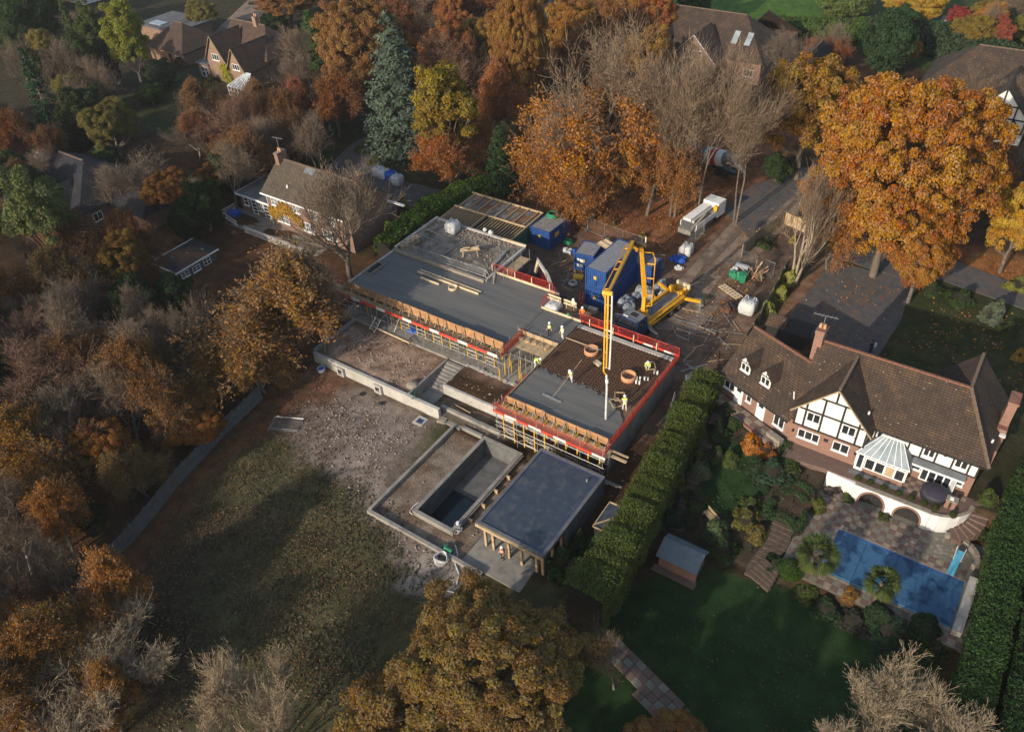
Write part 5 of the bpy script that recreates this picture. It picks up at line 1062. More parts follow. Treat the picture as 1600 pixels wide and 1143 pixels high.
b = MB(); b.prism([(-35.4,32.25),(-31.5,32.25),(-31.5,37.2),(-35.4,37.2)], -2.4, -1.75); b.build('tank_floor', M_['concrete_dark'], pt)
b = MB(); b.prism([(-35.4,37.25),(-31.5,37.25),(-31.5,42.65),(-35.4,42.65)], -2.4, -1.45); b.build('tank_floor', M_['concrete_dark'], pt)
for q in ((-35.4,-35.37,32.25,42.65,-1.7,.55),(-31.53,-31.5,32.25,42.65,-1.7,.55),(-35.37,-31.53,42.62,42.65,-1.7,.55),(-35.37,-31.53,32.25,32.28,-1.7,.55)): part(pt, 'dark_panel', M_['concrete_dark'], q)  # thin panels added, the tank's inner shade put into their dark colour
part(pt, 'water', M_['water'], (-35.4,-31.5,32.25,37.2,-1.7,-1.66))
for q in ((-35.85,-35.75,32,42.9,.35,.5),(-31.15,-31.0,32,42.9,.3,.5),(-31.0,-30.9,32,42.9,-.1,.02)): part(pt, 'waling', M_['timber_grey'], q)
for y in (34,36,38,40): part(pt, 'formwork_brace', M_['timber'], (-31.0,-30.6,y-.08,y+.08,-.2,.45))
ph = thing('pool_house', (-25.4,37.4,0), 'flat roofed pool house of dark blockwork on timber posts', 'pool house')
part(ph, 'floor', M_['concrete'], (-29.0,-21.9,30.3,42.6,-.3,.06)); part(ph, 'roof_slab', M_['block'], (-28.75,-22.0,32.4,42.55,2.72,3.02))
part(ph, 'roof_membrane', M_['roofing_felt'], (-28.45,-22.3,32.7,42.25,3.02,3.06))
for q in ((-28.75,-28.45,32.4,42.55,3.02,3.14),(-22.3,-22.0,32.4,42.55,3.02,3.14),(-28.45,-22.3,32.4,32.7,3.02,3.14),(-28.45,-22.3,42.25,42.55,3.02,3.14)): part(ph, 'roof_kerb', M_['felt_grey'], q)
for q in ((-28.5,-28.38,32.7,42.25,3.06,3.09),(-22.4,-22.28,32.7,42.25,3.06,3.09),(-28.4,-22.4,32.66,32.8,3.06,3.09),(-28.4,-22.4,42.14,42.28,3.06,3.09)): part(ph, 'lap_strip', M_['cab_blue'], q)
part(ph, 'wall', M_['block'], (-22.4,-22.05,36.2,42.5,.06,2.72)); part(ph, 'wall', M_['block'], (-28.6,-22.4,42.1,42.45,.06,2.72)); part(ph, 'wall', M_['concrete_dark'], (-28.6,-22.4,37.2,37.4,.06,2.72)); part(ph, 'wall', M_['block'], (-28.7,-28.4,37.4,42.1,.06,2.72))
part(ph, 'soffit_edge', M_['timber'], (-28.8,-21.95,32.3,32.39,2.66,2.98))
for x,y in ((-28.1,32.7),(-27.3,32.7),(-25.7,32.7),(-24.4,32.7),(-22.9,32.7),(-22.3,32.7),(-22.3,34.2),(-22.3,35.6)): part(ph, 'post', M_['timber'], (x-.11,x+.11,y-.09,y+.09,.06,2.72))
part(ph, 'vent', M_['steel'], (-23.2,-23.05,41.2,41.35,3.06,3.3))
wall('scaffold_boards', [(-24.0,-22.0,43.0,43.25,1.6,1.66),(-23.6,-21.2,43.3,43.5,1.4,1.46),(-23.0,-20.9,43.6,43.8,1.2,1.26)], 'timber_grey', 'loose scaffold boards between the pool house and the slab being poured', 'boards')
wall('sheet_stack', [(-22.4,-20.9,44.2,44.5,3.9,3.98),(-22.6,-21.0,44.8,45.0,3.95,4.02)], 'timber', 'boards sticking out at the hedge end of the platform', 'boards')
# little lean to by the hedge
lt = thing('lean_to', (-19.6,39.6,.4), 'small lean-to with a dark glazed roof by the hedge', 'lean-to')
part(lt, 'wall', M_['timber_grey'], (-20.6,-18.6,38.2,41.0,.2,1.7)); b = MB(); b.slab([(-20.7,38.1,1.78),(-18.5,38.1,1.95),(-18.5,41.1,2.1),(-20.7,41.1,1.95)], .05, (0,0,1)); b.build('roof', M_['roofing_felt'], lt)
for p, q in (((-20.7,38.1,1.85),(-20.7,41.1,2.0)),((-18.5,38.1,2.0),(-18.5,41.1,2.15)),((-20.7,41.1,2.0),(-18.5,41.1,2.15)),((-20.7,38.1,1.85),(-18.5,38.1,2.0)),((-20.7,38.3,1.9),(-18.6,40.9,2.13))): b = MB(); b.beam(p,q,.1,.1); b.build('bar', M_['timber'], lt)

# ---------------------------------------------------------------- small things in the lower garden
for px, lab in [((-54.88,43,0.5),'square pale concrete frame set in the retaining wall, left of two'),((-49.44,42.75,0.5),'square pale concrete frame set in the retaining wall, right of two')]:
    t = thing('wall_opening_frame', (px[0],42.8,-.1), lab, 'frame'); x = px[0]
    for q in ((x-.5,x-.3,42.6,42.9,0,1.1),(x+.3,x+.5,42.6,42.9,0,1.1),(x-.3,x+.3,42.6,42.9,0,.2),(x-.3,x+.3,42.6,42.9,.9,1.1)): part(t, 'block', M_['concrete_pale'], q)
    part(t, 'opening', M_['black'], (x-.3,x+.3,42.86,42.895,.2,.9))  # black plate on the wall, the hole's shade put into its colour
x,y,z = (-42.87,41.7,0); t = thing('manhole', (x,y,ground_z(x,y)), 'square manhole with a pale rim and a dark blue cover', 'manhole'); z = ground_z(x,y)
for q in ((x-.6,x-.35,y-.6,y+.6,z-.1,z+.1),(x+.35,x+.6,y-.6,y+.6,z-.1,z+.1),(x-.35,x+.35,y-.6,y-.35,z-.1,z+.1),(x-.35,x+.35,y+.35,y+.6,z-.1,z+.1)): part(t, 'rim', M_['concrete_pale'], q)
part(t, 'cover', M_['cab_blue'], (x-.35,x+.35,y-.35,y+.35,z-.1,z+.05))
x,y,z = (-40.96,42.86,0); z = ground_z(x,y); b = MB(); b.obox((x,y,z+.12),(.9,.7,.3),.2); b.obox((x+.15,y+.1,z+.3),(.7,.5,.08),.2); solo(b, 'drain_box', M_['stone'], 'stone drain box at the foot of the retaining wall end', 'drain')
def drum(px, r, h, m, m2, label, cat):
    x,y,z = px; z = ground_z(x,y); t = thing('bucket', (x,y,z), label, cat); b = MB(); b.lathe([(r*.85,0),(r,h),(r*.9,h),(r*.8,h*.85)], (0,0,0), 14); b.build('tub', M_[m], t, world=False, smooth=True); b = MB(); b.lathe([(r*.8,h*.84),(r*.8,h*.88)], (0,0,0), 14); b.build('contents', M_[m2], t, world=False); return t
drum((-57.27,42.11,0), .45, .5, 'bag', 'blue_bright', 'white tub with a bright blue lid under the retaining wall', 'tub')
drum((-48.05,41.67,0), .3, .12, 'black', 'black', 'dark round drain opening in the gravel', 'drain')
drum((-50.81,41.62,0), .3, .12, 'black', 'black', 'second dark drain opening nearer the retaining wall', 'drain')
b = MB(); x,y,z = (-46.08,44.59,1.2); b.ball((x,y,1.3), .7, .7, .35, 12, 6, .06); solo(b, 'boulder', M_['stone'], 'large pale boulder beside the stair wall', 'boulder', None, True)
def hose(pts, r, m, label, cat='hose', name='hose'):
    b = MB(); b.tube(pts, r, 6); return solo(b, name, M_[m], label, cat, None, True)
def coil(px, R, turns, r, m, label, zz=None):
    x,y,z = px; z = ground_z(x,y)+.05 if zz is None else zz; pts = []
    for i in range(turns*14): a = i*2*math.pi/14; rr = R*(.72+.28*math.sin(i*.7)**2)*(1-.18*(i/(turns*14))); pts.append((x+rr*math.cos(a), y+rr*math.sin(a), z+.05+.012*i/2+.03*math.sin(i)))
    return hose(pts, r, m, label, 'hose', 'hose_coil')
coil((-30.43,29.37,-0.3), .75, 6, .06, 'bag', 'coil of pale corrugated hose on the gravel'); coil((-31.2,32.63,0.1), .5, 4, .05, 'bag', 'small coil of pale hose by the pool tank corner')
def gpts(lst, dz=.08): return [(x,y,ground_z(x,y)+dz) for x,y in lst]
hose(gpts([(-30.43,31.27),(-29.63,30.58),(-29.22,29.68),(-28.35,29.08),(-27.96,28.21)]), .07, 'bag', 'pale hose running down from the green pump'); hose(gpts([(-28.22,27.32),(-27.56,27.51),(-27.19,27.89)]), .06, 'bag', 'end of pale hose near the oak')
hose([(-35.9,33.0,.55),(-36.3,32.6,.1),(-36.2,32.0,.05),(-35.6,31.7,.4)], .05, 'bag', 'white hose hanging at the near left corner of the pool tank')
hose([(x,y,1.35) for x,y in [(-43.11,48.83),(-43.24,47.54),(-42.57,47),(-41.98,47.11),(-42.55,46.42),(-42.71,47.62)]], .05, 'green_plastic', 'green hose on the terrace right of the steps'); hose([(x,y,1.55) for x,y in [(-44.92,43.97),(-44.83,43.45),(-44.44,42.66),(-44.67,42.74)]], .05, 'green_plastic', 'green hose at the foot of the stair wall')
t = thing('pump', (-30.55,30.37,0), 'green pump set on the gravel by the front pool wall', 'pump'); x,y,z = (-30.55,30.37,0); z = ground_z(x,y)
b = MB(); b.obox((x,y,z+.12),(1.5,.5,.2),-.5); b.build('base', M_['green_paint'], t); b = MB(); b.lathe([(.2,-.4),(.22,.4)], (x+.1,y,z+.35), 10, 'x'); b.build('motor', M_['green_plastic'], t)
t = thing('filter_unit', (-31.14,32.7,0.6), 'grey pump unit on the near corner of the pool tank', 'pump'); x,y,z = (-31.14,32.7,0.6); b = MB(); b.obox((x,y,.75),(.6,.45,.35),.3); b.build('body', M_['grey_paint'], t); b = MB(); b.lathe([(.14,0),(.14,.3)], (x,y,.9), 10); b.build('cap', M_['white'], t)
# flat fence panel on the grass, steel frame with mesh
def heras(loc, rz, w, h, label, group=None, flat=False, feet=True, name='fence_panel'):
    t = thing(name, loc, label, 'fence panel', group, rz); R = (lambda x,z: (x,z,.06)) if flat else (lambda x,z: (x,0,z)); b = MB()
    b.tube([R(0,.1),R(0,h),R(w,h),R(w,.1),R(0,.1)], .028, 5); b.build('frame', M_['steel'], t, world=False); b = MB()
    for x in np.linspace(.12,w-.12,int(w/.16)): b.beam(R(x,.1),R(x,h),.008,.008)
    for z in np.linspace(.35,h-.2,6): b.beam(R(0,z),R(w,z),.008,.008)
    b.build('mesh', M_['steel'], t, world=False)
    if feet and not flat:
        for x in (.05,w-.05): b = MB(); b.box(x-.1,x+.1,-.35,.35,0,.14); b.build('foot', M_['concrete_dark'], t, world=False)
    return t
x,y = (-55.47,32.44); heras((x,y,ground_z(x,y)+.05), math.radians(25), 3.2, 1.9, 'mesh fence panel lying flat on the grass', flat=True); heras((x+.15,y+.2,ground_z(x,y)+.15), math.radians(24), 3.0, 1.8, 'second mesh fence panel lying on top of the flat one', flat=True)
# ladders and stair frames against the terrace
def ladder(p, q, w, m, label, rungs=8):
    p = Vector(p); q = Vector(q); d = (q-p).normalized(); s = Vector((-d.y,d.x,0)); s = s.normalized() if s.length > .05 else Vector((1,0,0)); t = thing('ladder', p, label, 'ladder')
    for k in (-1,1): b = MB(); b.beam(p+s*w/2*k, q+s*w/2*k, .06, .04); b.build('rail', M_[m], t)
    for i in range(rungs): c = p+(q-p)*((i+.5)/rungs); b = MB(); b.beam(c-s*w/2, c+s*w/2, .03, .03); b.build('rung', M_[m], t)
    return t
ladder((-56.2,49.4,1.2), (-56.0,50.6,2.3), .9, 'white', 'white stepladder leaning at the edge of the stony terrace', 4)
ladder((-51.2,49.2,1.2), (-50.6,50.4,1.7), 1.5, 'timber_grey', 'grey timber stair frame at the edge of the terrace', 4)
stick('prop_board', (-53.6,50.4,1.45), (-53.2,51.2,3.1), .12, .05, 'timber_pale', 'pale board leaning under the long slab', 'board')
stick('edge_rail', (-56,49.9,1.45), (-50.8,49.75,1.45), .14, .14, 'timber_pale', 'pale timber along the front of the ground slab', 'timber')
b = MB(); b.obox((-51.7,51.6,1.65),(1.2,.8,.4),.3); b.obox((-51.5,51.6,1.9),(.9,.6,.15),.1); solo(b, 'blue_crate', M_['blue_bright'], 'blue plastic crate under the long slab', 'crate')
for i in range(6):
    stick('plank', (-60.2+.25*i,50.2+.13*i,1.46+.03*i), (-57.5+.3*i,50.0+.15*i,1.46+.03*i), .2, .05, 'timber_grey', 'weathered plank in the pile at the left end of the ground slab', 'plank', 'planks piled at the left end of the ground slab')
stick('pipe', (-41.3,44.8,.4), (-38.4,44.6,.45), .07, .07, 'clay', 'rusty pipe lying in the trench right of the steps', 'pipe'); stick('pipe', (-41.0,45.2,.4), (-38.8,44.9,.6), .07, .07, 'timber', 'timber rail lying beside the rusty pipe', 'rail')

# ---------------------------------------------------------------- boarded fence of the lower garden: every board a part
def board_fence(name, pts, h, bw, m, label, posts=2.0, name_b='board', cap=False, bottom=None, th=.025):
    t = thing(name, (pts[0][0],pts[0][1],ground_z(*pts[0])), label, 'fence'); L0 = root_loc(t)
    me = MB().box(-bw/2+.006,bw/2-.006,-th/2,th/2,0,h).mesh(name_b); me.materials.append(M_[m]); pm = MB().box(-.06,.06,-.06,.06,-.2,h+.08).mesh('post'); pm.materials.append(M_[m]); n = 0
    for (x0,y0),(x1,y1) in zip(pts, pts[1:]):
        L = math.hypot(x1-x0,y1-y0); a = math.atan2(y1-y0,x1-x0); k = int(L/bw)
        for i in range(k):
            f = (i+.5)/k; x,y = x0+(x1-x0)*f, y0+(y1-y0)*f; o = link(name_b, me, None, t); o.location = Vector((x,y,(ground_z(x,y) if bottom is None else bottom)+random.uniform(-.03,.02)))-Vector(L0); o.rotation_euler = (random.uniform(-.02,.02),0,a)
        for i in range(int(L/posts)+1):
            f = min(1,i*posts/L); x,y = x0+(x1-x0)*f, y0+(y1-y0)*f; o = link('post', pm, None, t); o.location = Vector((x-math.sin(a)*.07,y+math.cos(a)*.07,ground_z(x,y) if bottom is None else bottom))-Vector(L0); o.rotation_euler = (0,0,a)
    return t
board_fence('boarded_fence', [(-55.3,10.6),(-56.1,16.9),(-57.5,22.3),(-58.4,27.7),(-59.6,35.6)], 1.85, .15, 'fence_wood', 'grey boarded fence running down the left of the lower garden', 1.9)

# ---------------------------------------------------------------- house helpers
def V(*a): return Vector(a)
def window(parent, O, ex, nr, w, h, cols, rows=1, fr=.075, m='upvc', sill=True, name='window', bars=0):
    """frame with separate panes; O is the lower left corner on the wall, ex along the wall, nr outwards"""
    O = V(*O); ex = V(*ex).normalized(); nr = V(*nr).normalized(); ez = V(0,0,1); b = MB(); up = nr
    def bar(a, c, tw, d=.09): b.beam(O+ex*a[0]+ez*a[1]+nr*.03, O+ex*c[0]+ez*c[1]+nr*.03, tw, d, up)
    bar((0,fr/2),(w,fr/2),fr); bar((0,h-fr/2),(w,h-fr/2),fr); bar((fr/2,fr),(fr/2,h-fr),fr); bar((w-fr/2,fr),(w-fr/2,h-fr),fr)
    for i in range(1,cols): bar((w*i/cols,fr),(w*i/cols,h-fr),fr*1.1,.08)
    for j in range(1,rows): bar((fr,h*j/rows),(w-fr,h*j/rows),fr*.8,.07)
    if sill: b.beam(O-ex*.06+nr*.08+ez*-.03, O+ex*(w+.06)+nr*.08+ez*-.03, .2, .06, ez)
    f = b.build(name, M_[m], parent)
    for i in range(cols):
        for j in range(rows):
            a = O+ex*(w*i/cols+fr*.4)+ez*(h*j/rows+fr*.4)+nr*.012; u = ex*(w/cols-fr*.8); v = ez*(h/rows-fr*.8); q = MB(); q.slab([a,a+u,a+u+v,a+v], .01, nr); q.build('pane', M_['glass'], f)
            if bars:
                q = MB()
                for k in range(1,bars+1): q.beam(a+u*k/(bars+1)+nr*.012, a+u*k/(bars+1)+v+nr*.012, .03,.02,nr); 
                for k in range(1,bars+2): q.beam(a+v*k/(bars+2)+nr*.012, a+u+v*k/(bars+2)+nr*.012, .03,.02,nr)
                q.build('glazing_bar', M_[m], f)
    return f
def door(parent, O, ex, nr, w, h, m='upvc', glazed=False):
    O = V(*O); ex = V(*ex).normalized(); nr = V(*nr).normalized(); ez = V(0,0,1); b = MB(); b.slab([O+nr*.06,O+ex*w+nr*.06,O+ex*w+ez*h+nr*.06,O+ez*h+nr*.06], .08, nr); d = b.build('door', M_[m], parent)
    q = MB(); a = O+ex*w*.22+ez*h*(.15 if glazed else .68)+nr*.065; u = ex*w*.56; v = ez*h*(.75 if glazed else .2); q.slab([a,a+u,a+u+v,a+v], .01, nr); q.build('pane', M_['glass'], d)
    q = MB(); q.beam(O+ex*w*.88+ez*1.0+nr*.08, O+ex*w*.88+ez*1.15+nr*.08, .04,.04,nr); q.build('handle', M_['steel'], d); return d
def roof_plane(parent, pts, m, th=.14, name='roof'):
    b = MB(); p = [V(*q) for q in pts]; n = (p[1]-p[0]).cross(p[2]-p[0]).normalized(); n = n if n.z > 0 else -n; b.slab(pts, th, n); return b.build(name, M_[m], parent)
def ridge(parent, p, q, m='ridge_tile', w=.24, name='ridge_tile', step=None):
    p = V(*p); q = V(*q); L = (q-p).length; n = max(1, int(L/(step or 1e9)) or 1)
    b0 = None
    for i in range(n):
        b = MB(); b.beam(p+(q-p)*i/n, p+(q-p)*((i+.94)/n if n > 1 else 1), w, w*.55); b.build(name, M_[m], parent)
def chimney(parent, x0, x1, y0, y1, z0, z1, m, pots=2, name='chimney'):
    b = MB(); b.box(x0,x1,y0,y1,z0,z1); b.box(x0-.06,x1+.06,y0-.06,y1+.06,z1-.25,z1-.1); c = b.build(name, M_[m], parent)
    for i in range(pots): f = (i+.5)/pots; q = MB(); q.lathe([(.14,0),(.11,.45)], (x0+(x1-x0)*f, y0+(y1-y0)*.5, z1), 8); q.build('pot', M_['clay'], c)
    return c
def aerial(parent, p, h, s=1.0):
    p = V(*p); b = MB(); b.tube([p, p+V(0,0,h)], .03, 5); t = p+V(0,0,h); b.tube([t+V(-.9*s,0,0), t+V(.9*s,.2*s,0)], .02, 4)
    for k in range(6): c = t+V(-.8*s+.3*s*k,.04*k*s,0); b.tube([c+V(0,-.3*s,0), c+V(0,.3*s,0)], .012, 4)
    b.build('aerial', M_['steel'], parent)
def gable_wall(parent, x0, x1, y, z0, ze, zr, th, m, axis='x', name='gable_wall', xm=None):
    xm = (x0+x1)/2 if xm is None else xm; b = MB()
    if axis == 'x': pts = [(x0,y,z0),(x1,y,z0),(x1,y,ze),(xm,y,zr),(x0,y,ze)]; d = (0,-1,0) if th > 0 else (0,1,0)
    else: pts = [(y,x0,z0),(y,x1,z0),(y,x1,ze),(y,xm,zr),(y,x0,ze)]; d = (-1,0,0) if th > 0 else (1,0,0)
    b.slab(pts, abs(th), d); return b.build(name, M_[m], parent)

# ---------------------------------------------------------------- half timbered white house
wh = thing('timbered_house', (-4, 61, 1.45), 'brick and white half timbered house with a brown tiled roof beside the blue swimming pool', 'house')
part(wh, 'wall', M_['brick'], (-10.4,4.8,58.2,66.3,1.3,3.88)); part(wh, 'wall', M_['render'], (-10.4,4.8,58.15,66.3,3.9,5.75))
part(wh, 'wall', M_['brick'], (-10.4,-4.0,56.8,58.2,1.3,3.88)); part(wh, 'wall', M_['render'], (-10.36,-4.04,56.78,58.15,3.9,6.05))
gable_wall(wh, -10.36, -4.04, 56.78, 6.05, 6.06, 9.45, .2, 'render'); part(wh, 'wall', M_['brick'], (-1.1,4.8,66.3,67.1,1.3,5.75)); gable_wall(wh, -1.1, 4.8, 67.1, 5.75, 5.76, 9.6, -.2, 'brick', xm=1.95); gable_wall(wh, 58.0, 66.2, -10.4, 5.75, 5.76, 9.7, .2, 'brick', 'y')
# roofs
roof_plane(wh, [(-10.75,57.7,5.72),(5.35,57.7,5.72),(1.95,62,9.85),(-10.75,62,9.85)], 'tile'); roof_plane(wh, [(-10.75,66.4,5.72),(-1.6,66.4,5.72),(1.95,62,9.85),(-10.75,62,9.85)], 'tile')
roof_plane(wh, [(5.35,57.7,5.72),(5.35,67.35,5.72),(1.95,67.35,9.85),(1.95,62,9.85)], 'tile'); roof_plane(wh, [(-1.6,66.4,5.72),(-1.6,67.35,5.72),(1.95,67.35,9.85),(1.95,62.0,9.85)], 'tile')
roof_plane(wh, [(-10.75,56.45,5.72),(-7.2,56.45,9.62),(-7.2,62.0,9.62),(-10.75,58.2,5.72)], 'tile'); roof_plane(wh, [(-3.65,56.45,5.72),(-3.65,58.2,5.72),(-7.2,62.0,9.62),(-7.2,56.45,9.62)], 'tile')
ridge(wh, (-10.75,62,9.9), (1.95,62,9.9), step=.45); ridge(wh, (1.95,62,9.9), (1.95,67.35,9.9), 'ridge_dull', step=.6); ridge(wh, (1.95,62,9.88), (5.35,57.7,5.78), 'ridge_dull', step=.5); ridge(wh, (-7.2,56.45,9.68), (-7.2,61.7,9.68), 'ridge_dull', step=.6)
for s_ in (-1,1):
    b = MB(); b.beam((-7.2+s_*3.55,56.42,5.62),(-7.2,56.42,9.52),.08,.26,(0,1,0)); b.build('bargeboard', M_['timber'], wh)
part(wh, 'gutter', M_['black'], (-3.7,5.35,57.6,57.7,5.6,5.7))
# gable timbers
def tim(p, q, w=.17): b = MB(); b.beam(p,q,w,.06,(0,-1,0)); b.build('beam', M_['beam_black'], wh)
yg = 56.75; xa, xb = -10.36, -4.04; gw = xb-xa
def gx_(f): return xa+gw*f
tim((xa,yg,3.95),(xb,yg,3.95)); tim((xa,yg,6.0),(xb,yg,6.0)); tim((gx_(.26),yg,7.78),(gx_(.74),yg,7.78)); tim((gx_(.012),yg,3.95),(gx_(.012),yg,5.9)); tim((gx_(.988),yg,3.95),(gx_(.988),yg,5.9))
for f in (.14,.37,.63,.87): tim((gx_(f),yg,4.03),(gx_(f),yg,5.92))
for f, z in ((.14,6.85),(.37,7.7),(.63,7.7),(.87,6.85)): tim((gx_(f),yg,6.08),(gx_(f),yg,z))
tim((gx_(.5),yg,7.86),(gx_(.5),yg,9.3)); tim((gx_(0.01),yg,6.1),(gx_(.5),yg,9.4),.14); tim((gx_(.99),yg,6.1),(gx_(.5),yg,9.4),.14); tim((gx_(.14),yg,4.72),(gx_(.37),yg,4.72),.1); tim((gx_(.63),yg,4.72),(gx_(.87),yg,4.72),.1)
FY = (0,-1,0); EX = (1,0,0)
window(wh, (gx_(.165),56.74,4.8), EX, FY, gw*.19, 1.1, 2); window(wh, (gx_(.655),56.74,4.8), EX, FY, gw*.19, 1.1, 2)
window(wh, (gx_(.1),56.8,2.5), EX, FY, gw*.31, 1.05, 3); window(wh, (gx_(.6),56.8,2.5), EX, FY, gw*.23, 1.1, 2); part(wh, 'air_brick', M_['black'], (gx_(.47),gx_(.53),56.77,56.8,3.05,3.4))
for f in (.03,.92): b = MB(); b.lathe([(.08,0),(.11,.25),(.05,.32)], (gx_(f),56.7,2.9), 8); b.build('wall_lamp', M_['black'], wh)
# main front timbers
ym = 58.12; xa2, xb2 = -4.0, 4.8; gw2 = xb2-xa2
def mx_(f): return xa2+gw2*f
for z in (3.95,5.66): 
    b = MB(); b.beam((xa2,ym,z),(xb2,ym,z),.15,.06,(0,-1,0)); b.build('beam', M_['beam_black'], wh)
for f in (.045,.24,.365,.485,.62,.77,.915,.992): b = MB(); b.beam((mx_(f),ym,4.02),(mx_(f),ym,5.6),.15,.06,(0,-1,0)); b.build('beam', M_['beam_black'], wh)
for f0, f1 in ((.045,.24),(.485,.62),(.77,.915)): b = MB(); b.beam((mx_(f0),ym,4.36),(mx_(f1),ym,4.36),.1,.05,(0,-1,0)); b.build('beam', M_['beam_black'], wh)
window(wh, (mx_(.06),58.1,4.45), EX, FY, gw2*.165, .85, 3); window(wh, (mx_(.5),58.1,4.45), EX, FY, gw2*.105, .85, 2); window(wh, (mx_(.785),58.1,4.45), EX, FY, gw2*.115, .85, 2)
b = MB(); b.obox((mx_(.69),58.0,5.3),(.22,.12,.16)); b.build('alarm_box', M_['black'], wh)
b = MB(); b.slab([(-.1,57.4,3.72),(4.15,57.4,3.72),(4.15,58.14,3.92),(-.1,58.14,3.92)], .12, (0,0,1)); b.build('canopy', M_['lead'], wh); part(wh, 'fascia', M_['upvc'], (-.1,4.15,57.34,57.4,3.56,3.75))
window(wh, (-.02,58.2,2.45), EX, FY, .75, 1.05, 1); window(wh, (.8,58.2,1.55), EX, FY, 2.5, 2.05, 4, sill=False, fr=.11, name='french_window'); window(wh, (3.4,58.2,2.45), EX, FY, .75, 1.05, 1); b = MB(); b.slab([(3.3,58.17,1.55),(3.62,57.35,1.55),(3.62,57.35,3.55),(3.3,58.17,3.55)], .06, (.93,.36,0)); b.build('open_door', M_['upvc'], wh, label='white glazed door standing open')
# right hand chimney breast and left chimney
b = MB(); b.box(4.85,5.75,62.6,65.2,1.3,6.2); b.box(5.0,5.7,63.2,64.8,6.2,8.6); b.box(4.93,5.77,63.13,64.87,8.6,8.8); b.build('chimney', M_['brick'], wh); part(wh, 'flashing', M_['white'], (4.8,5.8,62.2,62.6,5.7,5.8))
chimney(wh, -11.2,-10.45, 61.5, 62.8, 1.3, 11.1, 'brick', 2); aerial(wh, (-10.8,62.1,11.1), 1.3, 1.2)
b = MB(); b.tube([(-10.9,57.5,6.0),(-11.0,57.4,6.9)], .06, 6); b.build('flue', M_['white'], wh)
for p in ((-4.6,57.9,6.9),(4.9,60.2,6.5)): b = MB(); b.lathe([(.09,0),(.09,.3)], p, 8); b.build('vent_pipe', M_['white'], wh)
# slanting left wing
WA = V(-18.4,60.0,0); we = V(.931,-.366,0).normalized(); wn_ = V(.366,.931,0).normalized()
def WL(s, t, z): return WA+we*s+wn_*t+V(0,0,z)
b = MB(); b.slab([WL(0,0,4.1),WL(8.7,0,4.1),WL(8.7,7.4,4.1),WL(0,7.4,4.1)], 2.8, (0,0,1)); b.build('wing_wall', M_['brick'], wh)
b = MB(); b.slab([WL(0,0,4.1),WL(0,7.4,4.1),WL(0,3.75,7.55)], .2, tuple(-we)); b.build('gable_wall', M_['brick'], wh)
roof_plane(wh, [WL(-.25,-.4,3.95),WL(8.3,-.4,3.95),WL(10.2,3.75,7.75),WL(-.25,3.75,7.75)], 'tile', name='wing_roof'); roof_plane(wh, [WL(-.25,7.9,3.95),WL(9.2,7.9,3.95),WL(9.2,3.75,7.75),WL(-.25,3.75,7.75)], 'tile', name='wing_roof')
ridge(wh, WL(-.25,3.75,7.8), WL(9.0,3.75,7.8), step=.45); b = MB(); b.beam(WL(-.25,-.48,3.9),WL(8.4,-.48,3.9),.12,.12); b.build('gutter', M_['black'], wh)
nf = tuple(-wn_); ee = tuple(we)
window(wh, WL(.3,0,2.45), ee, nf, 1.35, 1.35, 2); door(wh, WL(1.7,0,1.5), ee, nf, 1.0, 2.2); window(wh, WL(3.15,0,2.6), ee, nf, .62, .8, 1); door(wh, WL(4.5,0,1.5), ee, nf, 1.0, 2.2); window(wh, WL(6.6,0,2.2), ee, nf, 1.25, 1.35, 2)
for i, s0 in enumerate((1.25,3.75)):
    d = MB(); d.slab([WL(s0,.75,4.95),WL(s0+1.25,.75,4.95),WL(s0+1.25,.75,6.05),WL(s0+.62,.75,6.85),WL(s0,.75,6.05)], .12, nf); dm = d.build('dormer', M_['render'], wh)
    for k in (-1,1):
        b = MB(); e0 = WL(s0+.62+k*.95,.5,5.82); e1 = WL(s0+.62,.5,6.98); b.slab([e0,e1,WL(s0+.62,3.0,6.98),WL(s0+.62+k*.95,1.75,5.82)], .1, tuple((we*k*.72+V(0,0,.7)).normalized())); b.build('dormer_roof', M_['tile'], dm)
        b = MB(); b.beam(WL(s0+.62+k*.63,.78,4.95),WL(s0+.62+k*.63,.78,6.0),.09,.09); b.slab([WL(s0+.62+k*.62,.8,5.0),WL(s0+.62+k*.62,1.9,5.95),WL(s0+.62+k*.62,1.9,6.0),WL(s0+.62+k*.62,.8,6.0)], .05, tuple(we*k)); b.build('cheek', M_['beam_black'], dm)
    b = MB(); b.beam(WL(s0,.72,6.02),WL(s0+1.25,.72,6.02),.07,.05); b.beam(WL(s0+.62,.72,6.05),WL(s0+.62,.72,6.75),.07,.05); b.build('beam', M_['beam_black'], dm)
    window(dm, WL(s0+.1,.74,5.05), ee, nf, 1.05, .9, 2)
# dark outbuildings between the wing and the drive
ob = thing('outbuilding', (-16.18,71.81,1.45), 'pair of small dark roofed sheds behind the slanting wing', 'shed'); x,y,z = (-16.23,71.39,1.45)
part(ob, 'wall', M_['black'], (x-1.6,x+2.6,y-1.0,y+1.2,1.4,3.4)); roof_plane(ob, [(x-1.8,y-1.2,3.35),(x+.3,y-1.2,3.35),(x+.3,y+.1,4.2),(x-1.8,y+.1,4.2)], 'tile'); roof_plane(ob, [(x+.4,y-1.2,3.35),(x+2.8,y-1.2,3.35),(x+2.8,y+1.4,3.4),(x+.4,y+1.4,3.4)], 'felt_dark')
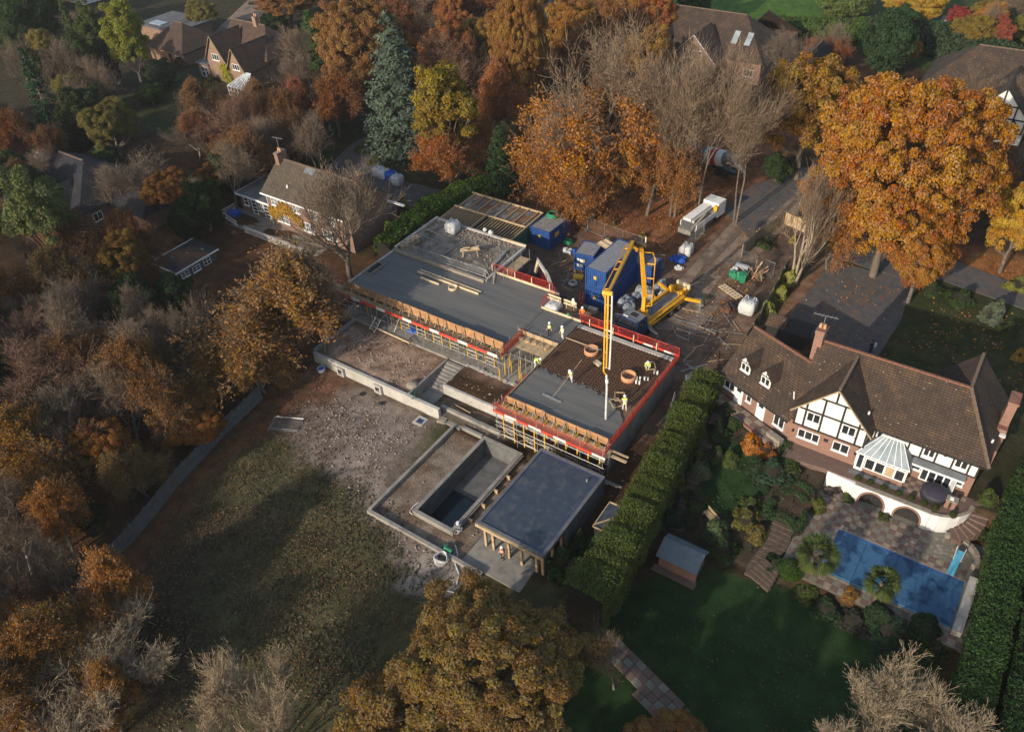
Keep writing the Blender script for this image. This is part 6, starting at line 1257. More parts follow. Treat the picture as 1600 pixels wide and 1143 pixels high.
# conservatory
cv = thing('conservatory', (-2.2,57.3,1.45), 'white conservatory with a hipped glass roof on the front of the timbered house', 'conservatory')
cx0,cx1,cy0,cy1 = -4.3,-.15,56.55,58.1
part(cv, 'dwarf_wall', M_['brick'], (cx0,cx1,cy0,cy0+.2,1.3,1.95),(cx0,cx0+.2,cy0+.2,cy1,1.3,1.95),(cx1-.2,cx1,cy0+.2,cy1,1.3,1.95))
for i in range(4):
    f = window(cv, (cx0+.75+i*.84,cy0-.01,1.97), EX, FY, .84, 1.3, 1, sill=False, fr=.08); window(cv, (cx0+.75+i*.84,cy0-.01,3.27), EX, FY, .84, .35, 2, sill=False, fr=.05)
    if i == 2: b = MB(); b.box(cx0+.84+i*.84,cx0+.75+(i+1)*.84-.09,cy0-.034,cy0-.022,2.06,3.2); b.build('blind', M_['timber'], cv)
door(cv, (cx0-.02,cy0+.02,1.5), EX, FY, .72, 2.1, glazed=True); window(cv, (cx1+.01,cy0,1.97), (0,1,0), (1,0,0), 1.5, 1.6, 2, sill=False); window(cv, (cx0-.01,cy1,1.97), (0,-1,0), (-1,0,0), 1.5, 1.6, 2, sill=False)
e = 3.66; rz_ = 5.05; ry = cy1-.1; rx0, rx1 = cx0+1.3, cx1-1.1
def glaze(pts, n):
    p = [V(*q) for q in pts]; nr = (p[1]-p[0]).cross(p[2]-p[0]).normalized(); nr = nr if nr.z > 0 else -nr; u0,u1,v1,v0 = p
    for i in range(n):
        a,b_ = i/n,(i+1)/n; q = MB(); q.slab([u0.lerp(u1,a),u0.lerp(u1,b_),v0.lerp(v1,b_),v0.lerp(v1,a)], .02, nr); q.build('roof_pane', M_['con_glass'], cv)
    for i in range(n+1): a = i/n; q = MB(); q.beam(u0.lerp(u1,a)+nr*.02, v0.lerp(v1,a)+nr*.02, .05, .06, tuple(nr)); q.build('glazing_bar', M_['upvc'], cv)
glaze([(cx0-.15,cy0-.15,e),(cx1+.15,cy0-.15,e),(rx1,ry,rz_),(rx0,ry,rz_)], 7)
b = MB(); b.slab([(cx0-.15,cy0-.15,e),(rx0,ry,rz_),(cx0-.15,ry,e)], .03, (-.6,-.1,.8)); b.build('roof_side', M_['lead'], cv); b = MB(); b.slab([(cx1+.15,cy0-.15,e),(rx1,ry,rz_),(cx1+.15,ry,e)], .03, (.6,-.1,.8)); b.build('roof_side', M_['lead'], cv)
ridge(cv, (rx0-.1,ry,rz_+.05), (rx1+.1,ry,rz_+.05), 'upvc', .14, 'ridge_bar'); b = MB()
for i in range(18): x = rx0+(rx1-rx0)*i/17; b.beam((x,ry,rz_+.05),(x,ry,rz_+.28),.05,.04)
b.build('finials', M_['upvc'], cv); part(cv, 'gutter', M_['upvc'], (cx0-.2,cx1+.2,cy0-.22,cy0-.12,e-.1,e))

# ---------------------------------------------------------------- terrace wall with arches, pool terrace, pool
tw = thing('terrace_wall', (-.5,54.8,-.6), 'white curved terrace wall with two dark arches above the swimming pool', 'wall')
def arch_panel(x0, x1, ax0, ax1, y, z0, z1):
    r = (ax1-ax0)/2; cx = (ax0+ax1)/2; n = 14; b = MB(); th = .35; zs = z0+.55; H = z1
    pts = [(cx-r*math.cos(math.pi*i/n), zs+(z1-.22-zs)*math.sin(math.pi*i/n)) for i in range(n+1)]
    prof = [(x0,z0),(ax0,z0)]+pts+[(ax1,z0),(x1,z0)]
    b.box(x0,ax0,y,y+th,z0,zs); b.box(ax1,x1,y,y+th,z0,zs)
    top = [(x0,zs)]+pts+[(x1,zs)]
    for (xa_,za_),(xb_,zb_) in zip(top, top[1:]):
        if xb_-xa_ > 1e-4: b.add([(xa_,y,za_),(xb_,y,zb_),(xb_,y,z1),(xa_,y,z1),(xa_,y+th,za_),(xb_,y+th,zb_),(xb_,y+th,z1),(xa_,y+th,z1)], [(0,1,2,3),(7,6,5,4),(0,4,5,1),(3,2,6,7)])
    b.build('wall_panel', M_['render'], tw)
    for i in range(n):
        (xa_,za_),(xb_,zb_) = pts[i], pts[i+1]; q = MB(); q.beam((xa_,y-.02,za_),(xb_,y-.02,zb_),.16,.1,(0,-1,0)); q.build('arch_brick', M_['brick'], tw)
    for x in (ax0,ax1): q = MB(); q.box(x-.08,x+.08,y-.05,y,z0,zs); q.build('arch_pier', M_['brick'], tw)
    q = MB(); q.box(ax0,ax1,y+.4,y+.45,z0,z1-.1); q.build('arch_black_back', M_['black'], tw)  # black sheet, the shade inside the arch put into its colour
    for i in range(5): q = MB(); q.box(ax0+.1+i*(ax1-ax0)/5,ax0+.16+i*(ax1-ax0)/5,y+.3,y+.34,z0,z1-.35); q.build('gate_bar', M_['timber_dark'], tw)
arch_panel(-3.6,-.4,-3.0,-.8,54.75,-.7,1.4); arch_panel(-.4,2.7,0.0,2.2,54.75,-.7,1.4)
def wall_seg(p, q, z0, z1, th=.3, m='render', name='wall_panel', par=None): b = MB(); b.beam((p[0],p[1],(z0+z1)/2),(q[0],q[1],(z0+z1)/2),th,z1-z0); b.build(name, M_[m], par or tw)
wall_seg((-6.5,55.3),(-3.6,54.95),-.8,1.35); arcp = [(2.7,54.9),(3.4,55.05),(4.1,55.4),(4.7,55.9),(5.2,56.6),(5.5,57.4)]
for p, q in zip(arcp, arcp[1:]): wall_seg(p,q,-.8,1.4)
for p, q in zip([(-3.6,54.9),(2.7,54.9)]+arcp[1:], [(2.7,54.9)]+arcp[1:]): wall_seg(p,q,1.4,1.5,.4,'stone','coping')
b = MB(); b.prism([(-10.2,54.6),(-6.4,55.1),(-3.6,55.1),(-3.55,55.7),(2.65,55.7),(2.7,54.95),(3.4,55.1),(4.1,55.45),(4.7,55.95),(5.2,56.7),(5.4,58.2),(-10.2,58.2)], -.5, 1.5); struct(b, 'house_terrace', M_['pave_red'])
for i in range(14):
    for j in range(4):
        x = -1.0+i*.45; y = 56.2+j*.45
        if x > 4.6-(.3*(3-j)): continue
        b = MB(); b.box(x,x+.43,y,y+.43,1.5,1.512+random.random()*.01); b.build('paving_slab', M_['pave_buff' if (i+j)%2 else 'pave_red'], bpy.data.objects['house_terrace'])
part(bpy.data.objects['house_terrace'], 'planter_bed', M_['soil'], (-3.6,2.6,55.1,55.75,1.38,1.54)); part(bpy.data.objects['house_terrace'], 'slate_band', M_['lead'], (-4.6,.2,55.8,56.3,1.5,1.53))
pv = struct(MB().box(-6.4,8.2,44.3,55.4,-.8,-.645), 'pool_terrace', M_['pave_grey'])
me_ps = MB().box(-.285,.285,-.285,.285,0,.03).mesh('paving_slab')
pms = {}
for k in ('pave_red','pave_grey','pave_buff'): m2 = me_ps.copy(); m2.materials.append(M_[k]); pms[k] = m2
random.seed(21)
for i in range(24):
    for j in range(18):
        x, y = -6.0+i*.59, 44.75+j*.59
        if -3.75 < x < 8 and 45.6 < y < 51.15: continue
        if y > 54.6 or (x > 3.2 and y > 52.3) : continue
        k = 'pave_red' if (i+j)%2 else random.choice(['pave_grey','pave_grey','pave_buff']); o = link('paving_slab', pms[k], None, pv); o.location = (x,y,-.645+random.uniform(0,.012)); o.rotation_euler = (0,0,random.uniform(-.015,.015))
# crazy paving fan beside the curved stair
random.seed(5)
for i in range(60):
    a = random.uniform(0,6.28); r0 = random.uniform(0,1)**.5; x,y = 4.6+1.9*r0*math.cos(a), 53.4+1.1*r0*math.sin(a); b = MB(); n = random.randint(5,7); s = random.uniform(.14,.26)
    b.prism([(x+s*random.uniform(.7,1.1)*math.cos(6.28*k/n), y+s*random.uniform(.7,1.1)*math.sin(6.28*k/n)) for k in range(n)], -.645, -.615+random.random()*.012); b.build('crazy_paving', M_[random.choice(['stone','pave_buff','pave_grey'])], pv)
cw = thing('curved_brick_wall', (6.2,54.2,-.6), 'low curved brick wall beside the pool stair', 'wall')
for i in range(12):
    a0,a1 = math.radians(-25+i*12), math.radians(-25+(i+1)*12-1.5); p,q = (5.2+1.9*math.cos(a0),53.3+1.7*math.sin(a0)),(5.2+1.9*math.cos(a1),53.3+1.7*math.sin(a1)); b = MB(); b.beam((*p,-.4),(*q,-.4),.35,.5); b.build('brick_course', M_['stone'], cw)
cs = thing('curved_steps', (5.7,56,-.6), 'curved brick steps wrapping round the end of the white terrace wall', 'steps')
for i in range(9):
    f = i/9; a = math.radians(-70+i*13); x,y = 4.2+2.0*math.cos(a), 56.9+2.0*math.sin(a); b = MB(); b.obox((x,y,-.35+.1*i),(1.3,.5,.5+.2*i),a); b.build('step', M_['pave_red'], cs)
pc = thing('pool', (1.65,48.4,-.65), 'rectangular swimming pool under a blue cover with leaves on it', 'swimming pool')
part(pc, 'coping', M_['pave_buff'], (-3.65,6.75,45.65,45.9,-.7,-.6),(-3.65,6.75,50.9,51.15,-.7,-.6),(-3.65,-3.4,45.9,50.9,-.7,-.6))
nx,ny = 90,46; b = MB(); vs = []; rr = np.random.default_rng(4)
for i in range(nx+1):
    for j in range(ny+1):
        x = -3.4+10.1*i/nx; y = 45.9+5.0*j/ny; e_ = min(1, min(i,nx-i,j,ny-j)/4); vs.append((x,y,-.59-.02*e_+.022*e_*(mnoise.noise(V(x*1.3,y*1.3,3))+.6*mnoise.noise(V(x*4,y*4,7)))))
b.add(vs, [(i*(ny+1)+j,(i+1)*(ny+1)+j,(i+1)*(ny+1)+j+1,i*(ny+1)+j+1) for i in range(nx) for j in range(ny)]); b.build('cover', M_['cover_blue'], pc, smooth=True)
for x in (-1.0,1.6,4.2): part(pc, 'cover_seam', M_['blue_seam'], (x,x+.06,45.95,50.85,-.6,-.572))
for y in (45.98,50.78): part(pc, 'cover_edge', M_['light_blue'] if y < 46 else M_['blue_bright'], (-3.35,6.6,y,y+.05,-.6,-.585))
b = MB(); b.prism([(6.75,45.4),(7.45,45.5),(7.6,51.35),(6.9,51.3)], -.7, -.05); solo(b, 'cover_roller_bench', M_['concrete_pale'], 'pale grey bench box over the cover roller at the hedge end of the pool', 'bench')
t = thing('diving_board', (5.6,51.8,-.6), 'turquoise diving board at the edge of the covered pool', 'diving board'); b = MB(); b.beam((5.75,53.3,.1),(5.5,50.6,-.1),.55,.07); b.build('board', M_['light_blue'], t); part(t, 'stand', M_['steel'], (5.4,5.5,52.8,52.9,-.62,.1),(5.95,6.05,52.8,52.9,-.62,.1)); b = MB(); b.tube([(5.4,53.3,.1),(5.4,53.3,.55),(5.35,51.8,.5)], .03,5); b.tube([(6.05,53.3,.1),(6.05,53.3,.55),(5.9,51.8,.5)], .03,5); b.build('handrail', M_['white'], t)
t = thing('hot_tub', (2.4,56.6,1.5), 'round tub under a dark purple grey cover on the house terrace', 'hot tub'); b = MB(); b.lathe([(.95,0),(1.05,.1),(1.05,.75),(.98,.85)], (2.4,56.6,1.5), 24); b.build('tub', M_['black'], t, smooth=True); b = MB(); b.lathe([(1.1,.6),(1.12,.82),(1.0,.92),(.2,.97)], (2.4,56.6,1.5), 24); b.build('cover', M_['tub_cover'], t, smooth=True)
t = thing('barbecue', (3.75,56.2,1.5), 'small brick barbecue beside the covered tub', 'barbecue'); part(t, 'pier', M_['brick'], (3.4,3.7,56.0,56.6,1.5,2.4),(3.9,4.2,56.0,56.6,1.5,2.4)); part(t, 'slab', M_['stone'], (3.35,4.25,55.95,56.65,2.4,2.5)); part(t, 'lid', M_['white'], (3.6,3.9,56.1,56.4,2.5,2.62))

# ---------------------------------------------------------------- neighbour brick house on the left
nb = thing('brick_house', (-76.5,64,1.4), 'brown brick house with white windows behind the bare ivy hung tree', 'house')
part(nb, 'wall', M_['brick_left'], (-84.4,-69.0,60.6,68.2,1.2,6.35)); gable_wall(nb, 60.6, 68.2, -84.4, 6.35, 6.36, 9.3, .2, 'brick_left', 'y'); gable_wall(nb, 60.6, 68.2, -69.0, 6.35, 6.36, 9.3, -.2, 'brick_left', 'y')
roof_plane(nb, [(-84.9,60.1,6.3),(-68.7,60.1,6.3),(-68.7,64.4,9.5),(-84.9,64.4,9.5)], 'tile_left'); roof_plane(nb, [(-84.9,68.7,6.3),(-68.7,68.7,6.3),(-68.7,64.4,9.5),(-84.9,64.4,9.5)], 'tile_left'); ridge(nb, (-84.9,64.4,9.55),(-68.7,64.4,9.55),'ridge_dull',step=.6)
part(nb, 'fascia', M_['upvc'], (-84.9,-68.7,60.0,60.1,6.1,6.3)); b = MB(); b.tube([(-84.3,60.5,1.4),(-84.3,60.5,6.2)], .05, 6); b.build('drainpipe', M_['white'], nb)
for x in (-83.6,-79.4,-76.2,-73.0): window(nb, (x,60.6,4.6), EX, FY, 2.0 if x < -83 else 1.3, 1.25, 3 if x < -83 else 2, 2, bars=1)
for x in (-83.2,-78.4,-74.4): window(nb, (x,60.6,2.2), EX, FY, 2.4, 1.35, 3, 2, bars=1)
chimney(nb, -84.6,-83.9,63.6,65.2,6,10.6,'brick_left',2); aerial(nb, (-84.2,64.4,10.6), 1.8); chimney(nb, -70.4,-69.6,63.9,64.9,8,10.6,'brick_left',2)
roof_plane(nb, [(-79.4,63.6,8.98),(-77.6,63.6,8.98),(-77.6,64.3,9.5),(-79.4,64.3,9.5)], 'lead', .05, 'flashing'); b = MB(); b.lathe([(.15,0),(.15,.5)], (-80.8,61.6,7.2), 8); b.build('roof_vent', M_['white'], nb)
part(nb, 'extension_wall', M_['brick_left'], (-91.3,-84.4,61.2,68.0,1.2,4.05)); part(nb, 'flat_roof', M_['felt_grey'], (-91.6,-84.5,60.8,68.3,4.05,4.22)); part(nb, 'fascia', M_['upvc'], (-91.65,-84.5,60.72,60.8,3.95,4.22),(-91.7,-91.6,60.8,68.3,4.0,4.24))
window(nb, (-90.6,61.2,2.4), EX, FY, 1.0, 1.3, 1, 2); window(nb, (-89.0,61.2,1.45), EX, FY, 1.05, 2.2, 1, 4, sill=False, name='glazed_door'); window(nb, (-87.5,61.2,2.3), EX, FY, .9, 1.3, 2, 2); window(nb, (-86.5,61.2,1.45), EX, FY, 1.05, 2.2, 1, 4, sill=False, name='glazed_door')
b = MB(); b.box(-68.9,-62.6,67.9,68.2,1.2,3.4); b.box(-68.9,-62.6,68.2,68.5,1.2,1.4); b.build('garden_wall', M_['brick_left'], nb)
part(nb, 'garage_trim', M_['upvc'], (-69.2,-66.0,67.6,67.9,5.6,5.8))
# creeper on the wall
r_ = np.random.default_rng(8); n = 1700; xs = r_.uniform(-84.4,-78,n); zs = 4.1+.5*np.sin(xs*1.3)+r_.normal(0,.35,n)-.12*(xs+81)**2*.3; Cc = np.stack([xs,60.5-.2*r_.random(n),zs],1)
o = link('wall_creeper', leaf_mesh('wall_creeper', Cc, np.tile([[0,-1,.4]],(n,1)), .26, r_, r_.random(n))); o.color = (.42,.24,.03,1); set_props(o, 'yellow green creeper across the front of the brick house', 'creeper')
part(nb, 'patio', M_['pave_grey'], (-92.5,-84,57.2,61.2,.8,1.42)); part(nb, 'patio', M_['pave_buff'], (-84,-73,57.2,60.6,.8,1.4))
bl = thing('balustrade', (-80,57,1.4), 'pale stone balustrade along the neighbour terrace', 'balustrade'); bm = MB(); bm.lathe([(.1,0),(.06,.1),(.12,.3),(.06,.55),(.1,.65)], (0,0,0), 8); bm = bm.mesh('baluster'); bm.materials.append(M_['concrete_pale']); L0 = root_loc(bl)
part(bl, 'plinth', M_['concrete_pale'], (-86.3,-74.0,56.85,57.15,.6,1.45)); part(bl, 'rail', M_['concrete_pale'], (-86.3,-74.0,56.83,57.17,2.1,2.22))
for i in range(38): o = link('baluster', bm, None, bl); o.location = V(-86.1+i*.325,57,1.45)-V(*L0)
b = MB()
t = thing('white_railing', (-89.5,58,1.4), 'white railing round the upper patio of the brick house', 'railing')
for p, q in (((-92.4,58.2),(-88.2,57.4)),((-92.4,58.2),(-92.4,61))):
    for z in (1.6,2.3): b = MB(); b.beam((*p,z),(*q,z),.06,.06); b.build('rail', M_['white'], t)
    n = 14
    for i in range(n+1): f = i/n; b = MB(); b.beam((p[0]+(q[0]-p[0])*f,p[1]+(q[1]-p[1])*f,1.42),(p[0]+(q[0]-p[0])*f,p[1]+(q[1]-p[1])*f,2.3),.04,.04); b.build('spindle', M_['white'], t)
b = MB(); b.obox((-91,59.3,1.75),(1.8,1.1,.65),.2); b.obox((-90.9,59.3,2.1),(1.4,.8,.12),.2); solo(b, 'covered_table', M_['blue_bright'], 'garden table under a bright blue cover on the upper patio', 'table')
wall('patio_pier', [(-87.8,-87.0,55.8,56.4,.3,1.5)], 'brick_left', 'square brick pier below the upper patio', 'pier'); wall('patio_terrace', [(-89.5,-84.5,53.5,57,.1,.75)], 'pave_grey', 'paved lower terrace beside the garden shed', 'terrace'); wall('rockery_wall', [(-84.5,-74.5,53.6,54.1,-.1,1.1)], 'stone', 'stone rockery wall below the balustrade')
t = thing('garden_stair', (-90.2,52.6,.3), 'stone steps behind the garden shed', 'steps')
for i in range(6): part(t, 'step', M_['stone'], (-91.5+.0*i,-89.6,51.2+.45*i,51.65+.45*i,.0,.35+.17*i))
sh = thing('garden_shed', (-86,47.4,.3), 'low garden shed with a leaf strewn dark flat roof beside a green pool', 'shed')
part(sh, 'wall', M_['fence_wood'], (-88.3,-84.1,44.3,50.4,.1,2.75)); b = MB(); b.slab([(-88.7,44.0,2.9),(-83.8,44.0,2.75),(-83.8,50.8,2.8),(-88.7,50.8,2.95)], .12, (0,0,1)); b.build('roof', M_['felt_dark'], sh)
for q in ((-88.75,-88.65,44,50.8,2.85,3.0),(-83.85,-83.75,44,50.8,2.65,2.82),(-88.7,-83.8,43.95,44.05,2.7,2.95)): part(sh, 'trim', M_['white'], q)
window(sh, (-84.1,44.8,1.5), (0,1,0), (1,0,0), 1.2, .8, 2, 2); window(sh, (-84.1,46.5,1.4), (0,1,0), (1,0,0), 1.2, .8, 2, 2); window(sh, (-84.1,48.3,.5), (0,1,0), (1,0,0), 1.1, 1.9, 2, 4, sill=False, name='glazed_door')
for i in range(4): b = MB(); b.lathe([(.18,0),(.18,.06)], (-88.2+1.0*i*.9,44.5+i*1.7,2.93-.03*i), 8); b.build('roof_cap', M_['stone'], sh)
b = MB(); b.prism([(-83.5,44.39),(-83.82,48.75),(-80.4,48.2),(-80.21,43.76)], .2, .4); o = struct(b, 'neighbour_pool', M_['water_green']); b = MB(); b.prism([(-85.66,43.87),(-85.52,52.3),(-81.97,51.66),(-80.47,48.24),(-84.02,48.9),(-83.58,44.43),(-80.05,43.61),(-79.86,42.47)], .1, .38); struct(b, 'neighbour_pool_paving', M_['pave_buff'])

# ---------------------------------------------------------------- houses farther off
def hipped(name, label, x0, x1, y0, y1, z0, ze, zr, mw, mr, hip=(True,True), axis='x', o=.5):
    t = thing(name, ((x0+x1)/2,(y0+y1)/2,z0), label, 'house'); part(t, 'wall', M_[mw], (x0,x1,y0,y1,z0-.5,ze))
    if axis == 'x':
        ym_ = (y0+y1)/2; k = (y1-y0)/2; a = x0-o+(k if hip[0] else 0); c = x1+o-(k if hip[1] else 0)
        roof_plane(t, [(x0-o,y0-o,ze),(x1+o,y0-o,ze),(c,ym_,zr),(a,ym_,zr)], mr); roof_plane(t, [(x0-o,y1+o,ze),(x1+o,y1+o,ze),(c,ym_,zr),(a,ym_,zr)], mr)
        for hp, xx, aa, sg in ((hip[0],x0-o,a,1),(hip[1],x1+o,c,-1)):
            if hp: roof_plane(t, [(xx,y0-o,ze),(xx,y1+o,ze),(aa,ym_,zr)], mr)
            else: gable_wall(t, y0, y1, xx+sg*o, ze, ze+.01, zr-.2, .2*sg, mw, 'y')
        ridge(t, (a,ym_,zr+.05),(c,ym_,zr+.05),'ridge_dull',step=.8)
    else:
        xm = (x0+x1)/2; k = (x1-x0)/2; a = y0-o+(k if hip[0] else 0); c = y1+o-(k if hip[1] else 0)
        roof_plane(t, [(x0-o,y0-o,ze),(x0-o,y1+o,ze),(xm,c,zr),(xm,a,zr)], mr); roof_plane(t, [(x1+o,y0-o,ze),(x1+o,y1+o,ze),(xm,c,zr),(xm,a,zr)], mr)
        for hp, yy, aa, sg in ((hip[0],y0-o,a,1),(hip[1],y1+o,c,-1)):
            if hp: roof_plane(t, [(x0-o,yy,ze),(x1+o,yy,ze),(xm,aa,zr)], mr)
            else: gable_wall(t, x0, x1, yy+sg*o, ze, ze+.01, zr-.2, .2*sg, mw, 'x')
        ridge(t, (xm,a,zr+.05),(xm,c,zr+.05),'ridge_dull',step=.8)
    return t
def cross_gable(t, xm, w, yf, yb, ze, zr, mw, mr, z0=1.2, barge='upvc', oh=.35):
    part(t, 'gable_block', M_[mw], (xm-w/2,xm+w/2,yf,yb,z0,ze)); gable_wall(t, xm-w/2, xm+w/2, yf, ze, ze+.01, zr-.15, .2, mw)
    for k in (-1,1):
        roof_plane(t, [(xm+k*(w/2+oh),yf-.3,ze-.3),(xm,yf-.3,zr),(xm,yb+2.5,zr),(xm+k*(w/2+oh),yb,ze-.3)], mr); b = MB(); b.beam((xm+k*(w/2+oh),yf-.33,ze-.38),(xm,yf-.33,zr-.08),.06,.22,(0,1,0)); b.build('bargeboard', M_[barge], t)
g1 = hipped('gabled_house', 'orange brick house with several gables at the top left', -137.5,-124.5,97.5,106.5,1.4,5.6,10.2,'brick_far','tile_far',(False,True))
cross_gable(g1, -134.3, 5.4, 93.6, 98, 5.6, 10.0, 'brick_far','tile_far', barge='timber'); cross_gable(g1, -127.0, 4.6, 92.2, 98, 5.2, 9.2, 'brick_far','tile_far', barge='timber')
part(g1, 'extension', M_['brick_far'], (-140.5,-137.2,93.5,98.0,1.2,4.0)); part(g1, 'flat_roof', M_['felt_grey'], (-140.8,-137.0,93.2,98.2,4.0,4.2))
window(g1, (-139.8,93.5,1.5), EX, FY, 1.0, 2.1, 1, 2, sill=False); window(g1, (-138.5,93.5,1.9), EX, FY, .8, 1.6, 1, 2); window(g1, (-135.3,93.6,5.4), EX, FY, 1.9, 1.2, 3); window(g1, (-128.0,92.2,5.2), EX, FY, 1.9, 1.1, 3); window(g1, (-131.6,97.5,4.0), EX, FY, 1.8, 1.1, 3); chimney(g1, -131.2,-130.3,101.5,102.6,8,11.6,'brick_far',2); aerial(g1, (-129.5,101.8,10.2), 2.5, 1.4)
roof_plane(g1, [(-132.0,94.0,4.2),(-129.2,94.0,4.2),(-129.2,97.6,6.6),(-132.0,97.6,6.6)], 'tile_far')
c1 = thing('garden_room', (-123.5,90.6,1.4), 'white framed glass garden room against the gabled brick house', 'garden room'); X0,X1,Y0,Y1 = -126.6,-121.4,89.0,92.2
part(c1, 'dwarf_wall', M_['brick_far'], (X0,X1,Y0,Y0+.2,1.2,1.9)); window(c1, (X0,Y0,1.9), EX, FY, X1-X0, 1.6, 6, 2, sill=False)
for i in range(7):
    x = X0+(X1-X0)*i/6; b = MB(); b.beam((x,Y0-.1,3.5),(-124+(x+124)*.25,Y1,5.2),.16,.1); b.build('rafter', M_['upvc'], c1)
    if i < 6: b = MB(); xb_ = X0+(X1-X0)*(i+1)/6; b.slab([(x,Y0-.1,3.46),(xb_,Y0-.1,3.46),(-124+(xb_+124)*.25,Y1,5.15),(-124+(x+124)*.25,Y1,5.15)], .03, (0,-.45,.9)); b.build('roof_pane', M_['con_glass'], c1)
r_ = np.random.default_rng(18); n = 500; Cc = np.stack([r_.normal(-131.5,.8,n), 93.3-.3*r_.random(n)+0*r_.random(n), r_.uniform(1.6,5.2,n)],1); o = link('wall_creeper', leaf_mesh('wall_creeper', Cc, np.tile([[0,-1,.4]],(n,1)), .35, r_, r_.random(n))); o.color = (.28,.26,.04,1); set_props(o, 'yellow green creeper on the gabled brick house', 'creeper')
g2 = hipped('bungalow', 'dark hipped bungalow with a flat leaded roof behind it, top left', -158.5,-147.5,95.5,105,1.4,4.0,8.0,'brick_far','tile_far',(True,True)); window(g2, (-150.4,95.5,2.0), EX, FY, 1.6, 1.2, 2); door(g2, (-152.4,95.5,1.4), EX, FY, 1.0, 2.0, 'black'); window(g2, (-158.5,99.5,1.9), (0,-1,0), (-1,0,0), 1.5,1.2,2)
part(g2, 'flat_block', M_['brick_far'], (-172,-159,103,112,1.2,4.2)); part(g2, 'flat_roof', M_['felt_grey'], (-172.4,-158.6,102.6,112.4,4.2,4.5)); part(g2, 'roof_light', M_['con_glass'], (-169.5,-165.5,104,106,4.5,4.7)); roof_plane(g2, [(-156.0,97.6,5.4),(-155.2,97.6,5.4),(-155.2,99.1,6.6),(-156.0,99.1,6.6)], 'con_glass', .06, 'roof_light')
g3 = hipped('slate_house', 'house with a big dark slate roof at the left edge', -122,-105.5,45.5,57,1.4,4.4,8.6,'brick_left','tile_slate',(True,True)); roof_plane(g3, [(-121.6,49.6,7.3),(-111.5,49.6,7.3),(-111.5,50.3,7.85),(-121.6,50.3,7.85)], 'con_glass', .06, 'roof_light'); cross_gable(g3, -110.5, 6.5, 43.2, 46, 4.4, 7.2, 'brick_left','tile_slate', barge='black'); window(g3, (-107.0,45.5,2.4), EX, FY, 1.2, 1.3, 2); window(g3, (-111.6,43.2,2.6), EX, FY, 1.2, 1.0, 2); window(g3, (-105.5,47,2.4), (0,1,0), (1,0,0), 1.4, 1.2, 2)
part(g3, 'side_wing', M_['brick_left'], (-105.5,-98,50,57,1.2,4.0)); roof_plane(g3, [(-105.5,49.5,3.95),(-97.5,49.5,3.95),(-99.5,53.5,6.4),(-105.5,53.5,6.4)], 'tile_slate'); roof_plane(g3, [(-97.5,49.5,3.95),(-97.5,57.5,3.95),(-99.5,53.5,6.4)], 'tile_slate')
g4 = hipped('long_roofed_house', 'long house with a brown tiled roof and a white edged gable at the top', -68.5,-44.5,137.5,150,1.4,5.2,10.8,'brick_left','tile',(False,True)); cross_gable(g4, -55.5, 8.6, 133.5, 138, 5.4, 9.8, 'brick_left','tile'); window(g4, (-57.3,133.5,5.6), EX, FY, 3.4, 1.5, 4); window(g4, (-58.3,133.5,2.6), EX, FY, 1.8, 1.2, 3)
for i, x in enumerate((-66.5,-63.0)):
    d = part(g4, 'dormer', M_['render'], (x-.9,x+.9,137.0,139.5,5.4,7.2)); window(d, (x-.7,137.0,5.7), EX, FY, 1.4, 1.1, 2)
    for k in (-1,1): roof_plane(d, [(x+k*1.2,136.7,7.0),(x,136.7,8.4),(x,141.5,8.4),(x+k*1.2,140,7.0)], 'tile', .08); b = MB(); b.beam((x+k*1.2,136.66,6.95),(x,136.66,8.35),.05,.2,(0,1,0)); b.build('bargeboard', M_['upvc'], d)
for x in (-50.6,-48.2): roof_plane(g4, [(x-.5,139.3,7.2),(x+.5,139.3,7.2),(x+.5,141.2,8.8),(x-.5,141.2,8.8)], 'con_glass', .08, 'roof_light')
window(g4, (-47.5,137.5,2.6), EX, FY, 1.8, 1.3, 3); part(g4, 'rear_wing', M_['brick_left'], (-53,-44.5,150,156,1.2,5.2)); roof_plane(g4, [(-53.5,156.5,5.1),(-44,156.5,5.1),(-48.7,150,10.2)], 'tile')
g5 = hipped('timbered_gable_house', 'brown roofed house with a white timbered gable at the right edge', -19,4,139.5,152,1.4,5.4,10.6,'brick_left','tile',(True,False)); cross_gable(g5, -6.6, 7.6, 132.6, 140, 5.4, 9.6, 'render','tile', barge='beam_black'); window(g5, (-8.4,132.6,5.4), EX, FY, 3.0, 1.3, 4, m='timber_dark')
for p, q in (((-10.2,3.2),(-3.0,3.2)),((-10.2,5.2),(-3.0,5.2)),((-9.0,7.0),(-4.2,7.0)),((-10.2,3.2),(-10.2,5.4)),((-3.0,3.2),(-3.0,5.4)),((-8.6,3.2),(-8.6,7.2)),((-4.6,3.2),(-4.6,7.2)),((-6.6,7.0),(-6.6,9.3)),((-10.2,3.3),(-8.7,5.1)),((-3.0,3.3),(-4.5,5.1))): b = MB(); b.beam((p[0],132.36,p[1]),(q[0],132.36,q[1]),.2,.06,(0,-1,0)); b.build('beam', M_['beam_black'], g5)
g6 = hipped('roof_light_house', 'slate roofed house with three roof windows at the top edge', -106,-90,140,150,1.4,4.8,8.8,'brick_left','tile_slate',(False,False))
for x in (-100.2,-97.6,-95.0): roof_plane(g6, [(x-.55,140.9,6.0),(x+.55,140.9,6.0),(x+.55,143.2,7.85),(x-.55,143.2,7.85)], 'con_glass', .08, 'roof_light')
g7 = hipped('white_house', 'white rendered house showing above the trees at the far top left', -222,-208,112,121,1.4,6,9,'render','tile_slate',(True,True)); window(g7, (-214,112,3.6), EX, FY, 1.6, 1.3, 2)
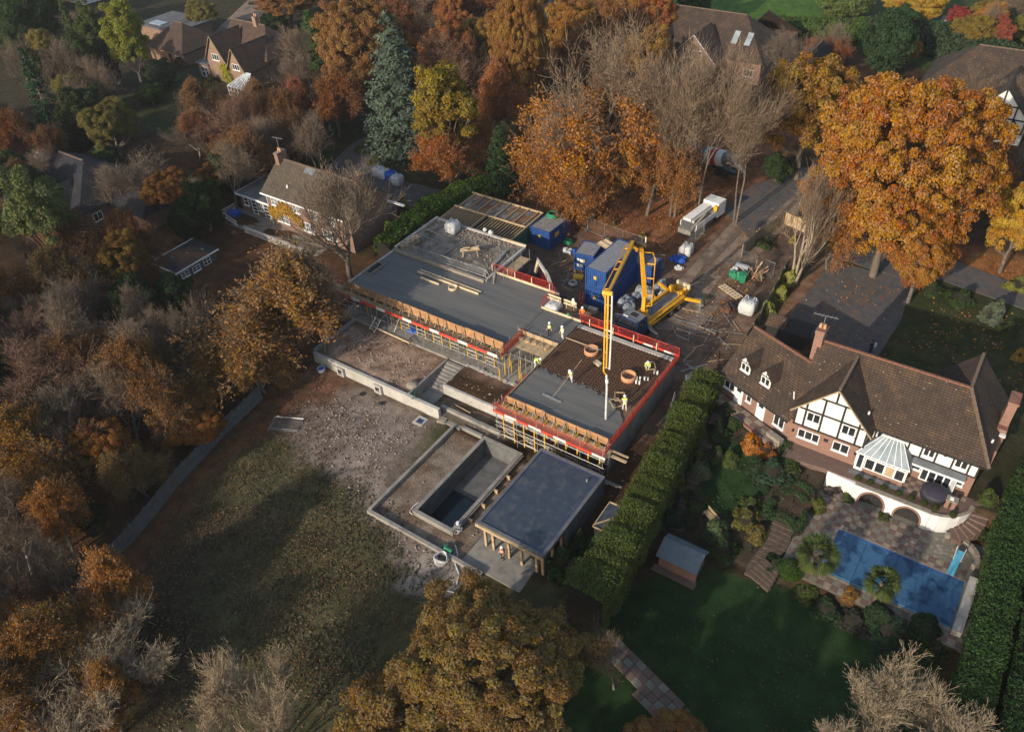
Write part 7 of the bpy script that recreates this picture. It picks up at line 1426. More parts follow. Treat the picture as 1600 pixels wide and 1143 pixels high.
g8 = hipped('small_roof_outbuilding', 'small dark roofed outbuilding beside the rust red round tree', -41,-35,143,149,1.4,3.6,6.6,'brick_left','tile_slate',(False,False),'y'); 
g9 = hipped('low_garage', 'low grey roofed garage between the orange oak and the timbered gable house', -26,-19.5,131,136,1.4,3.2,4.6,'brick_left','felt_grey',(True,True))
g10 = thing('greenhouse', (-23.1,179.52,1.4), 'small white framed greenhouse at the top right', 'greenhouse'); x,y,z = (-22.57,179.77,1.4); part(g10, 'base', M_['stone'], (x-1.5,x+1.5,y-1,y+1,1.3,1.9)); window(g10, (x-1.5,y-1,1.9), EX, FY, 3.0, 1.6, 4, sill=False); roof_plane(g10, [(x-1.6,y-1.1,3.5),(x+1.6,y-1.1,3.5),(x+1.6,y,4.3),(x-1.6,y,4.3)], 'con_glass', .05); roof_plane(g10, [(x-1.6,y+1.1,3.5),(x+1.6,y+1.1,3.5),(x+1.6,y,4.3),(x-1.6,y,4.3)], 'con_glass', .05)

# ---------------------------------------------------------------- hedges
def hedge(name, pts, widths, h, z0, n, col, label, seed, size=.24, shag=.3, topcol=None):
    """pts: centre line; solid dark core, added against see-through, under a coat of sprays"""
    r = np.random.default_rng(seed); t = thing(name, (pts[0][0],pts[0][1],z0), label, 'hedge'); L0 = root_loc(t)
    P_ = np.array(pts, float); W_ = np.array(widths, float)/2; seg = np.hypot(*(P_[1:]-P_[:-1]).T); cum = np.r_[0, np.cumsum(seg)]
    tan = unit(np.gradient(P_, axis=0)); nor = np.stack([-tan[:,1], tan[:,0]], 1); b = MB()
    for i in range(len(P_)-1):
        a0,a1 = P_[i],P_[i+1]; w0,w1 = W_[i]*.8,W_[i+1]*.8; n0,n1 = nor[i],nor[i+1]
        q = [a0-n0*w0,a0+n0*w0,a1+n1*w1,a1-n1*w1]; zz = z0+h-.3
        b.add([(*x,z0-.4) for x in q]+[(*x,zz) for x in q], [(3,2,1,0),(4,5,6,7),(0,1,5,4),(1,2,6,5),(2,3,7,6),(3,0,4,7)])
    b.build('stems', M_['dark_core'], t)  # solid dark boxes added to close the view through the hedge
    s = r.random(n)*cum[-1]; i = np.clip(np.searchsorted(cum, s)-1, 0, len(seg)-1); f = ((s-cum[i])/seg[i])[:,None]
    c = P_[i]*(1-f)+P_[i+1]*f; nn = unit(nor[i]*(1-f)+nor[i+1]*f); w = W_[i]*(1-f[:,0])+W_[i+1]*f[:,0]
    k = r.random(n); top = k < .46; side = np.where(r.random(n) < .5, -1., 1.)
    u = np.where(top, (r.random(n)*2-1), side); zz = np.where(top, h, h*r.random(n)**.8)
    lump = np.array([mnoise.noise(Vector((x*.4,y*.4,z*.5)))*.75+mnoise.noise(Vector((x*1.7,y*1.7,z*1.4)))*.5 for x,y,z in np.c_[c,zz]])
    out = shag*(.15+.5*r.random(n)**2+.9*lump)
    pos = np.c_[c+nn*(u*w)[:,None], z0+zz]; N = np.where(top[:,None], np.c_[nn*u[:,None]*.4, np.ones(n)], np.c_[nn*side[:,None], np.full(n,.35)])
    pos = pos+unit(N)*out[:,None]; pos[:,2] -= np.where(top, .25*np.abs(u)**4, 0)
    cv = np.clip(.5+.9*lump+.25*r.normal(0,1,n), 0, 1)
    o = link('foliage', leaf_mesh('foliage', pos-L0, N, size, r, cv, M_['needlecol'], .75, asp=.5), None, t); o.color = (*col, 1); return t
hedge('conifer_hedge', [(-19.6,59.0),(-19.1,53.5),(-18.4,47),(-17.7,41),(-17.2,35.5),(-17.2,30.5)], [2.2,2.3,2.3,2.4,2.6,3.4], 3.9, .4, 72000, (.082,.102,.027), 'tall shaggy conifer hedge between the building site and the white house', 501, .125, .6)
hedge('conifer_hedge', [(9.4,67),(8.6,60),(8.4,54),(8.8,46),(8.7,38),(9.3,30)], [2.0]*6, 3.6, .0, 38000, (.04,.072,.022), 'broad conifer hedge along the pool at the right edge, nearer the pool', 502, .15, .35)
hedge('conifer_hedge', [(12.3,67),(11.5,60),(11.3,54),(11.7,46),(11.6,38),(12.3,30)], [2.0]*6, 3.3, .0, 28000, (.032,.06,.022), 'second conifer hedge behind a dark gap at the right edge', 503, .15, .35)
hedge('laurel_hedge', [(-64.6,61.5),(-65.4,66),(-65.6,72),(-64.9,78.5),(-63,82)], [2.6,2.8,2.8,2.6,2.2], 2.8, 1.2, 13000, (.07,.115,.025), 'glossy laurel hedge behind the upper roof slab', 504, .3, .6)
hedge('clipped_hedge', [(-52,162),(-40,166),(-31,170)], [5,5,5], 3.2, 1.4, 6000, (.06,.095,.025), 'long dark hedge below the bright top lawn', 505, .5, .6)
hedge('clipped_hedge', [(-24,168),(-14,162),(-6,158)], [6,6,6], 4.5, 1.4, 6000, (.04,.06,.03), 'dark hedge behind the timbered gable house', 506, .5, .8)
hedge('clipped_hedge', [(-22,185),(-8,180),(4,176)], [4,4,4], 3, 1.4, 4000, (.05,.09,.025), 'clipped green hedge by the top right path', 507, .5, .4)
hedge('border_hedge', [(-10.6,57.0),(-9.6,54.9),(-8.6,53.2)], [1.2,1.4,1.2], .9, .5, 2600, (.06,.085,.03), 'low green hedge along the foot of the timbered gable', 508, .16, .25)
hedge('border_hedge', [(-97,77.5),(-93,75),(-90,71.5)], [1.6,1.6,1.6], 1.3, 1.4, 1800, (.03,.05,.02), 'low hedge at the corner of the neighbour lawn', 509, .25, .3)
# ---------------------------------------------------------------- shrubs of the white house garden
def S(key, px, R, H, col, label, name='shrub', cat='shrub', z=None):
    x, y = px; return plant(key, name, (x, y, (ground_z(x,y) if z is None else z)-.05), R, H, col, label, cat)
G1 = (.05,.075,.028); G2 = (.035,.06,.028); G3 = (.09,.115,.035); G4 = (.13,.15,.085)
SH = [
 ('shrub',(-13.2,54.88),.85,1.3,(.42,.16,.025),'bright orange rounded shrub by the lawn path'),('shrub_b',(-11.72,54.85),.7,.9,(.3,.12,.03),'small rust shrub right of the bright orange one'),
 ('shrub_b',(-10.35,53.02),1.25,1.6,(.045,.075,.045),'large blue green shrub right of the small lawn'),('shrub',(-11.79,52.78),.8,1.2,G2,'dark shrub left of the large blue green one'),
 ('shrub',(-16.12,50.09),.9,1.4,G4,'grey green leafy shrub on the left of the small lawn'),('shrub_b',(-16.81,51.15),.8,1.3,G3,'olive shrub above the grey green leafy one'),
 ('shrub_b',(-15.46,52.47),.8,1.2,G1,'mid green shrub by the hedge path'),('shrub',(-14.22,52.56),.7,1.0,G3,'spiky yellow green shrub beside the small lawn'),
 ('shrub_b',(-16.53,54.83),.9,1.2,G2,'dark shrub at the top of the hedge path'),('shrub',(-15.51,56.25),.7,1.0,G1,'green shrub below the wing doors'),('shrub_b',(-16.9,57.46),.7,.9,G2,'low dark shrub at the corner of the wing'),
 ('shrub_b',(-17.07,48.34),.6,.8,(.12,.1,.03),'small olive gold plant near the hedge'),('shrub',(-16.2,44.83),1.1,1.5,(.035,.06,.035),'big dark rounded shrub by the hedge'),('topiary',(-14.64,45.21),.7,1.0,G2,'clipped dark ball left of the bench'),
 ('shrub_b',(-15.09,47.52),1.0,1.2,G1,'low green shrub left of the lawn bench'),('shrub',(-12.24,45.3),1.1,1.5,(.09,.13,.06),'pale leaved shrub behind the garden shed'),('shrub_b',(-11.22,44.09),1.1,1.4,G1,'green shrub right of the garden shed roof'),
 ('shrub_b',(-10.51,47.55),1.0,1.3,(.14,.13,.04),'yellow green shrub left of the sunk garden'),('shrub',(-9.2,46.8),.8,1.0,(.17,.14,.05),'golden shrub left of the lower steps'),('shrub_b',(-10.68,48.96),.8,1.1,G3,'green shrub under the small lawn'),
 ('topiary',(-10.4,51.21),.55,.8,G2,'clipped oval beside the sunk garden'),
 ('topiary',(-5.41,44.6),1.0,1.2,(.05,.09,.02),'bright green clipped ball below the big palm'),('shrub_b',(-6.54,44.87),.9,1.0,G2,'dark shrub left of the green ball'),('shrub',(-3.59,43.76),1.0,1.0,G3,'yellow green shrub below the green ball'),
 ('shrub_b',(-1.91,43.41),1.1,1.1,G2,'dark shrub in the bed under the pool, left of three'),('shrub',(-0.67,44.83),.6,.7,(.24,.13,.04),'small gold shrub at the pool edge'),('shrub_b',(0.27,43.41),1.1,1.0,(.05,.05,.04),'dull grey shrub in the bed under the pool'),
 ('shrub',(1.75,44.28),1.0,1.1,G2,'dark shrub below the smaller palm'),('shrub_b',(3.1,43.87),1.5,1.5,(.03,.055,.03),'largest dark shrub under the pool'),('shrub',(4.95,44.98),1.1,1.2,G2,'rounded dark shrub near the bench box'),('shrub_b',(6.1,44.16),.8,.9,G1,'small shrub at the foot of the right hedge'),
 ('shrub',(-5.87,52.2),.9,1.2,(.12,.13,.035),'yellow tipped shrub under the end of the white terrace wall'),('shrub_b',(-4.78,55.08),.8,.9,(.2,.15,.14),'pinkish grey shrub against the white terrace wall'),('shrub',(-3.83,54.88),.7,.7,G3,'low green shrub against the white terrace wall'),
 ('shrub_b',(-0.47,54.24),.45,.45,G3,'small grassy clump between the two arches'),('shrub_b',(6.24,56.89),1.0,1.2,G1,'green shrub by the curved brick steps'),('shrub',(6.32,58.71),.9,1.1,G3,'shrub with strap leaves at the top of the curved steps'),
 ('shrub',(1.81,85.92),1.4,2.5,(.11,.13,.085),'large pale grey green clipped bush on the front lawn'),('shrub_b',(-1.72,88),1.5,1.4,G1,'green shrub left of the pale clipped bush'),('shrub_b',(3.76,84.44),1.0,1.2,G1,'green shrub right of the pale clipped bush'),('shrub',(5.32,80.37),.8,1.0,(.36,.22,.05),'yellow shrub at the right edge of the front lawn'),
 ('shrub_b',(3.22,93.82),1.3,1.3,(.2,.2,.05),'yellow green shrub by the lane at the right edge'),('shrub_b',(-4.85,88.34),1.2,1.2,G1,'green shrub under the near bough of the orange oak'),
 ('shrub',(-19.27,81.83),1.0,1.7,(.32,.31,.08),'yellow green bush at the far end of the site fence row'),('shrub',(-19.18,78.41),1.1,1.6,(.30,.30,.075),'yellow green bush in the middle of the site fence row'),('shrub',(-19.18,74.96),1.0,1.5,(.27,.28,.075),'yellow green bush at the near end of the site fence row'),('shrub_b',(-19.45,84.08),.7,1.2,(.29,.29,.08),'small yellow green bush by the many stemmed tree'),
 ('shrub',(-67.1,65.65),1.0,2.6,(.2,.2,.045),'yellow tipped bush at the near end of the laurel hedge'),('shrub',(-69.46,71.1),1.1,2.8,(.16,.18,.045),'yellow green bush at the far end of the laurel hedge'),
 ('shrub_b',(-88.61,85.15),2.0,1.5,(.08,.09,.03),'olive bush in the bend of the neighbour drive'),('shrub_b',(-83.99,81.78),1.4,1.1,(.1,.1,.03),'dull bush near the neighbour bulk bags'),('shrub',(-53.1,58.48),.1,.1,G1,'tiny weed'),
 ('shrub_b',(-28.54,31.51),.1,.1,G1,'tiny weed'),('shrub_b',(-60.99,21.56),.8,.7,(.16,.18,.07),'pale weed clump left of the fence'),('shrub_b',(-60.56,19.55),.5,.5,(.13,.15,.06),'smaller pale weed left of the fence'),
 ('shrub',(-59.16,28.25),.6,.5,(.13,.16,.05),'ivy clump on the garden side of the fence'),('shrub_b',(-38.74,82.67),.6,.8,(.3,.22,.04),'yellow sapling on the leaf covered bank'),('shrub_b',(-43.52,83.68),.5,.6,(.16,.14,.05),'low bramble on the leaf covered bank'),
 ('shrub_b',(-24.69,88.59),1.2,1.0,(.08,.11,.04),'bramble behind the slatted fence at the site road'),('shrub',(-21.96,90.86),.5,.9,(.34,.28,.05),'yellow bush by the end of the slatted fence'),
 ('shrub_b',(-135.63,91.93),1.6,1.4,(.13,.11,.04),'bush by the gabled house flat roof'),('shrub_b',(-137.73,89.04),1.5,1.4,(.06,.08,.03),'dark bush left of the gabled house terrace'),('shrub',(-148.59,94.82),2.2,1.6,(.13,.09,.05),'brown bush below the bungalow'),
]
for q in SH:
    if q[5] != 'tiny weed': S(q[0], q[1], q[2]*(1.22 if q[1][0] > -19 and q[1][1] < 58 else 1), q[3]*1.1, q[4], q[5])
random.seed(12)
for i, px in enumerate([(-3.57,56.28),(-2.55,56.02),(-1.38,55.95),(-0.16,56.02),(0.86,55.97),(1.94,55.63),(2.84,55.78),(4.25,57.07)]):
    S('topiary', (px[0], min(px[1],55.5)), .36, .6, (.06,.075,.022), 'small clipped ball in the row along the terrace edge', 'topiary_ball', 'topiary', 1.5)['group'] = 'clipped balls along the terrace edge'
# laurel mass at the lower end of the long hedge
for i, (px, R, H) in enumerate([((-19.6,34.01),1.9,2.6),((-21.38,34.38),1.5,2.2),((-19.04,36.24),1.9,3.0),((-18.25,33.81),2.0,2.8),((-21.34,36.95),1.0,1.6)]):
    S('shrub_b', px, R, H, (.04,.075,.028), ['glossy dark shrub at the lower end of the long hedge, middle one','glossy dark shrub next to the pool house posts','glossy dark shrub under the small lean-to','glossy dark shrub lowest along the hedge','small dark shrub beside the pool house wall'][i])
tufts('bed_plants', [(-18,44),(-18,57),(-10.5,56),(-6.5,54.5),(-6.5,44)], 3600, 83, (.04,.055,.022), .14)
tufts('bed_plants', [(-17,42.8),(-6,43.9),(7,44.5),(7,43),(-5,41.8),(-16,41)], 1500, 84, (.04,.055,.026), .2)
# topiary arcs round the sunk garden
def arc_hedge(c, r, a0, a1, h, w, label, n=1500, seed=1):
    c = (c[0],c[1]); z = ground_z(*c); pts = [(c[0]+r*math.cos(math.radians(a0+(a1-a0)*i/7)), c[1]+r*math.sin(math.radians(a0+(a1-a0)*i/7))) for i in range(8)]
    hedge('clipped_arc', pts, [w*.7]+[w]*6+[w*.7], h, z-.1, n, (.05,.085,.035), label, seed, .1, .12)
cx,cy = (-7.71,51.9)
arc_hedge((cx,cy), 1.3, 20, 150, .55, .6, 'clipped hedge arc behind the sunk garden, upper one', seed=601); arc_hedge((cx+.0,cy-1.1), 1.35, 30, 150, .55, .6, 'clipped hedge arc across the middle of the sunk garden', seed=602)
arc_hedge((cx-.1,cy-2.3), 1.5, 150, 210, .7, .6, 'clipped hedge on the left of the sunk garden', seed=603); arc_hedge((cx+.2,cy-2.2), 1.3, -40, 40, .7, .5, 'clipped hedge on the right of the sunk garden', seed=604); arc_hedge((cx-.1,cy-4.2), 1.7, 20, 160, .8, .9, 'clipped hedge arch below the sunk garden', 2400, 605)
part(bpy.data.objects['ground'], 'sunk_garden_bed', M_['soil'], (cx-.8,cx+.8,cy-2.6,cy-1.4,-.9,ground_z(cx,cy-1.9)+.05))
gp = thing('garden_path', (-7.4,46,-1), 'brown paved path and steps going down from the sunk garden to the lawn', 'path')
for i in range(12):
    y = 48.6-i*.5; x = -7.6+.25*math.sin(i*.5)
    for k in range(3): z = max(ground_z(x,y),-1.55); b = MB(); b.obox((x-.6+k*.6,y,z+.03),(.57,.46,.22),random.uniform(-.05,.05)); b.build('paving_slab', M_['path_brown'], gp)
ls = thing('lawn_steps', (-9.7,43.2,-1.5), 'curved stone steps from the garden beds to the dark lawn', 'steps')
for i in range(5):
    x,y = (-7.39,43.52); b = MB(); b.obox((x+.1*i,y-.7+.38*i,-1.5+.12*i),(2.3-.15*i,.4,.3),-.35); b.build('step', M_['path_brown'], ls)
hp = thing('hedge_path', (-17,50,.4), 'brick paved path along the foot of the conifer hedge', 'path')
for i in range(26):
    f = i/25; x = -17.3+1.9*f**1.3; y = 57.2-13.0*f; z = ground_z(x,y); b = MB(); b.obox((x,y,z+.04),(1.15,.48,.2),.12); b.build('paving_slab', M_['path_brown'], hp)
wt = thing('wing_terrace', (-14.5,57.3,1), 'narrow paved terrace along the front of the slanting wing', 'terrace')
for i in range(10):
    for k in range(2): q = WL(.4+i*.85,-.55-k*.62,1.38+.02*(i%2)); b = MB(); b.obox(q,(.82,.58,.5),math.atan2(we.y,we.x)); b.build('paving_slab', M_['pave_red' if (i+k)%2 else 'pave_buff'], wt)
b = MB(); b.beam(WL(0,-1.5,1.2),WL(8.4,-1.7,1.0),.3,.9); b.build('kerb_wall', M_['brick'], wt)
q = WL(7.8,-1.0,1.7); b = MB(); b.obox(q,(1.6,.6,.7),-.37); b.build('planter', M_['stone'], wt)
bt = thing('garden_bench', (-13.3,46.3,-0.7), 'weathered wooden bench at the edge of the small lawn', 'bench', None, 2.6); bt.location.z = ground_z(bt.location.x, bt.location.y)
for y in (-.2,0,.2): b = MB(); b.box(-.8,.8,y-.08,y+.08,.42,.46); b.build('seat_slat', M_['timber'], bt, world=False)
for z in (.6,.8): b = MB(); b.box(-.8,.8,-.32,-.28,z,z+.12); b.build('back_slat', M_['timber'], bt, world=False)
for x in (-.75,.75): b = MB(); b.box(x-.04,x+.04,-.32,.28,0,.46); b.build('leg', M_['timber'], bt, world=False)
pw = thing('paved_patio', (-11.78,30.98,-1.6), 'reddish paved strip beyond the grey bare tangle at the lawn corner', 'paving')
A_ = V(*(-14.32,31.54,-1.5)); B_ = V(*(-9.1,29.88,-1.5)); d_ = (B_-A_)/7; n_ = V(-d_.y,d_.x,0).normalized()
for i in range(9):
    for k in range(3 if i < 5 else 4): c = A_+d_*i-n_*(.1+.62*k); b = MB(); b.obox((c.x,c.y,-1.5),(d_.length*.95,.58,.12),math.atan2(d_.y,d_.x)); b.build('paving_slab', M_['pave_red' if (i+k)%3 else 'pave_grey'], pw)
# garden shed with a felt roof
gs = thing('felt_roofed_shed', (-13.5,40.9,-1.6), 'small dark red shed with a grey felt roof on the edge of the dark lawn', 'shed')
part(gs, 'wall', M_['ply_dark'], (-15.2,-11.9,39.9,41.9,-1.75,.05)); roof_plane(gs, [(-15.4,39.6,-.1),(-11.7,39.6,-.1),(-11.7,41.2,.75),(-15.4,41.2,.75)], 'shed_felt', .06); roof_plane(gs, [(-15.4,42.2,.1),(-11.7,42.2,.1),(-11.7,41.2,.75),(-15.4,41.2,.75)], 'shed_felt', .06)
for x in np.arange(-15.1,-11.95,.26): part(gs, 'board', M_['brick'], (x,x+.24,39.86,39.9,-1.7,-.1))
part(gs, 'base', M_['pave_red'], (-15.5,-11.6,39.2,39.86,-1.75,-1.52))
# palms
def palm(px, z0, h, R, label, seed):
    r = np.random.default_rng(seed); t = thing('fan_palm', (px[0],px[1],z0), label, 'palm'); b = MB(); b.tube([(0,0,-.2),(.05,0,h*.5),(0,.05,h)], .16, 8); b.build('trunk', M_['bark'], t, world=False)
    V_ = []; L_ = []
    for i in range(58):
        a = r.random()*6.28; el = r.uniform(-.75,1.5); d = np.array((math.cos(a)*math.cos(el), math.sin(a)*math.cos(el), math.sin(el))); s = R*r.uniform(.5,.62); p = np.array((0,0,h))+d*s; side = unit(np.cross(d,(0,0,1))+1e-6); up = np.cross(side,d); dead = 1 if el < -.35 else 0
        for k in range(13):
            an = (k-6)/6*1.35; dd = unit(d*math.cos(an)+side*math.sin(an)-np.array((0,0,.25+.2*abs(an)))); Lh = R*r.uniform(.42,.55); w = np.cross(dd,up); w = unit(w)*.05; q = p+dd*Lh
            V_ += [p-w*.4, p+w*.4, p+dd*Lh*.55+w, p+dd*Lh*.55-w, p+dd*Lh*.55-w, p+dd*Lh*.55+w, q+w*.2-np.array((0,0,.1)), q-w*.2-np.array((0,0,.1))]; v = (r.random(), .05+.1*r.random() if dead else .55+.3*r.random(), r.random()); L_ += [v,v]
    o = link('fronds', np_mesh('fronds', np.array(V_), np.arange(len(V_)).reshape(-1,4), M_['needlecol'], np.array(L_)), None, t); o.color = (.07,.088,.028,1); return t
palm((-3.9,45.2), -.65, 2.6, 1.85, 'larger fan palm at the left end of the pool', 701); palm((1.15,45.3), -.65, 2.6, 1.5, 'smaller fan palm in front of the pool', 702)
b = MB(); x,y = (-5.88,54.15); b.ball((x-1.2,y-.4,-.3), .35,.25,.3,7,5,.3); solo(b, 'white_stone', M_['white'], 'white ornamental stone near the larger palm', 'stone', None, True)

# ---------------------------------------------------------------- fences round the yard
board_fence('timber_fence', [(-20.4,84.5),(-19.7,77),(-19.2,70),(-18.9,63.5)], 1.8, .14, 'fence_green', 'green stained boarded fence between the site road and the driveway', 2.4)
board_fence('slatted_fence', [(-26.0,84.3),(-25.7,88.8),(-24.4,94.4)], 1.9, .24, 'fence_brown', 'light brown slatted fence along the site road', 1.9)
board_fence('timber_fence', [(-24.4,94.6),(-20.3,93.5)], 1.7, .16, 'timber', 'tan boarded fence panel at the end of the slatted fence', 2.0)
def heras_run(pts, w, label, group, end='left'):
    first = None; m = 0
    for (x0,y0),(x1,y1) in zip(pts, pts[1:]):
        L = math.hypot(x1-x0,y1-y0); n = max(1,round(L/w)); rz = math.atan2(y1-y0,x1-x0)
        for i in range(n):
            x,y = x0+(x1-x0)*i/n, y0+(y1-y0)*i/n
            if first is None: first = heras((x,y,1.42), rz, L/n-.04, 2.0, label, group); o = first
            else: o = copy_tree(first); o.location = (x,y,1.42); o.rotation_euler = (0,0,rz)
            o['label'] = label+', '+ORD[m]+' from the '+end+' end'; m += 1
heras_run([(-48.5,80.8),(-43,80.0),(-37.4,79.6),(-35.6,76.0),(-32.4,77.6)], 3.4, 'mesh fence panel on the leafy bank behind the containers', 'mesh fence panels behind the containers')
heras_run([(-32.4,79.5),(-32.2,84),(-32.6,90)], 3.4, 'mesh fence panel on the left of the site road', 'mesh fence panels on the left of the site road', 'near')
heras_run([(-25.9,82.9),(-21.2,82.0)], 2.4, 'mesh fence panel across the rubbish corner', 'mesh fence panels at the rubbish corner')

# ---------------------------------------------------------------- containers
def container(loc, rz, L, W, H, label, m='blue', top='steel', marks=True):
    t = thing('shipping_container', loc, label, 'container', None, rz); b = MB()
    b.box(-W/2+.06,W/2-.06,.06,L-.06,.1,H-.05); b.build('body', M_[m], t, world=False)
    b = MB()
    for x in (-W/2,W/2):
        n = int(L/.28)
        for i in range(n): y = .1+(L-.2)*(i+.5)/n; b.box(x-.035,x+.035,y-.07,y+.07,.15,H-.12)
    for y in (0.03,L-.03):
        n = int(W/.26)
        for i in range(n): x = -W/2+.1+(W-.2)*(i+.5)/n; b.box(x-.06,x+.06,y-.035,y+.035,.15,H-.12)
    b.build('corrugation', M_[m], t, world=False)
    for i in range(int(L/.3)): y = .12+(L-.24)*(i+.5)/int(L/.3); b = MB(); b.box(-W/2+.08,W/2-.08,y-.08,y+.08,H-.06,H-.01); b.build('roof_rib', M_[top], t, world=False)
    b = MB()
    for x in (-W/2,W/2):
        for y in (0,L): b.box(x-.07,x+.07,y-.07,y+.07,0,H)
    for x in (-W/2,W/2):
        for z in (.06,H-.06): b.box(x-.06,x+.06,.07,L-.07,z-.06,z+.06)
    for y in (0,L):
        for z in (.06,H-.06): b.box(-W/2+.07,W/2-.07,y-.06,y+.06,z-.06,z+.06)
    b.build('frame', M_[m], t, world=False)
    if marks: b = MB(); b.box(-.22,.12,-.05,-.036,H*.52,H*.68); b.build('warning_sign', M_['yellow'], t, world=False); b = MB(); b.box(.05,.1,-.09,-.05,H*.2,H*.4); b.build('lock_box', M_['cab_blue'], t, world=False)
    return t
container((-36.3,65.8,1.42), math.radians(-2), 7.0, 2.5, 2.65, 'lower blue shipping container of the stack beside the pump truck')
container((-36.3,65.8,4.09), math.radians(-2), 7.0, 2.5, 2.65, 'upper blue shipping container of the stack beside the pump truck')
container((-32.9,74.3,1.42), math.radians(88), 6.0, 2.4, 2.5, 'dark blue container behind the stacked pair', marks=False)
container((-41.4,72.0,1.42), math.radians(8), 3.0, 2.4, 2.3, 'short blue container with light patches on its doors, left of the stacked pair')
b = MB()
for i in range(4): b.box(-42.4+.5*(i%2),-42.0+.5*(i%2),71.88,71.92,1.9+.7*(i//2),2.3+.7*(i//2))
solo(b, 'door_poster', M_['white'], 'white notices on the doors of the short blue container', 'notice')
for i in range(7):
    stick('timber_plank', (-41.2+.1*i,74.9+.22*i,3.9+.05*(i%3)), (-37.3+.15*i,73.4+.2*i,3.95+.05*(i%3)), .22, .06, 'timber_pale' if i%3 else 'timber', 'pale plank in the heap on top of the blue containers', 'plank', 'planks heaped on the containers')
t = container((-49.0,73.9,1.42), math.radians(-3), 4.9, 2.9, 2.6, 'squat blue store with green hose on its roof beside the timber roof frame', top='timber_grey'); b = MB(); b.box(1.49,1.5,1.2,2.1,1.3,1.9); b.build('yellow_letters', M_['yellow'], t, world=False)
def coilat(c, R, m, label, turns=4):
    pts = [(c[0]+R*(1-.1*(i//14))*math.cos(i*.449), c[1]+R*(1-.1*(i//14))*math.sin(i*.449), c[2]+.02*i/3) for i in range(turns*14)]; hose(pts, .09, m, label, 'hose', 'hose_coil')
coilat((-49.3,77.5,4.12), .85, 'green_plastic', 'coil of green hose on the roof of the squat blue store'); coilat((-48.2,78.2,4.12), .7, 'black', 'coil of black hose on the roof of the squat blue store')
coilat((-46.4,76.5,1.5), .6, 'green_plastic', 'green hose heap on the ground right of the squat blue store'); coilat((-41.0,68.8,1.5), .5, 'bag', 'pale hose coil on the mud by the excavator arm', 3)
# ---------------------------------------------------------------- timber roof frame of the old garage
gf = thing('roof_frame', (-56,74,1.4), 'bare timber roof frame of an old garage behind the upper slab', 'garage frame')
part(gf, 'wall', M_['block'], (-62.3,-62.0,69.4,77.6,1.2,3.7)); part(gf, 'wall', M_['block'], (-62.0,-50.8,77.3,77.6,1.2,3.7)); part(gf, 'wall', M_['timber_grey'], (-62.0,-51.0,69.4,69.7,1.2,3.4)); part(gf, 'wall', M_['green_paint'], (-51.0,-50.75,69.7,77.3,1.2,3.75)); part(gf, 'wall', M_['concrete_pale'], (-53.8,-51.0,69.2,69.4,1.2,3.3)); part(gf, 'floor', M_['soil'], (-62,-51,69.7,77.3,1.2,1.5))
for x in np.linspace(-62.2,-57.4,13): b = MB(); b.beam((x,69.6,3.72),(x,73.4,3.85),.09,.18); b.build('joist', M_['timber'], gf)
for x in np.linspace(-56.4,-50.9,13): b = MB(); b.beam((x,69.6,3.72),(x,73.4,3.85),.09,.18); b.build('joist', M_['timber'], gf)
for p, q in (((-62.3,73.5,4.0),(-50.8,73.5,4.0)),((-62.3,69.5,3.85),(-57.2,69.5,3.85)),((-56.6,69.5,3.85),(-50.8,69.5,3.85)),((-62.3,77.5,4.05),(-50.8,77.5,4.05)),((-50.8,69.5,3.9),(-50.8,77.5,4.05)),((-57.0,69.5,3.9),(-57.0,73.5,4.0))): b = MB(); b.beam(p,q,.16,.22); b.build('beam', M_['timber'], gf)
for i, x in enumerate(np.linspace(-61.6,-51.4,8)): b = MB(); b.beam((x,73.6,4.05),(x,77.4,4.08),.1,.16); b.build('rafter', M_['timber'], gf)
random.seed(31)
for i in range(20):
    for j in range(3): x = -61.8+i*.55; y = 73.7+j*1.25; b = MB(); b.obox((x+.25,y+.6,3.9+random.uniform(-.04,.04)),(.52,1.2,.05),random.uniform(-.03,.03)); b.build('panel', M_[random.choice(['timber_grey','ply_dark','ply_dark','felt_grey','timber_grey'])], gf)
# ---------------------------------------------------------------- concrete pump truck
pk = thing('pump_truck', (-30.45,62.4,1.42), 'yellow concrete pump truck with a blue cab and its boom raised over the slab', 'pump truck', None, math.radians(-10))
def pp(name, m, *boxes, parent=None, smooth=False):
    b = MB()
    for q in boxes: b.box(*q)
    return b.build(name, M_[m], parent or pk, world=False, smooth=smooth)
pp('chassis', 'black', (-.45,.45,.3,10.2,.75,1.0)); cab_ = MB(); cab_.add([(-1.2,0,.55),(1.2,0,.55),(1.2,2.1,.55),(-1.2,2.1,.55),(-1.2,.05,1.7),(1.2,.05,1.7),(1.2,2.1,1.7),(-1.2,2.1,1.7),(-1.12,.35,2.75),(1.12,.35,2.75),(1.12,2.05,2.75),(-1.12,2.05,2.75)], [(3,2,1,0),(0,1,5,4),(1,2,6,5),(2,3,7,6),(3,0,4,7),(4,5,9,8),(5,6,10,9),(6,7,11,10),(7,4,8,11),(8,9,10,11)]); cb = cab_.build('cab', M_['cab_blue'], pk, world=False)
b = MB(); b.slab([(-1.08,.07,1.78),(1.08,.07,1.78),(1.02,.31,2.62),(-1.02,.31,2.62)], .02, (0,-.96,.28)); b.build('windscreen', M_['glass'], cb, world=False); pp('roof_panel', 'grey_paint', (-1.1,1.1,.4,2.0,2.75,2.8), parent=cb); pp('roof_hatch', 'black', (-.4,.4,1.0,1.6,2.8,2.84), parent=cb); pp('light_bar', 'white', (-.9,-.3,.5,.6,2.8,2.88), parent=cb)
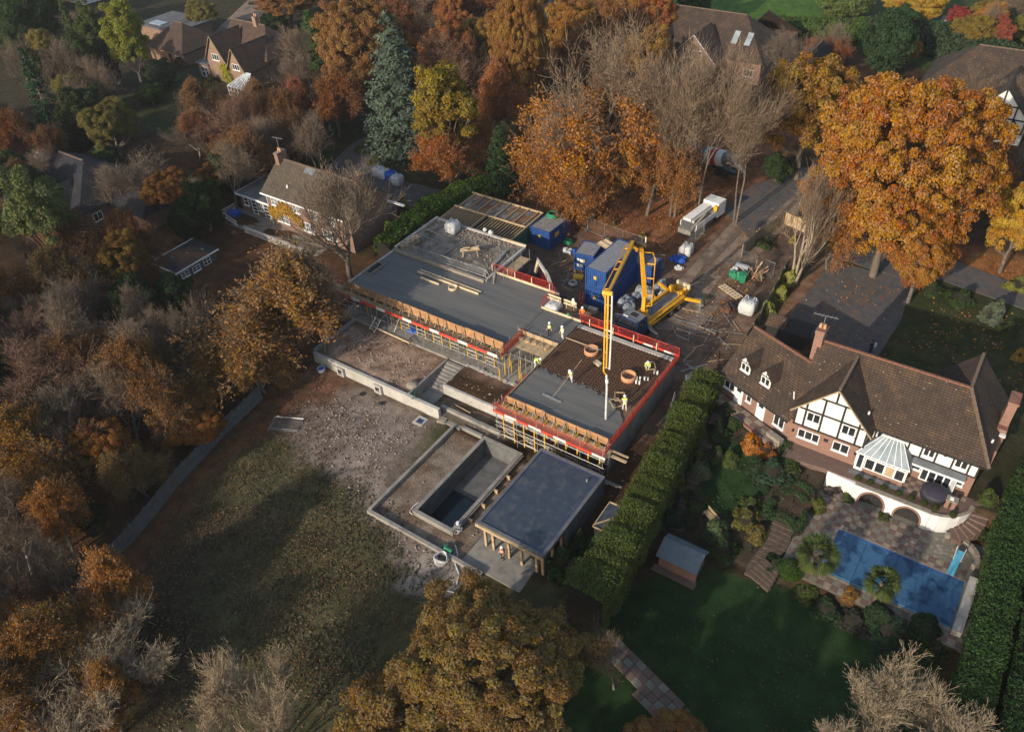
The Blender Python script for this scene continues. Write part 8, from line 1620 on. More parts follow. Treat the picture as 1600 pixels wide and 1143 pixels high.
for s_ in (-1,1): pp('side_window', 'glass', (s_*1.15-.06,s_*1.15+.06,.5,1.5,1.75,2.5), parent=cb); pp('mirror', 'black', (s_*1.4-.08,s_*1.4+.08,.0,.1,1.7,2.2), parent=cb); pp('headlight', 'white', (s_*.9-.15,s_*.9+.15,-.03,0,.75,.9), parent=cb)
pp('deck', 'grey_paint', (-.7,.7,2.3,9.6,1.25,1.4)); pp('water_tank', 'black', (-1.15,-.7,3.6,6.0,.8,1.3))
for s_ in (-1,1):
    pp('side_box', 'pump_yellow', (s_*1.0-.2,s_*1.0+.2,2.5,9.2,1.25,1.55)); pp('side_rail', 'pump_yellow', (s_*1.2-.04,s_*1.2+.04,2.4,9.3,1.0,1.1)); b = MB(); b.tube([(s_*.8,2.8,1.75),(s_*.8,9.0,1.8)], .09, 6); b.build('pipe', M_['pump_yellow'], pk, world=False); pp('mudguard', 'black', (s_*1.0-.2,s_*1.0+.2,5.9,9.2,1.12,1.2))
    for i in range(7): pp('rivet_plate', 'black', (s_*1.21-.02,s_*1.21+.02,3.8+.45*i,4.1+.45*i,1.32,1.48))
for y in (1.1,2.9,6.7,8.2):
    for s_ in (-1,1): b = MB(); b.lathe([(.5,-.14),(.52,-.1),(.52,.1),(.5,.14),(.3,.14),(.28,.08)], (s_*1.05,y,.52), 18, 'x'); w_ = b.build('wheel', M_['rubber'], pk, world=False); b = MB(); b.lathe([(.27,-.1),(.27,.15),(.1,.18)], (s_*1.05,y,.52), 12, 'x'); b.build('rim', M_['steel'], w_, world=False)
b = MB(); b.add([(-.7,9.4,.9),(.7,9.4,.9),(.7,10.3,.9),(-.7,10.3,.9),(-.95,9.2,1.7),(.95,9.2,1.7),(.95,10.7,1.7),(-.95,10.7,1.7)], [(3,2,1,0),(0,1,5,4),(1,2,6,5),(2,3,7,6),(3,0,4,7)]); b.build('hopper', M_['pump_yellow'], pk, world=False); pp('hopper_grille', 'timber_pale', (-.9,.9,10.4,10.65,1.6,2.2)); pp('control_box', 'pump_yellow', (-.9,-.4,8.9,9.3,1.5,2.2),(.4,.9,8.9,9.3,1.5,2.0)); 
for s_, y0 in ((1,9.2),(1,2.5),(-1,2.5),(-1,9.2)):
    b = MB(); b.beam((s_*1.0,y0,1.15),(s_*2.9,y0+(.6 if y0 > 5 else -.9),1.25),.3,.28); b.build('outrigger', M_['pump_yellow' if y0 > 5 else 'grey_paint'], pk, world=False); e_ = (s_*2.9,y0+(.6 if y0 > 5 else -.9)); b = MB(); b.tube([(*e_,0.02),(*e_,1.25)], .1, 8); b.build('outrigger_leg', M_['steel'], pk, world=False); b = MB(); b.box(e_[0]-.4,e_[0]+.4,e_[1]-.4,e_[1]+.4,0,.07); b.build('outrigger_pad', M_['timber_grey'], pk, world=False)
b = MB(); b.lathe([(.75,0),(.7,.3),(.45,.5),(.45,1.2)], (0,3.0,1.3), 16); b.build('turret', M_['pump_yellow'], pk, world=False)
# boom sections in world space, hung off the truck
mw = Matrix.Translation(pk.location) @ Matrix.Rotation(math.radians(-10), 4, 'Z'); mi = mw.inverted()
def bpart(name, m, fn, parent=None):
    b = MB(); fn(b); b.v = [tuple(mi @ V(*p)) for p in b.v]; return b.build(name, M_[m], parent or pk, world=False)
bb = mw @ V(0,3.0,2.5); T1 = V(-30.5,64.7,12.4); T2 = V(-31.2,64.2,12.7); EL = V(-27.5,52.2,15.0); BD = V(-25.45,48.5,9.4); HE = V(-24.75,47.45,4.75)
def box_boom(b, p, q, w0, w1): 
    p = V(*p); q = V(*q); d = (q-p).normalized(); a = d.cross(V(0,0,1)); a = a.normalized() if a.length > .1 else V(1,0,0); c = a.cross(d).normalized(); vs = [e+a*sx*w*.3+c*sy*w*.42 for e,w in ((p,w0),(q,w1)) for sx,sy in ((-1,-1),(1,-1),(1,1),(-1,1))]; b.add(vs, [(0,1,2,3),(7,6,5,4),(4,5,1,0),(5,6,2,1),(6,7,3,2),(7,4,0,3)])
s1 = bpart('boom_section', 'pump_yellow', lambda b: (box_boom(b, bb-V(0,0,.3), bb+V(0,0,1.8), .75, .55), box_boom(b, bb+V(0,0,1.6), T1, .55, .4)))
side = V(.75,.25,0)
bpart('delivery_pipe', 'pump_yellow', lambda b: b.tube([bb+V(.2,0,.6), bb+side+V(0,0,.7), bb+side+V(0,0,6.6), bb+side*.6+V(0,0,7.4), T1+V(.3,.1,-.9), T1+V(.1,0,.2)], .075, 6), s1)
for z in (2.0,4.2,6.0): bpart('pipe_bracket', 'pump_yellow', lambda b, z=z: b.beam(bb+V(0,0,z), bb+side+V(0,0,z), .08, .12), s1)
bpart('boom_cylinder', 'steel', lambda b: b.tube([bb+V(-.35,.2,0), bb+V(-.3,.1,3.6)], .1, 8), s1); bpart('knuckle', 'timber_dark', lambda b: b.tube([T1+V(.5,.2,0), T2+V(-.4,-.1,0)], .3, 10), s1); bpart('beacon', 'white', lambda b: b.tube([T1+V(.4,.2,.2), T1+V(.4,.2,.9)], .06, 6), s1)
s2 = bpart('boom_section', 'pump_yellow', lambda b: (box_boom(b, T2, EL, .55, .36)))
d2 = (EL-T2); o2 = V(-.62,-.1,-.25)
bpart('delivery_pipe', 'pump_yellow', lambda b: b.tube([T2+o2*.4, T2+d2*.08+o2, T2+d2*.92+o2, EL+o2*.8, EL+o2*.4+V(0,0,-.5)], .07, 6), s2)
for f in (.12,.4,.55,.92): bpart('pipe_bracket', 'pump_yellow', lambda b, f=f: b.beam(T2+d2*f, T2+d2*f+o2, .07, .1), s2)
bpart('knuckle', 'pump_yellow', lambda b: (b.tube([EL+V(-.5,-.1,0), EL+V(.4,.1,0)], .22, 10), b.tube([T2+V(0,0,-.2),T2+V(.5,.2,-.9)], .2, 8)), s2)
d3 = (BD-EL); o3 = V(.35,.12,0)
s3 = bpart('boom_section', 'pump_yellow', lambda b: box_boom(b, EL, BD+V(0,0,.5), .3, .2)); bpart('delivery_pipe', 'white_board', lambda b: b.tube([EL+o3, EL+d3*.5+o3, BD+o3*.8+V(0,0,.3)], .08, 6), s3); bpart('delivery_pipe', 'pump_yellow', lambda b: b.tube([EL-o3*.6, BD-o3*.6, BD+V(.05,0,-.35)], .07, 6), s3)
for f in (.15,.35,.55,.75,.95): bpart('pipe_bracket', 'timber', lambda b, f=f: b.beam(EL+d3*f-o3*.8, EL+d3*f+o3, .06, .09), s3)
bpart('end_hose', 'bag', lambda b: b.tube([BD+V(.05,0,-.3), BD*.66+HE*.34+V(.12,-.05,0), BD*.33+HE*.67+V(.05,-.02,0), HE], .1, 8), s3); bpart('hose_coupling', 'white', lambda b: b.tube([BD*.85+HE*.15+V(.08,0,0), BD*.78+HE*.22+V(.1,0,0)], .15, 8), s3)
# ---------------------------------------------------------------- excavator
ex = thing('mini_excavator', (-40.2,63.6,1.42), 'small excavator with a pale lattice coloured arm folded down in the muddy yard', 'excavator', None, math.radians(62))
def ep(name, m, *boxes):
    b = MB()
    for q in boxes: b.box(*q)
    return b.build(name, M_[m], ex, world=False)
for s_ in (-1,1):
    b = MB(); b.prism([(-1.3,0.1),(-1.1,0),(1.1,0),(1.3,.1),(1.3,.45),(1.1,.6),(-1.1,.6),(-1.3,.45)], s_*.85-.22, s_*.85+.22); b.v = [(z,x,y) for x,y,z in b.v]; b.build('track', M_['rubber'], ex, world=False)
ep('undercarriage', 'black', (-.65,.65,-.6,.6,.3,.65)); ep('body', 'cab_blue', (-.95,.95,-1.6,.5,.7,1.5)); ep('engine_cover', 'timber_dark', (-.95,.95,-1.7,-.4,1.5,1.75)); ep('counterweight', 'timber', (-.9,.9,-1.85,-1.6,.8,1.4)); c_ = ep('cab', 'black', (-.95,.0,-.4,1.0,1.5,2.6)); b = MB(); b.box(-.9,-.05,1.0,1.02,1.6,2.5); b.build('windscreen', M_['glass'], c_, world=False); ep('cab_roof', 'grey_paint', (-1.0,.05,-.45,1.1,2.6,2.68))
b = MB(); b.beam((.3,.8,1.3),(.3,2.6,3.2),.3,.45); b.beam((.3,2.5,3.1),(.3,4.6,3.9),.3,.4); b.build('boom', M_['concrete_pale'], ex, world=False); b = MB(); b.beam((.3,4.5,4.0),(.3,5.4,1.8),.25,.35); b.build('stick', M_['timber_pale'], ex, world=False); b = MB(); b.tube([(.3,1.2,1.4),(.3,3.0,2.9)], .08, 8); b.tube([(.3,3.0,3.6),(.3,4.8,4.2)], .07, 8); b.build('hydraulic_ram', M_['steel'], ex, world=False)
b = MB(); b.add([(-.2,5.2,1.7),(.8,5.2,1.7),(.8,5.6,1.8),(-.2,5.6,1.8),(-.2,5.0,1.0),(.8,5.0,1.0),(.8,5.9,.9),(-.2,5.9,.9)], [(0,1,2,3),(7,6,5,4),(0,4,5,1),(1,5,6,2),(2,6,7,3),(3,7,4,0)]); b.build('bucket', M_['black'], ex, world=False)
# red dumper, orange grab
dm = thing('site_dumper', (-44.6,65.0,1.42), 'red skip of a small site dumper beside the scaffold', 'dumper', None, math.radians(-20))
b = MB(); b.add([(-.8,0,.7),(.8,0,.7),(.8,1.5,.7),(-.8,1.5,.7),(-1.0,-.1,1.5),(1.0,-.1,1.5),(1.0,2.2,1.4),(-1.0,2.2,1.4),(-.9,.0,1.45),(.9,.0,1.45),(.9,2.1,1.35),(-.9,2.1,1.35),(-.7,.1,.8),(.7,.1,.8),(.7,1.4,.8),(-.7,1.4,.8)], [(3,2,1,0),(0,1,5,4),(1,2,6,5),(2,3,7,6),(3,0,4,7),(4,5,9,8),(5,6,10,9),(6,7,11,10),(7,4,8,11),(8,9,13,12),(9,10,14,13),(10,11,15,14),(11,8,12,15),(12,13,14,15)]); b.build('skip', M_['red'], dm, world=False); b = MB(); b.box(-.7,.7,-1.6,-.1,.5,1.1); b.build('engine_cover', M_['red'], dm, world=False); b = MB(); b.box(-.3,.3,-1.0,-.5,1.1,1.4); b.build('seat', M_['black'], dm, world=False)
for x in (-.8,.8):
    for y in (-1.1,.7): b = MB(); b.lathe([(.42,-.16),(.45,0),(.42,.16)], (x,y,.45), 14, 'x'); b.build('wheel', M_['rubber'], dm, world=False)
b = MB(); b.beam((-38.2,66.3,2.8),(-37.6,65.2,2.2),.12,.1); b.beam((-38.5,66.1,2.8),(-37.9,65.0,2.2),.12,.1); b.beam((-37.75,65.1,2.2),(-37.7,65.0,1.4),.4,.2); solo(b, 'orange_fork', M_['red_board'], 'orange lifting fork standing beside the stacked containers', 'fork')
# ---------------------------------------------------------------- concrete mixer lorry and white tipper
mx = thing('mixer_lorry', (-38.9,104.4,1.42), 'concrete mixer lorry with a red and white drum half hidden by bare trees', 'mixer lorry', None, math.radians(75))
def mp(name, m, *boxes):
    b = MB()
    for q in boxes: b.box(*q)
    return b.build(name, M_[m], mx, world=False)
mp('chassis', 'black', (-.5,.5,-4.5,4.3,.7,1.0)); c_ = mp('cab', 'white', (-1.2,1.2,3.0,5.0,.6,3.0)); b = MB(); b.box(-1.05,1.05,5.0,5.03,1.8,2.7); b.build('windscreen', M_['glass'], c_, world=False)
def frus(p, q, r0, r1, m, nm): b = MB(); b.tube([p,q], r0, 20, r1); return b.build(nm, M_[m], mx, world=False)
pts_ = [(2.4,1.7,.7),(1.6,1.78,1.15),(.6,1.9,1.28),(-.3,2.05,1.3),(-1.3,2.2,1.22),(-2.3,2.4,1.0),(-3.4,2.65,.6)]
for (y0,z0,r0),(y1,z1,r1),m_ in zip(pts_, pts_[1:], ('white','grey_paint','white','red','white','grey_paint')): frus((0,y0,z0),(0,y1,z1), r0, r1, m_, 'drum')
for y_, z_, r_2 in ((.0,2.0,1.3),(-1.8,2.3,1.14)): frus((0,y_,z_),(0,y_-.12,z_+.02), r_2+.03, r_2+.03, 'white', 'drum_band')
b = MB(); b.add([(-.5,-3.4,3.3),(.5,-3.4,3.3),(.5,-4.4,3.6),(-.5,-4.4,3.6),(-.2,-3.7,2.4),(.2,-3.7,2.4),(.2,-4.1,2.4),(-.2,-4.1,2.4)], [(0,1,5,4),(1,2,6,5),(2,3,7,6),(3,0,4,7)]); b.build('hopper', M_['white'], mx, world=False); b = MB(); b.beam((0,-4.0,2.2),(.6,-5.4,1.2),.45,.2); b.build('chute', M_['white'], mx, world=False)
for y in (3.9,2.2,-2.0,-3.3):
    for x in (-1.0,1.0): b = MB(); b.lathe([(.5,-.16),(.52,0),(.5,.16)], (x,y,.52), 16, 'x'); b.build('wheel', M_['rubber'], mx, world=False)
tp = thing('tipper_lorry', (-34.0,85.4,1.42), 'white grab lorry parked beside the site road with its white body raised', 'lorry', None, math.radians(-8))
def tq(name, m, *boxes):
    b = MB()
    for q in boxes: b.box(*q)
    return b.build(name, M_[m], tp, world=False)
tq('chassis', 'black', (-.5,.5,.2,7.6,.6,.9)); tq('load_bed', 'steel', (-1.15,1.15,.3,5.0,.95,1.2)); tq('side_board', 'white', (-1.2,-1.12,.3,5.0,1.2,1.9),(1.12,1.2,.3,5.0,1.2,1.9)); tq('white_sheet', 'white', (-1.0,.1,.6,5.4,1.9,2.25)); tq('grey_sheet', 'concrete_pale', (.15,.5,.8,5.2,1.7,2.1)); tq('cab', 'white', (-1.15,1.15,5.6,7.4,.6,2.6)); tq('cab_windscreen', 'glass', (-1.05,1.05,7.4,7.43,1.5,2.3)); tq('yellow_panel', 'yellow', (.7,1.2,5.1,5.55,1.6,2.4)); tq('tail_lift', 'timber_grey', (-1.0,.9,-.5,.25,.5,1.3)); b = MB(); b.beam((.6,.2,1.2),(1.0,2.6,2.5),.25,.25); b.build('crane_arm', M_['timber_grey'], tp, world=False)
for y in (1.2,2.3,6.4):
    for x in (-.95,.95): b = MB(); b.lathe([(.48,-.15),(.5,0),(.48,.15)], (x,y,.5), 14, 'x'); b.build('wheel', M_['rubber'], tp, world=False)
# ---------------------------------------------------------------- yard clutter
tonne_bag((-32.2,81.6,1.42), 1.4, 'white bulk bag with a dark hole on the bank beside the road fence'); 
def heap(c, R, h, m, label, cat, seed, name='heap'):
    random.seed(seed); b = MB()
    for i in range(9): a = random.random()*6.28; r0 = R*random.random()**.6*.75; b.ball((c[0]+r0*math.cos(a),c[1]+r0*math.sin(a),c[2]+h*.3), R*random.uniform(.28,.5), R*random.uniform(.28,.5), h*random.uniform(.4,.75), 8, 5, .22)
    return solo(b, name, M_[m], label, cat)
heap((-32.6,79.7,1.42), 1.1, .6, 'blue_bright', 'crumpled blue sheeting beside the white bulk bag', 'sheeting', 1, 'blue_sheeting'); heap((-31.6,78.2,1.42), .5, .4, 'bag', 'small pale sack below the blue sheeting', 'sack', 2, 'sack')
heap((-32.6,70.9,1.42), 1.5, 1.0, 'bag_grey', 'heap of grey plastic sheeting behind the boom, left part', 'sheeting', 3, 'grey_sheeting'); heap((-33.4,68.2,1.42), 1.3, 1.1, 'bag_grey', 'heap of grey plastic sheeting nearest the containers', 'sheeting', 4, 'grey_sheeting'); heap((-31.4,73.3,1.42), 1.2, .9, 'bag_grey', 'heap of grey plastic sheeting behind the pump truck', 'sheeting', 5, 'grey_sheeting'); heap((-31.0,71.9,1.42), .5, .6, 'bag', 'white sack on the grey sheeting', 'sack', 6, 'sack')
b = MB(); b.lathe([(.3,0),(.12,.5),(.05,.8)], (-31.0,70.4,1.5), 10); solo(b, 'traffic_cone', M_['pump_yellow'], 'yellow orange cone among the grey sheeting', 'cone')
for i, (px, lab) in enumerate([((-80.84,78.67),'white bulk bag on the neighbour drive, leftmost of four'),((-79.51,78.47),'white bulk bag on the neighbour drive, second from the left'),((-78.25,78.47),'blue bulk bag on the neighbour drive'),((-76.6,78.01),'white bulk bag on the neighbour drive, rightmost of four')]): tonne_bag((*px,1.42), 1.5, lab, 'blue_bright' if i == 2 else 'bag')
def wheelie(px, rz, label): 
    t = thing('wheeled_bin', (*px,1.45), label, 'bin', None, rz); b = MB(); b.add([(-.3,-.3,0),(.3,-.3,0),(.3,.3,0),(-.3,.3,0),(-.38,-.42,1.1),(.38,-.42,1.1),(.38,.42,1.1),(-.38,.42,1.1)], [(3,2,1,0),(0,1,5,4),(1,2,6,5),(2,3,7,6),(3,0,4,7),(4,5,6,7)]); b.build('body', M_['green_plastic'], t, world=False); b = MB(); b.box(-.4,.4,-.44,.48,1.1,1.18); b.build('lid', M_['green_plastic'], t, world=False)
    for x in (-.3,.3): b = MB(); b.lathe([(.12,-.04),(.12,.04)], (x,.34,.12), 10, 'x'); b.build('wheel', M_['rubber'], t, world=False)
    b = MB(); b.tube([(-.3,.5,1.05),(.3,.5,1.05)], .03, 5); b.build('handle', M_['black'], t, world=False)
wheelie((-24.0,79.3), .4, 'green wheeled bin in the rubbish corner'); heap((-25.1,79.7,1.42), .85, .9, 'green_plastic', 'crumpled green sheeting beside the wheeled bin', 'sheeting', 7, 'green_sheeting')
b = MB(); b.lathe([(.35,-.8),(.35,.8)], (-25.0,81.9,1.8), 12, 'x'); solo(b, 'insulation_roll', M_['bag_grey'], 'grey roll of insulation at the rubbish corner', 'roll'); heap((-25.6,81.1,1.42), .6, .5, 'bag', 'white crumpled bag by the grey roll', 'bag', 8, 'bag')
for i, (c_, l_) in enumerate([((-22.6,80.6,1.42),'tall pile of splintered timber in the rubbish corner'),((-23.4,81.4,1.42),'bent pale plywood in the rubbish corner')]):
    t = thing('timber_pile', c_, l_, 'timber pile'); random.seed(40+i)
    for k in range(12): a = random.random()*3.1; d_ = V(math.cos(a),math.sin(a),random.uniform(.1,1.0)); b = MB(); q = V(random.uniform(-.6,.6),random.uniform(-.6,.6),.1); b.beam(q,q+d_*random.uniform(.7,1.5),.14,.05); b.build('offcut', M_[random.choice(['timber','timber_pale','ply'])], t, world=False)
tonne_bag((-21.2,74.0,1.42), 1.7, 'large bulk bag of leaf covered soil against the green fence'); heap((-23.0,73.4,1.42), 1.1, .8, 'felt_dark', 'heap of dark net and sheeting by the bulk bag of soil', 'sheeting', 9, 'dark_sheeting')
t = thing('pallet', (-24.3,76.6,1.5), 'pale broken pallet lying across the yard edge', 'pallet', None, -.45)
for i in range(7): b = MB(); b.box(-1.5+.45*i,-1.2+.45*i,-.5,.5,.1,.13); b.build('slat', M_['timber_pale'], t, world=False)
for y in (-.45,0,.45): b = MB(); b.box(-1.6,1.6,y-.05,y+.05,0,.1); b.build('bearer', M_['timber'], t, world=False)
b = MB(); b.obox((-26.6,73.0,1.5),(.9,1.5,.14),.5); b.obox((-26.6,73.0,1.62),(.5,1.4,.06),.5); solo(b, 'board_sheet', M_['timber_grey'], 'pair of boards lying on the track behind the pump truck', 'boards')
b = MB(); b.obox((-28.6,76.0,1.48),(.25,1.6,.1),-.35); solo(b, 'plank', M_['timber'], 'plank lying on the site road', 'plank')
for i in range(14):
    random.seed(60+i); x0 = -34.2+i*.28; stick('rebar_bundle', (x0,60.9,1.5+.02*i), (x0+.7,65.0+random.uniform(-.8,.3),1.52+.02*i), .05, .05, 'rebar', 'rusty reinforcing bar in the row lying behind the red barrier', 'bar', 'rusty bars behind the pour')
random.seed(77)
for i in range(44):
    x,y = random.uniform(-28,-19.8), random.uniform(60,71); a = random.random()*3.14; L_ = random.uniform(.8,3.2); stick('offcut', (x,y,1.47), (x+L_*math.cos(a),y+L_*math.sin(a),1.49), random.uniform(.05,.16), .05, random.choice(['timber_grey','timber_grey','rebar','timber','steel']), 'weathered offcut lying on the mud between the pump truck and the white house', 'offcut', 'offcuts on the mud')
random.seed(78)
for i in range(24):
    x,y = random.uniform(-45.5,-39), random.uniform(66.5,76); a = random.random()*3.14; L_ = random.uniform(.8,2.0); stick('offcut', (x,y,1.46), (x+L_*math.cos(a),y+L_*math.sin(a),1.48), random.uniform(.06,.3), .05, random.choice(['timber_grey','timber','timber_grey']), 'weathered offcut lying on the mud left of the stacked containers', 'offcut', 'offcuts left of the containers')
b = MB(); b.obox((-41.2,70.3,1.55),(1.2,.9,.25),.4); solo(b, 'yellow_tray', M_['yellow'], 'small yellow tray on the mud near the short container', 'tray'); heap((-45.2,74.6,1.42), .8, .5, 'bag', 'pale sacks heaped in front of the squat blue store', 'sacks', 11, 'sacks'); heap((-44.3,74.9,1.42), .5, .5, 'blue_bright', 'blue drum shaped cover beside the pale sacks', 'cover', 12, 'blue_cover')
for x0, lab in ((-38.0,'left'),(-36.8,'right')): b = MB(); b.box(x0,x0+1.1,64.9,65.5,1.42,1.9); solo(b, 'brick_pallet', M_['timber_pale' if lab == 'right' else 'timber_grey'], 'pale crate of blocks in front of the stacked containers' if lab == 'right' else 'grey crate in front of the stacked containers', 'crate')
heap((-21.8,59.9,1.3), .9, 1.0, 'bag_grey', 'grey sacks at the far corner of the slab by the hedge', 'sacks', 13, 'grey_sacks'); heap((-20.9,54.2,1.0), .8, .8, 'green_paint', 'green tarpaulin heap beside the hedge and the side wall', 'tarpaulin', 14, 'green_tarpaulin')
for i in range(10):
    random.seed(90+i); x,y = random.uniform(-21.9,-20.4), random.uniform(54.5,60); a = random.uniform(.4,2.4); stick('pipe', (x,y,1.2), (x+1.6*math.cos(a),y+1.6*math.sin(a),2.0), .06, .06, 'steel', 'loose scaffold tube leaning between the side wall and the hedge', 'tube', 'loose scaffold tubes by the hedge')

# ---------------------------------------------------------------- people
def person(loc, rz, pose, shirt, trousers, label, vest=None, helmet='helmet', hold=None):
    """one continuous body; joints in metres, figure faces +y in its own frame"""
    J = dict(pelvis=(0,0,.95), waist=(0,0,1.12), chest=(0,.0,1.36), neck=(0,.0,1.5), head=(0,.03,1.63), top=(0,.03,1.74),
             shL=(-.19,0,1.43), elL=(-.25,.03,1.15), haL=(-.24,.16,.92), shR=(.19,0,1.43), elR=(.25,.03,1.15), haR=(.24,.16,.92),
             hiL=(-.1,0,.92), knL=(-.12,.03,.5), anL=(-.12,-.02,.09), toL=(-.13,.16,.05), hiR=(.1,0,.92), knR=(.12,.03,.5), anR=(.12,-.02,.09), toR=(.13,.16,.05))
    J.update(pose)
    E_ = [('pelvis','waist'),('waist','chest'),('chest','neck'),('neck','head'),('head','top'),('chest','shL'),('shL','elL'),('elL','haL'),('chest','shR'),('shR','elR'),('elR','haR'),('pelvis','hiL'),('hiL','knL'),('knL','anL'),('anL','toL'),('pelvis','hiR'),('hiR','knR'),('knR','anR'),('anR','toR')]
    Rr = dict(pelvis=.155,waist=.14,chest=.165,neck=.06,head=.095,top=.075,shL=.075,shR=.075,elL=.055,elR=.055,haL=.035,haR=.035,hiL=.1,hiR=.1,knL=.07,knR=.07,anL=.05,anR=.05,toL=.04,toR=.04)
    keys = list(J); vs = [J[k] for k in keys]; es = [(keys.index(a),keys.index(b_)) for a,b_ in E_]; rad = [Rr[k] for k in keys]
    for s in 'LR':                                                  # palm, five fingers
        h = V(*J['ha'+s]); d = (h-V(*J['el'+s])).normalized(); sd = d.cross(V(0,0,1)); sd = sd.normalized() if sd.length > .05 else V(1,0,0); hi = keys.index('ha'+s)
        pi = len(vs); vs.append(tuple(h+d*.07)); rad.append(.036); es.append((hi,pi))
        for k, L in ((-1.5,.075),(-.5,.09),(.5,.085),(1.5,.065)):
            b0 = len(vs); vs.append(tuple(h+d*(.07+L*.6)+sd*.02*k)); rad.append(.011); es.append((pi,b0)); vs.append(tuple(h+d*(.07+L)+sd*.021*k-V(0,0,.02))); rad.append(.009); es.append((b0,b0+1))
        b0 = len(vs); vs.append(tuple(h+d*.05+sd*.055)); rad.append(.013); es.append((hi,b0)); vs.append(tuple(h+d*.09+sd*.065)); rad.append(.01); es.append((b0,b0+1))
    me = bpy.data.meshes.new('body'); me.from_pydata(vs, es, []); o = bpy.data.objects.new('body', me); C.objects.link(o)
    md = o.modifiers.new('skin', 'SKIN'); sv = me.skin_vertices[0].data
    for i, r0 in enumerate(rad): sv[i].radius = (r0, r0)
    sv[keys.index('pelvis')].use_root = True
    sd_ = o.modifiers.new('smooth', 'SUBSURF'); sd_.levels = 1; sd_.render_levels = 1
    dg = bpy.context.evaluated_depsgraph_get(); m2 = bpy.data.meshes.new_from_object(o.evaluated_get(dg)); o.modifiers.clear(); o.data = m2
    m2.materials.clear()
    for k in (shirt, trousers, 'skin', 'black'): m2.materials.append(M_[k])
    K = {k: V(*J[k]) for k in keys}
    bones = [('pelvis','chest',0),('chest','neck',0),('shL','elL',0),('elL','haL',0),('shR','elR',0),('elR','haR',0),('neck','top',2),('hiL','knL',1),('knL','anL',1),('hiR','knR',1),('knR','anR',1),('anL','toL',3),('anR','toR',3)]
    for p in m2.polygons:
        c = p.center; best = (9,0)
        for a,b_,mi_ in bones:
            A,B = K[a],K[b_]; tt = max(0,min(1,(c-A).dot(B-A)/max(1e-6,(B-A).length_squared))); d = (c-(A+(B-A)*tt)).length
            if d < best[0]: best = (d,mi_)
        if min((c-K['haL']).length,(c-K['haR']).length) < .14 and best[1] == 0: best = (0,2) if min((c-K['haL']).length,(c-K['haR']).length) < .13 else best
        p.material_index = best[1]; p.use_smooth = True
    t = thing('person', loc, label, 'person', None, rz); o.parent = t
    hd = K['head']; up = (K['top']-K['head']).normalized()
    b = MB(); b.lathe([(.155,-.01),(.14,.0),(.135,.05),(.1,.11),(.03,.135)], tuple(hd+up*.05), 12); b.box(hd.x-.09,hd.x+.09,hd.y+.1,hd.y+.2,hd.z+.045,hd.z+.06); b.build('hard_hat', M_[helmet], t, world=False, smooth=True)
    b = MB(); f = hd+V(0,.09,0)                                   # face
    b.ball((f.x,f.y+.01,f.z-.015), .017,.025,.03,6,4); b.build('nose', M_['skin'], t, world=False)
    b = MB(); b.ball((f.x-.035,f.y-.005,f.z+.02), .012,.01,.01,6,4); b.ball((f.x+.035,f.y-.005,f.z+.02), .012,.01,.01,6,4); b.box(f.x-.025,f.x+.025,f.y-.01,f.y+.002,f.z-.058,f.z-.05); b.build('eyes_and_mouth', M_['black'], t, world=False)
    if vest:
        b = MB(); a_, c_ = K['waist'], K['chest']; d = (c_-a_); prof = []; n = 14; k_ = 5
        for i in range(k_):
            q = a_-d*.45+d*(1.75*i/(k_-1)); rx, ry = .2+.03*(i/(k_-1)), .165
            if i == k_-1: rx, ry = .17,.12
            b.v += [(q.x+rx*math.cos(6.283*j/n), q.y+ry*math.sin(6.283*j/n), q.z) for j in range(n)]
        b.f = [[i*n+j,i*n+(j+1)%n,(i+1)*n+(j+1)%n,(i+1)*n+j] for i in range(k_-1) for j in range(n)]; b.mi = [0]*len(b.f); vv = b.build('vest', M_[vest], t, world=False, smooth=True)
        b = MB(); q = a_+d*.1
        for zz in (0,.16): b.lathe([(.222,0),(.222,.05)], (q.x,q.y,q.z+zz), 14)
        b.build('reflective_band', M_['white_board'], vv, world=False)
    if hold:
        for nm, m_, fn in hold: b = MB(); fn(b); h_ = b.build(nm, M_[m_], None, world=False); 
    return t
BEND = dict(waist=(0,.08,1.08), chest=(0,.3,1.16), neck=(0,.42,1.2), head=(0,.54,1.2), top=(0,.63,1.24), shL=(-.19,.32,1.17), shR=(.19,.32,1.17), elL=(-.24,.42,.9), elR=(.24,.42,.9), haL=(-.16,.55,.65), haR=(.16,.6,.68), knL=(-.12,.14,.5), knR=(.12,.1,.5))
CROUCH = dict(pelvis=(0,0,.5), waist=(0,.06,.68), chest=(0,.16,.9), neck=(0,.22,1.03), head=(0,.27,1.14), top=(0,.3,1.25), shL=(-.19,.17,.96), shR=(.19,.17,.96), elL=(-.26,.35,.75), elR=(.26,.35,.75), haL=(-.16,.5,.6), haR=(.16,.5,.6), hiL=(-.1,.02,.48), hiR=(.1,.02,.48), knL=(-.14,.38,.48), knR=(.14,.38,.42), anL=(-.13,.16,.09), anR=(.13,.0,.09), toL=(-.13,.33,.05), toR=(.13,.16,.05))
RAKE = dict(waist=(0,.05,1.1), chest=(0,.12,1.32), neck=(0,.17,1.46), head=(0,.22,1.57), top=(0,.25,1.68), shL=(-.19,.13,1.38), shR=(.19,.13,1.38), elL=(-.24,.34,1.2), elR=(.24,.2,1.12), haL=(-.08,.52,1.15), haR=(.1,.34,1.2), knL=(-.14,.12,.5), anL=(-.16,.05,.09), toL=(-.17,.22,.05), anR=(.12,-.15,.09), toR=(.13,.02,.05))
CARRY = dict(elL=(-.26,.15,1.18), haL=(-.2,.36,1.12), elR=(.26,.15,1.18), haR=(.2,.36,1.12))
p1 = (-35.93,55.53,4.57); person(p1, math.radians(200), {}, 'dark_cloth', 'dark_cloth', 'worker in a yellow vest and dark clothes standing on the link slab', 'yellow_hv')
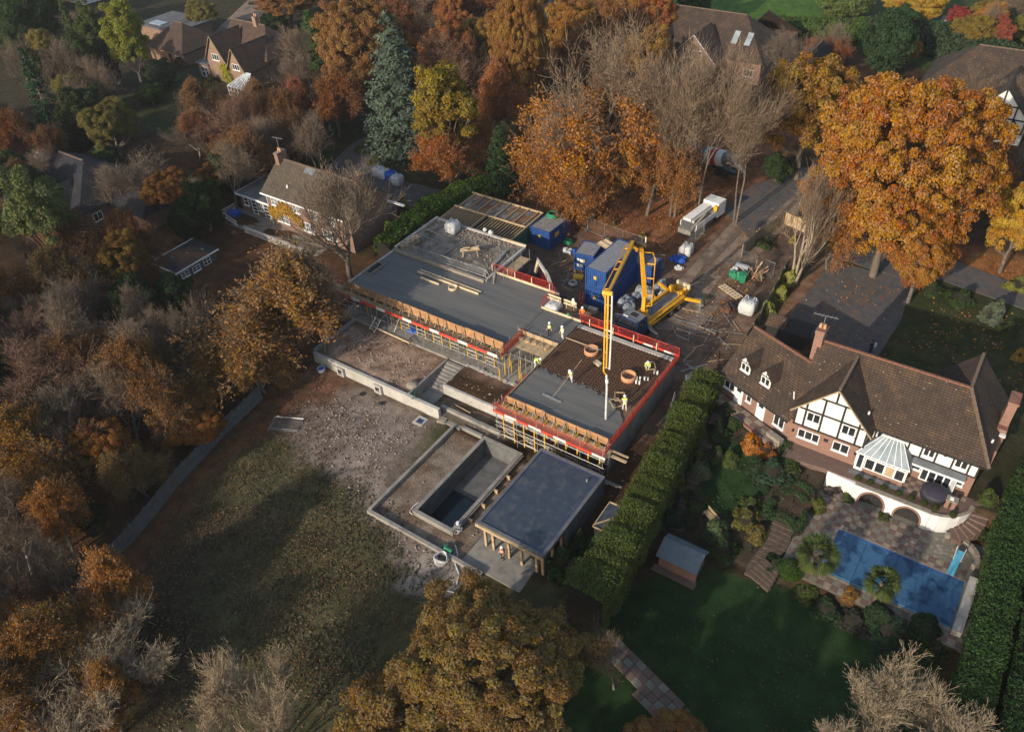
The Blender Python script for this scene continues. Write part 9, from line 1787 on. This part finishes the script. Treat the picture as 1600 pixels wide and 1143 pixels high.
p2 = (-34.41,55.61,4.62); person(p2, math.radians(150), {}, 'cream_cloth', 'white_cloth', 'worker in cream overalls standing at the edge of the reinforcement')
p3 = (-34.4,50.34,4.62); person(p3, math.radians(-70), BEND, 'yellow_hv', 'white_cloth', 'worker in a yellow top bending over the left edge of the fresh concrete')
p4 = (-30.14,50.32,4.62); person(p4, math.radians(165), RAKE, 'cream_cloth', 'white_cloth', 'worker in pale clothes pulling a long handled float over the concrete', 'yellow_hv')
p5 = (-24.73,55.88,4.58); person(p5, math.radians(200), CROUCH, 'yellow_hv', 'white_cloth', 'worker in a yellow jacket crouching near the hedge side of the slab')
p6 = (-23.89,49.52,4.58); person(p6, math.radians(40), RAKE, 'yellow_hv', 'white_cloth', 'worker in a yellow vest and white trousers at the hedge end of the fresh concrete', 'yellow_hv')
p7 = (-34.59,60,4.2); person((p7[0],p7[1],4.2), math.radians(190), CARRY, 'orange_hv', 'dark_cloth', 'worker in an orange jacket behind the red barrier', None)
p8 = (-36.19,60.8,4.2); person((p8[0],p8[1],4.2), math.radians(170), {}, 'cream_cloth', 'dark_cloth', 'worker with a white helmet behind the pale guard rail', None)
p9 = (-26.08,32.28,0.06); person((p9[0],p9[1],.06), math.radians(170), {}, 'dark_cloth', 'dark_cloth', 'worker in an orange vest between the posts of the pool house', 'orange_hv')
p10 = (-7.58,73.45,1.5); person(p10, math.radians(60), CARRY, 'dark_cloth', 'dark_cloth', 'person in dark clothes with a white bag on the driveway', None, 'black')
b = MB(); b.obox((p10[0]+.15,p10[1]+.3,p10[2]+1.0),(.4,.2,.45),.4); solo(b, 'white_bag', M_['white'], 'white bag held by the person on the driveway', 'bag')
f0 = V(*(-30.52,47.39,4.62)); h0 = V(p4[0],p4[1]-.4,5.75); tip = h0+(h0-f0)*.25
t = thing('bull_float', f0, 'long handled float resting on the fresh concrete', 'float'); b = MB(); b.tube([f0+V(0,0,.1), h0, h0+(h0-f0)*.75], .022, 5); b.build('handle', M_['timber'], t); b = MB(); b.obox((f0.x,f0.y,f0.z+.04),(2.2,.22,.06),-.05); b.build('blade', M_['steel'], t)


# ---------------------------------------------------------------- autumn air
hz = MB().box(-345,105,-55,345,-6,56.5+3); hm = bpy.data.materials.new('air'); hm.use_nodes = True; ht = hm.node_tree; ht.nodes.remove(ht.nodes['Principled BSDF'])
pv_ = nd(ht, 'ShaderNodeVolumePrincipled'); pv_.inputs['Density'].default_value = .00017; pv_.inputs['Color'].default_value = (.85,.88,.93,1); pv_.inputs['Anisotropy'].default_value = .2
ht.links.new(pv_.outputs[0], ht.nodes['Material Output'].inputs['Volume']); struct(hz, 'haze', hm, 'stuff')
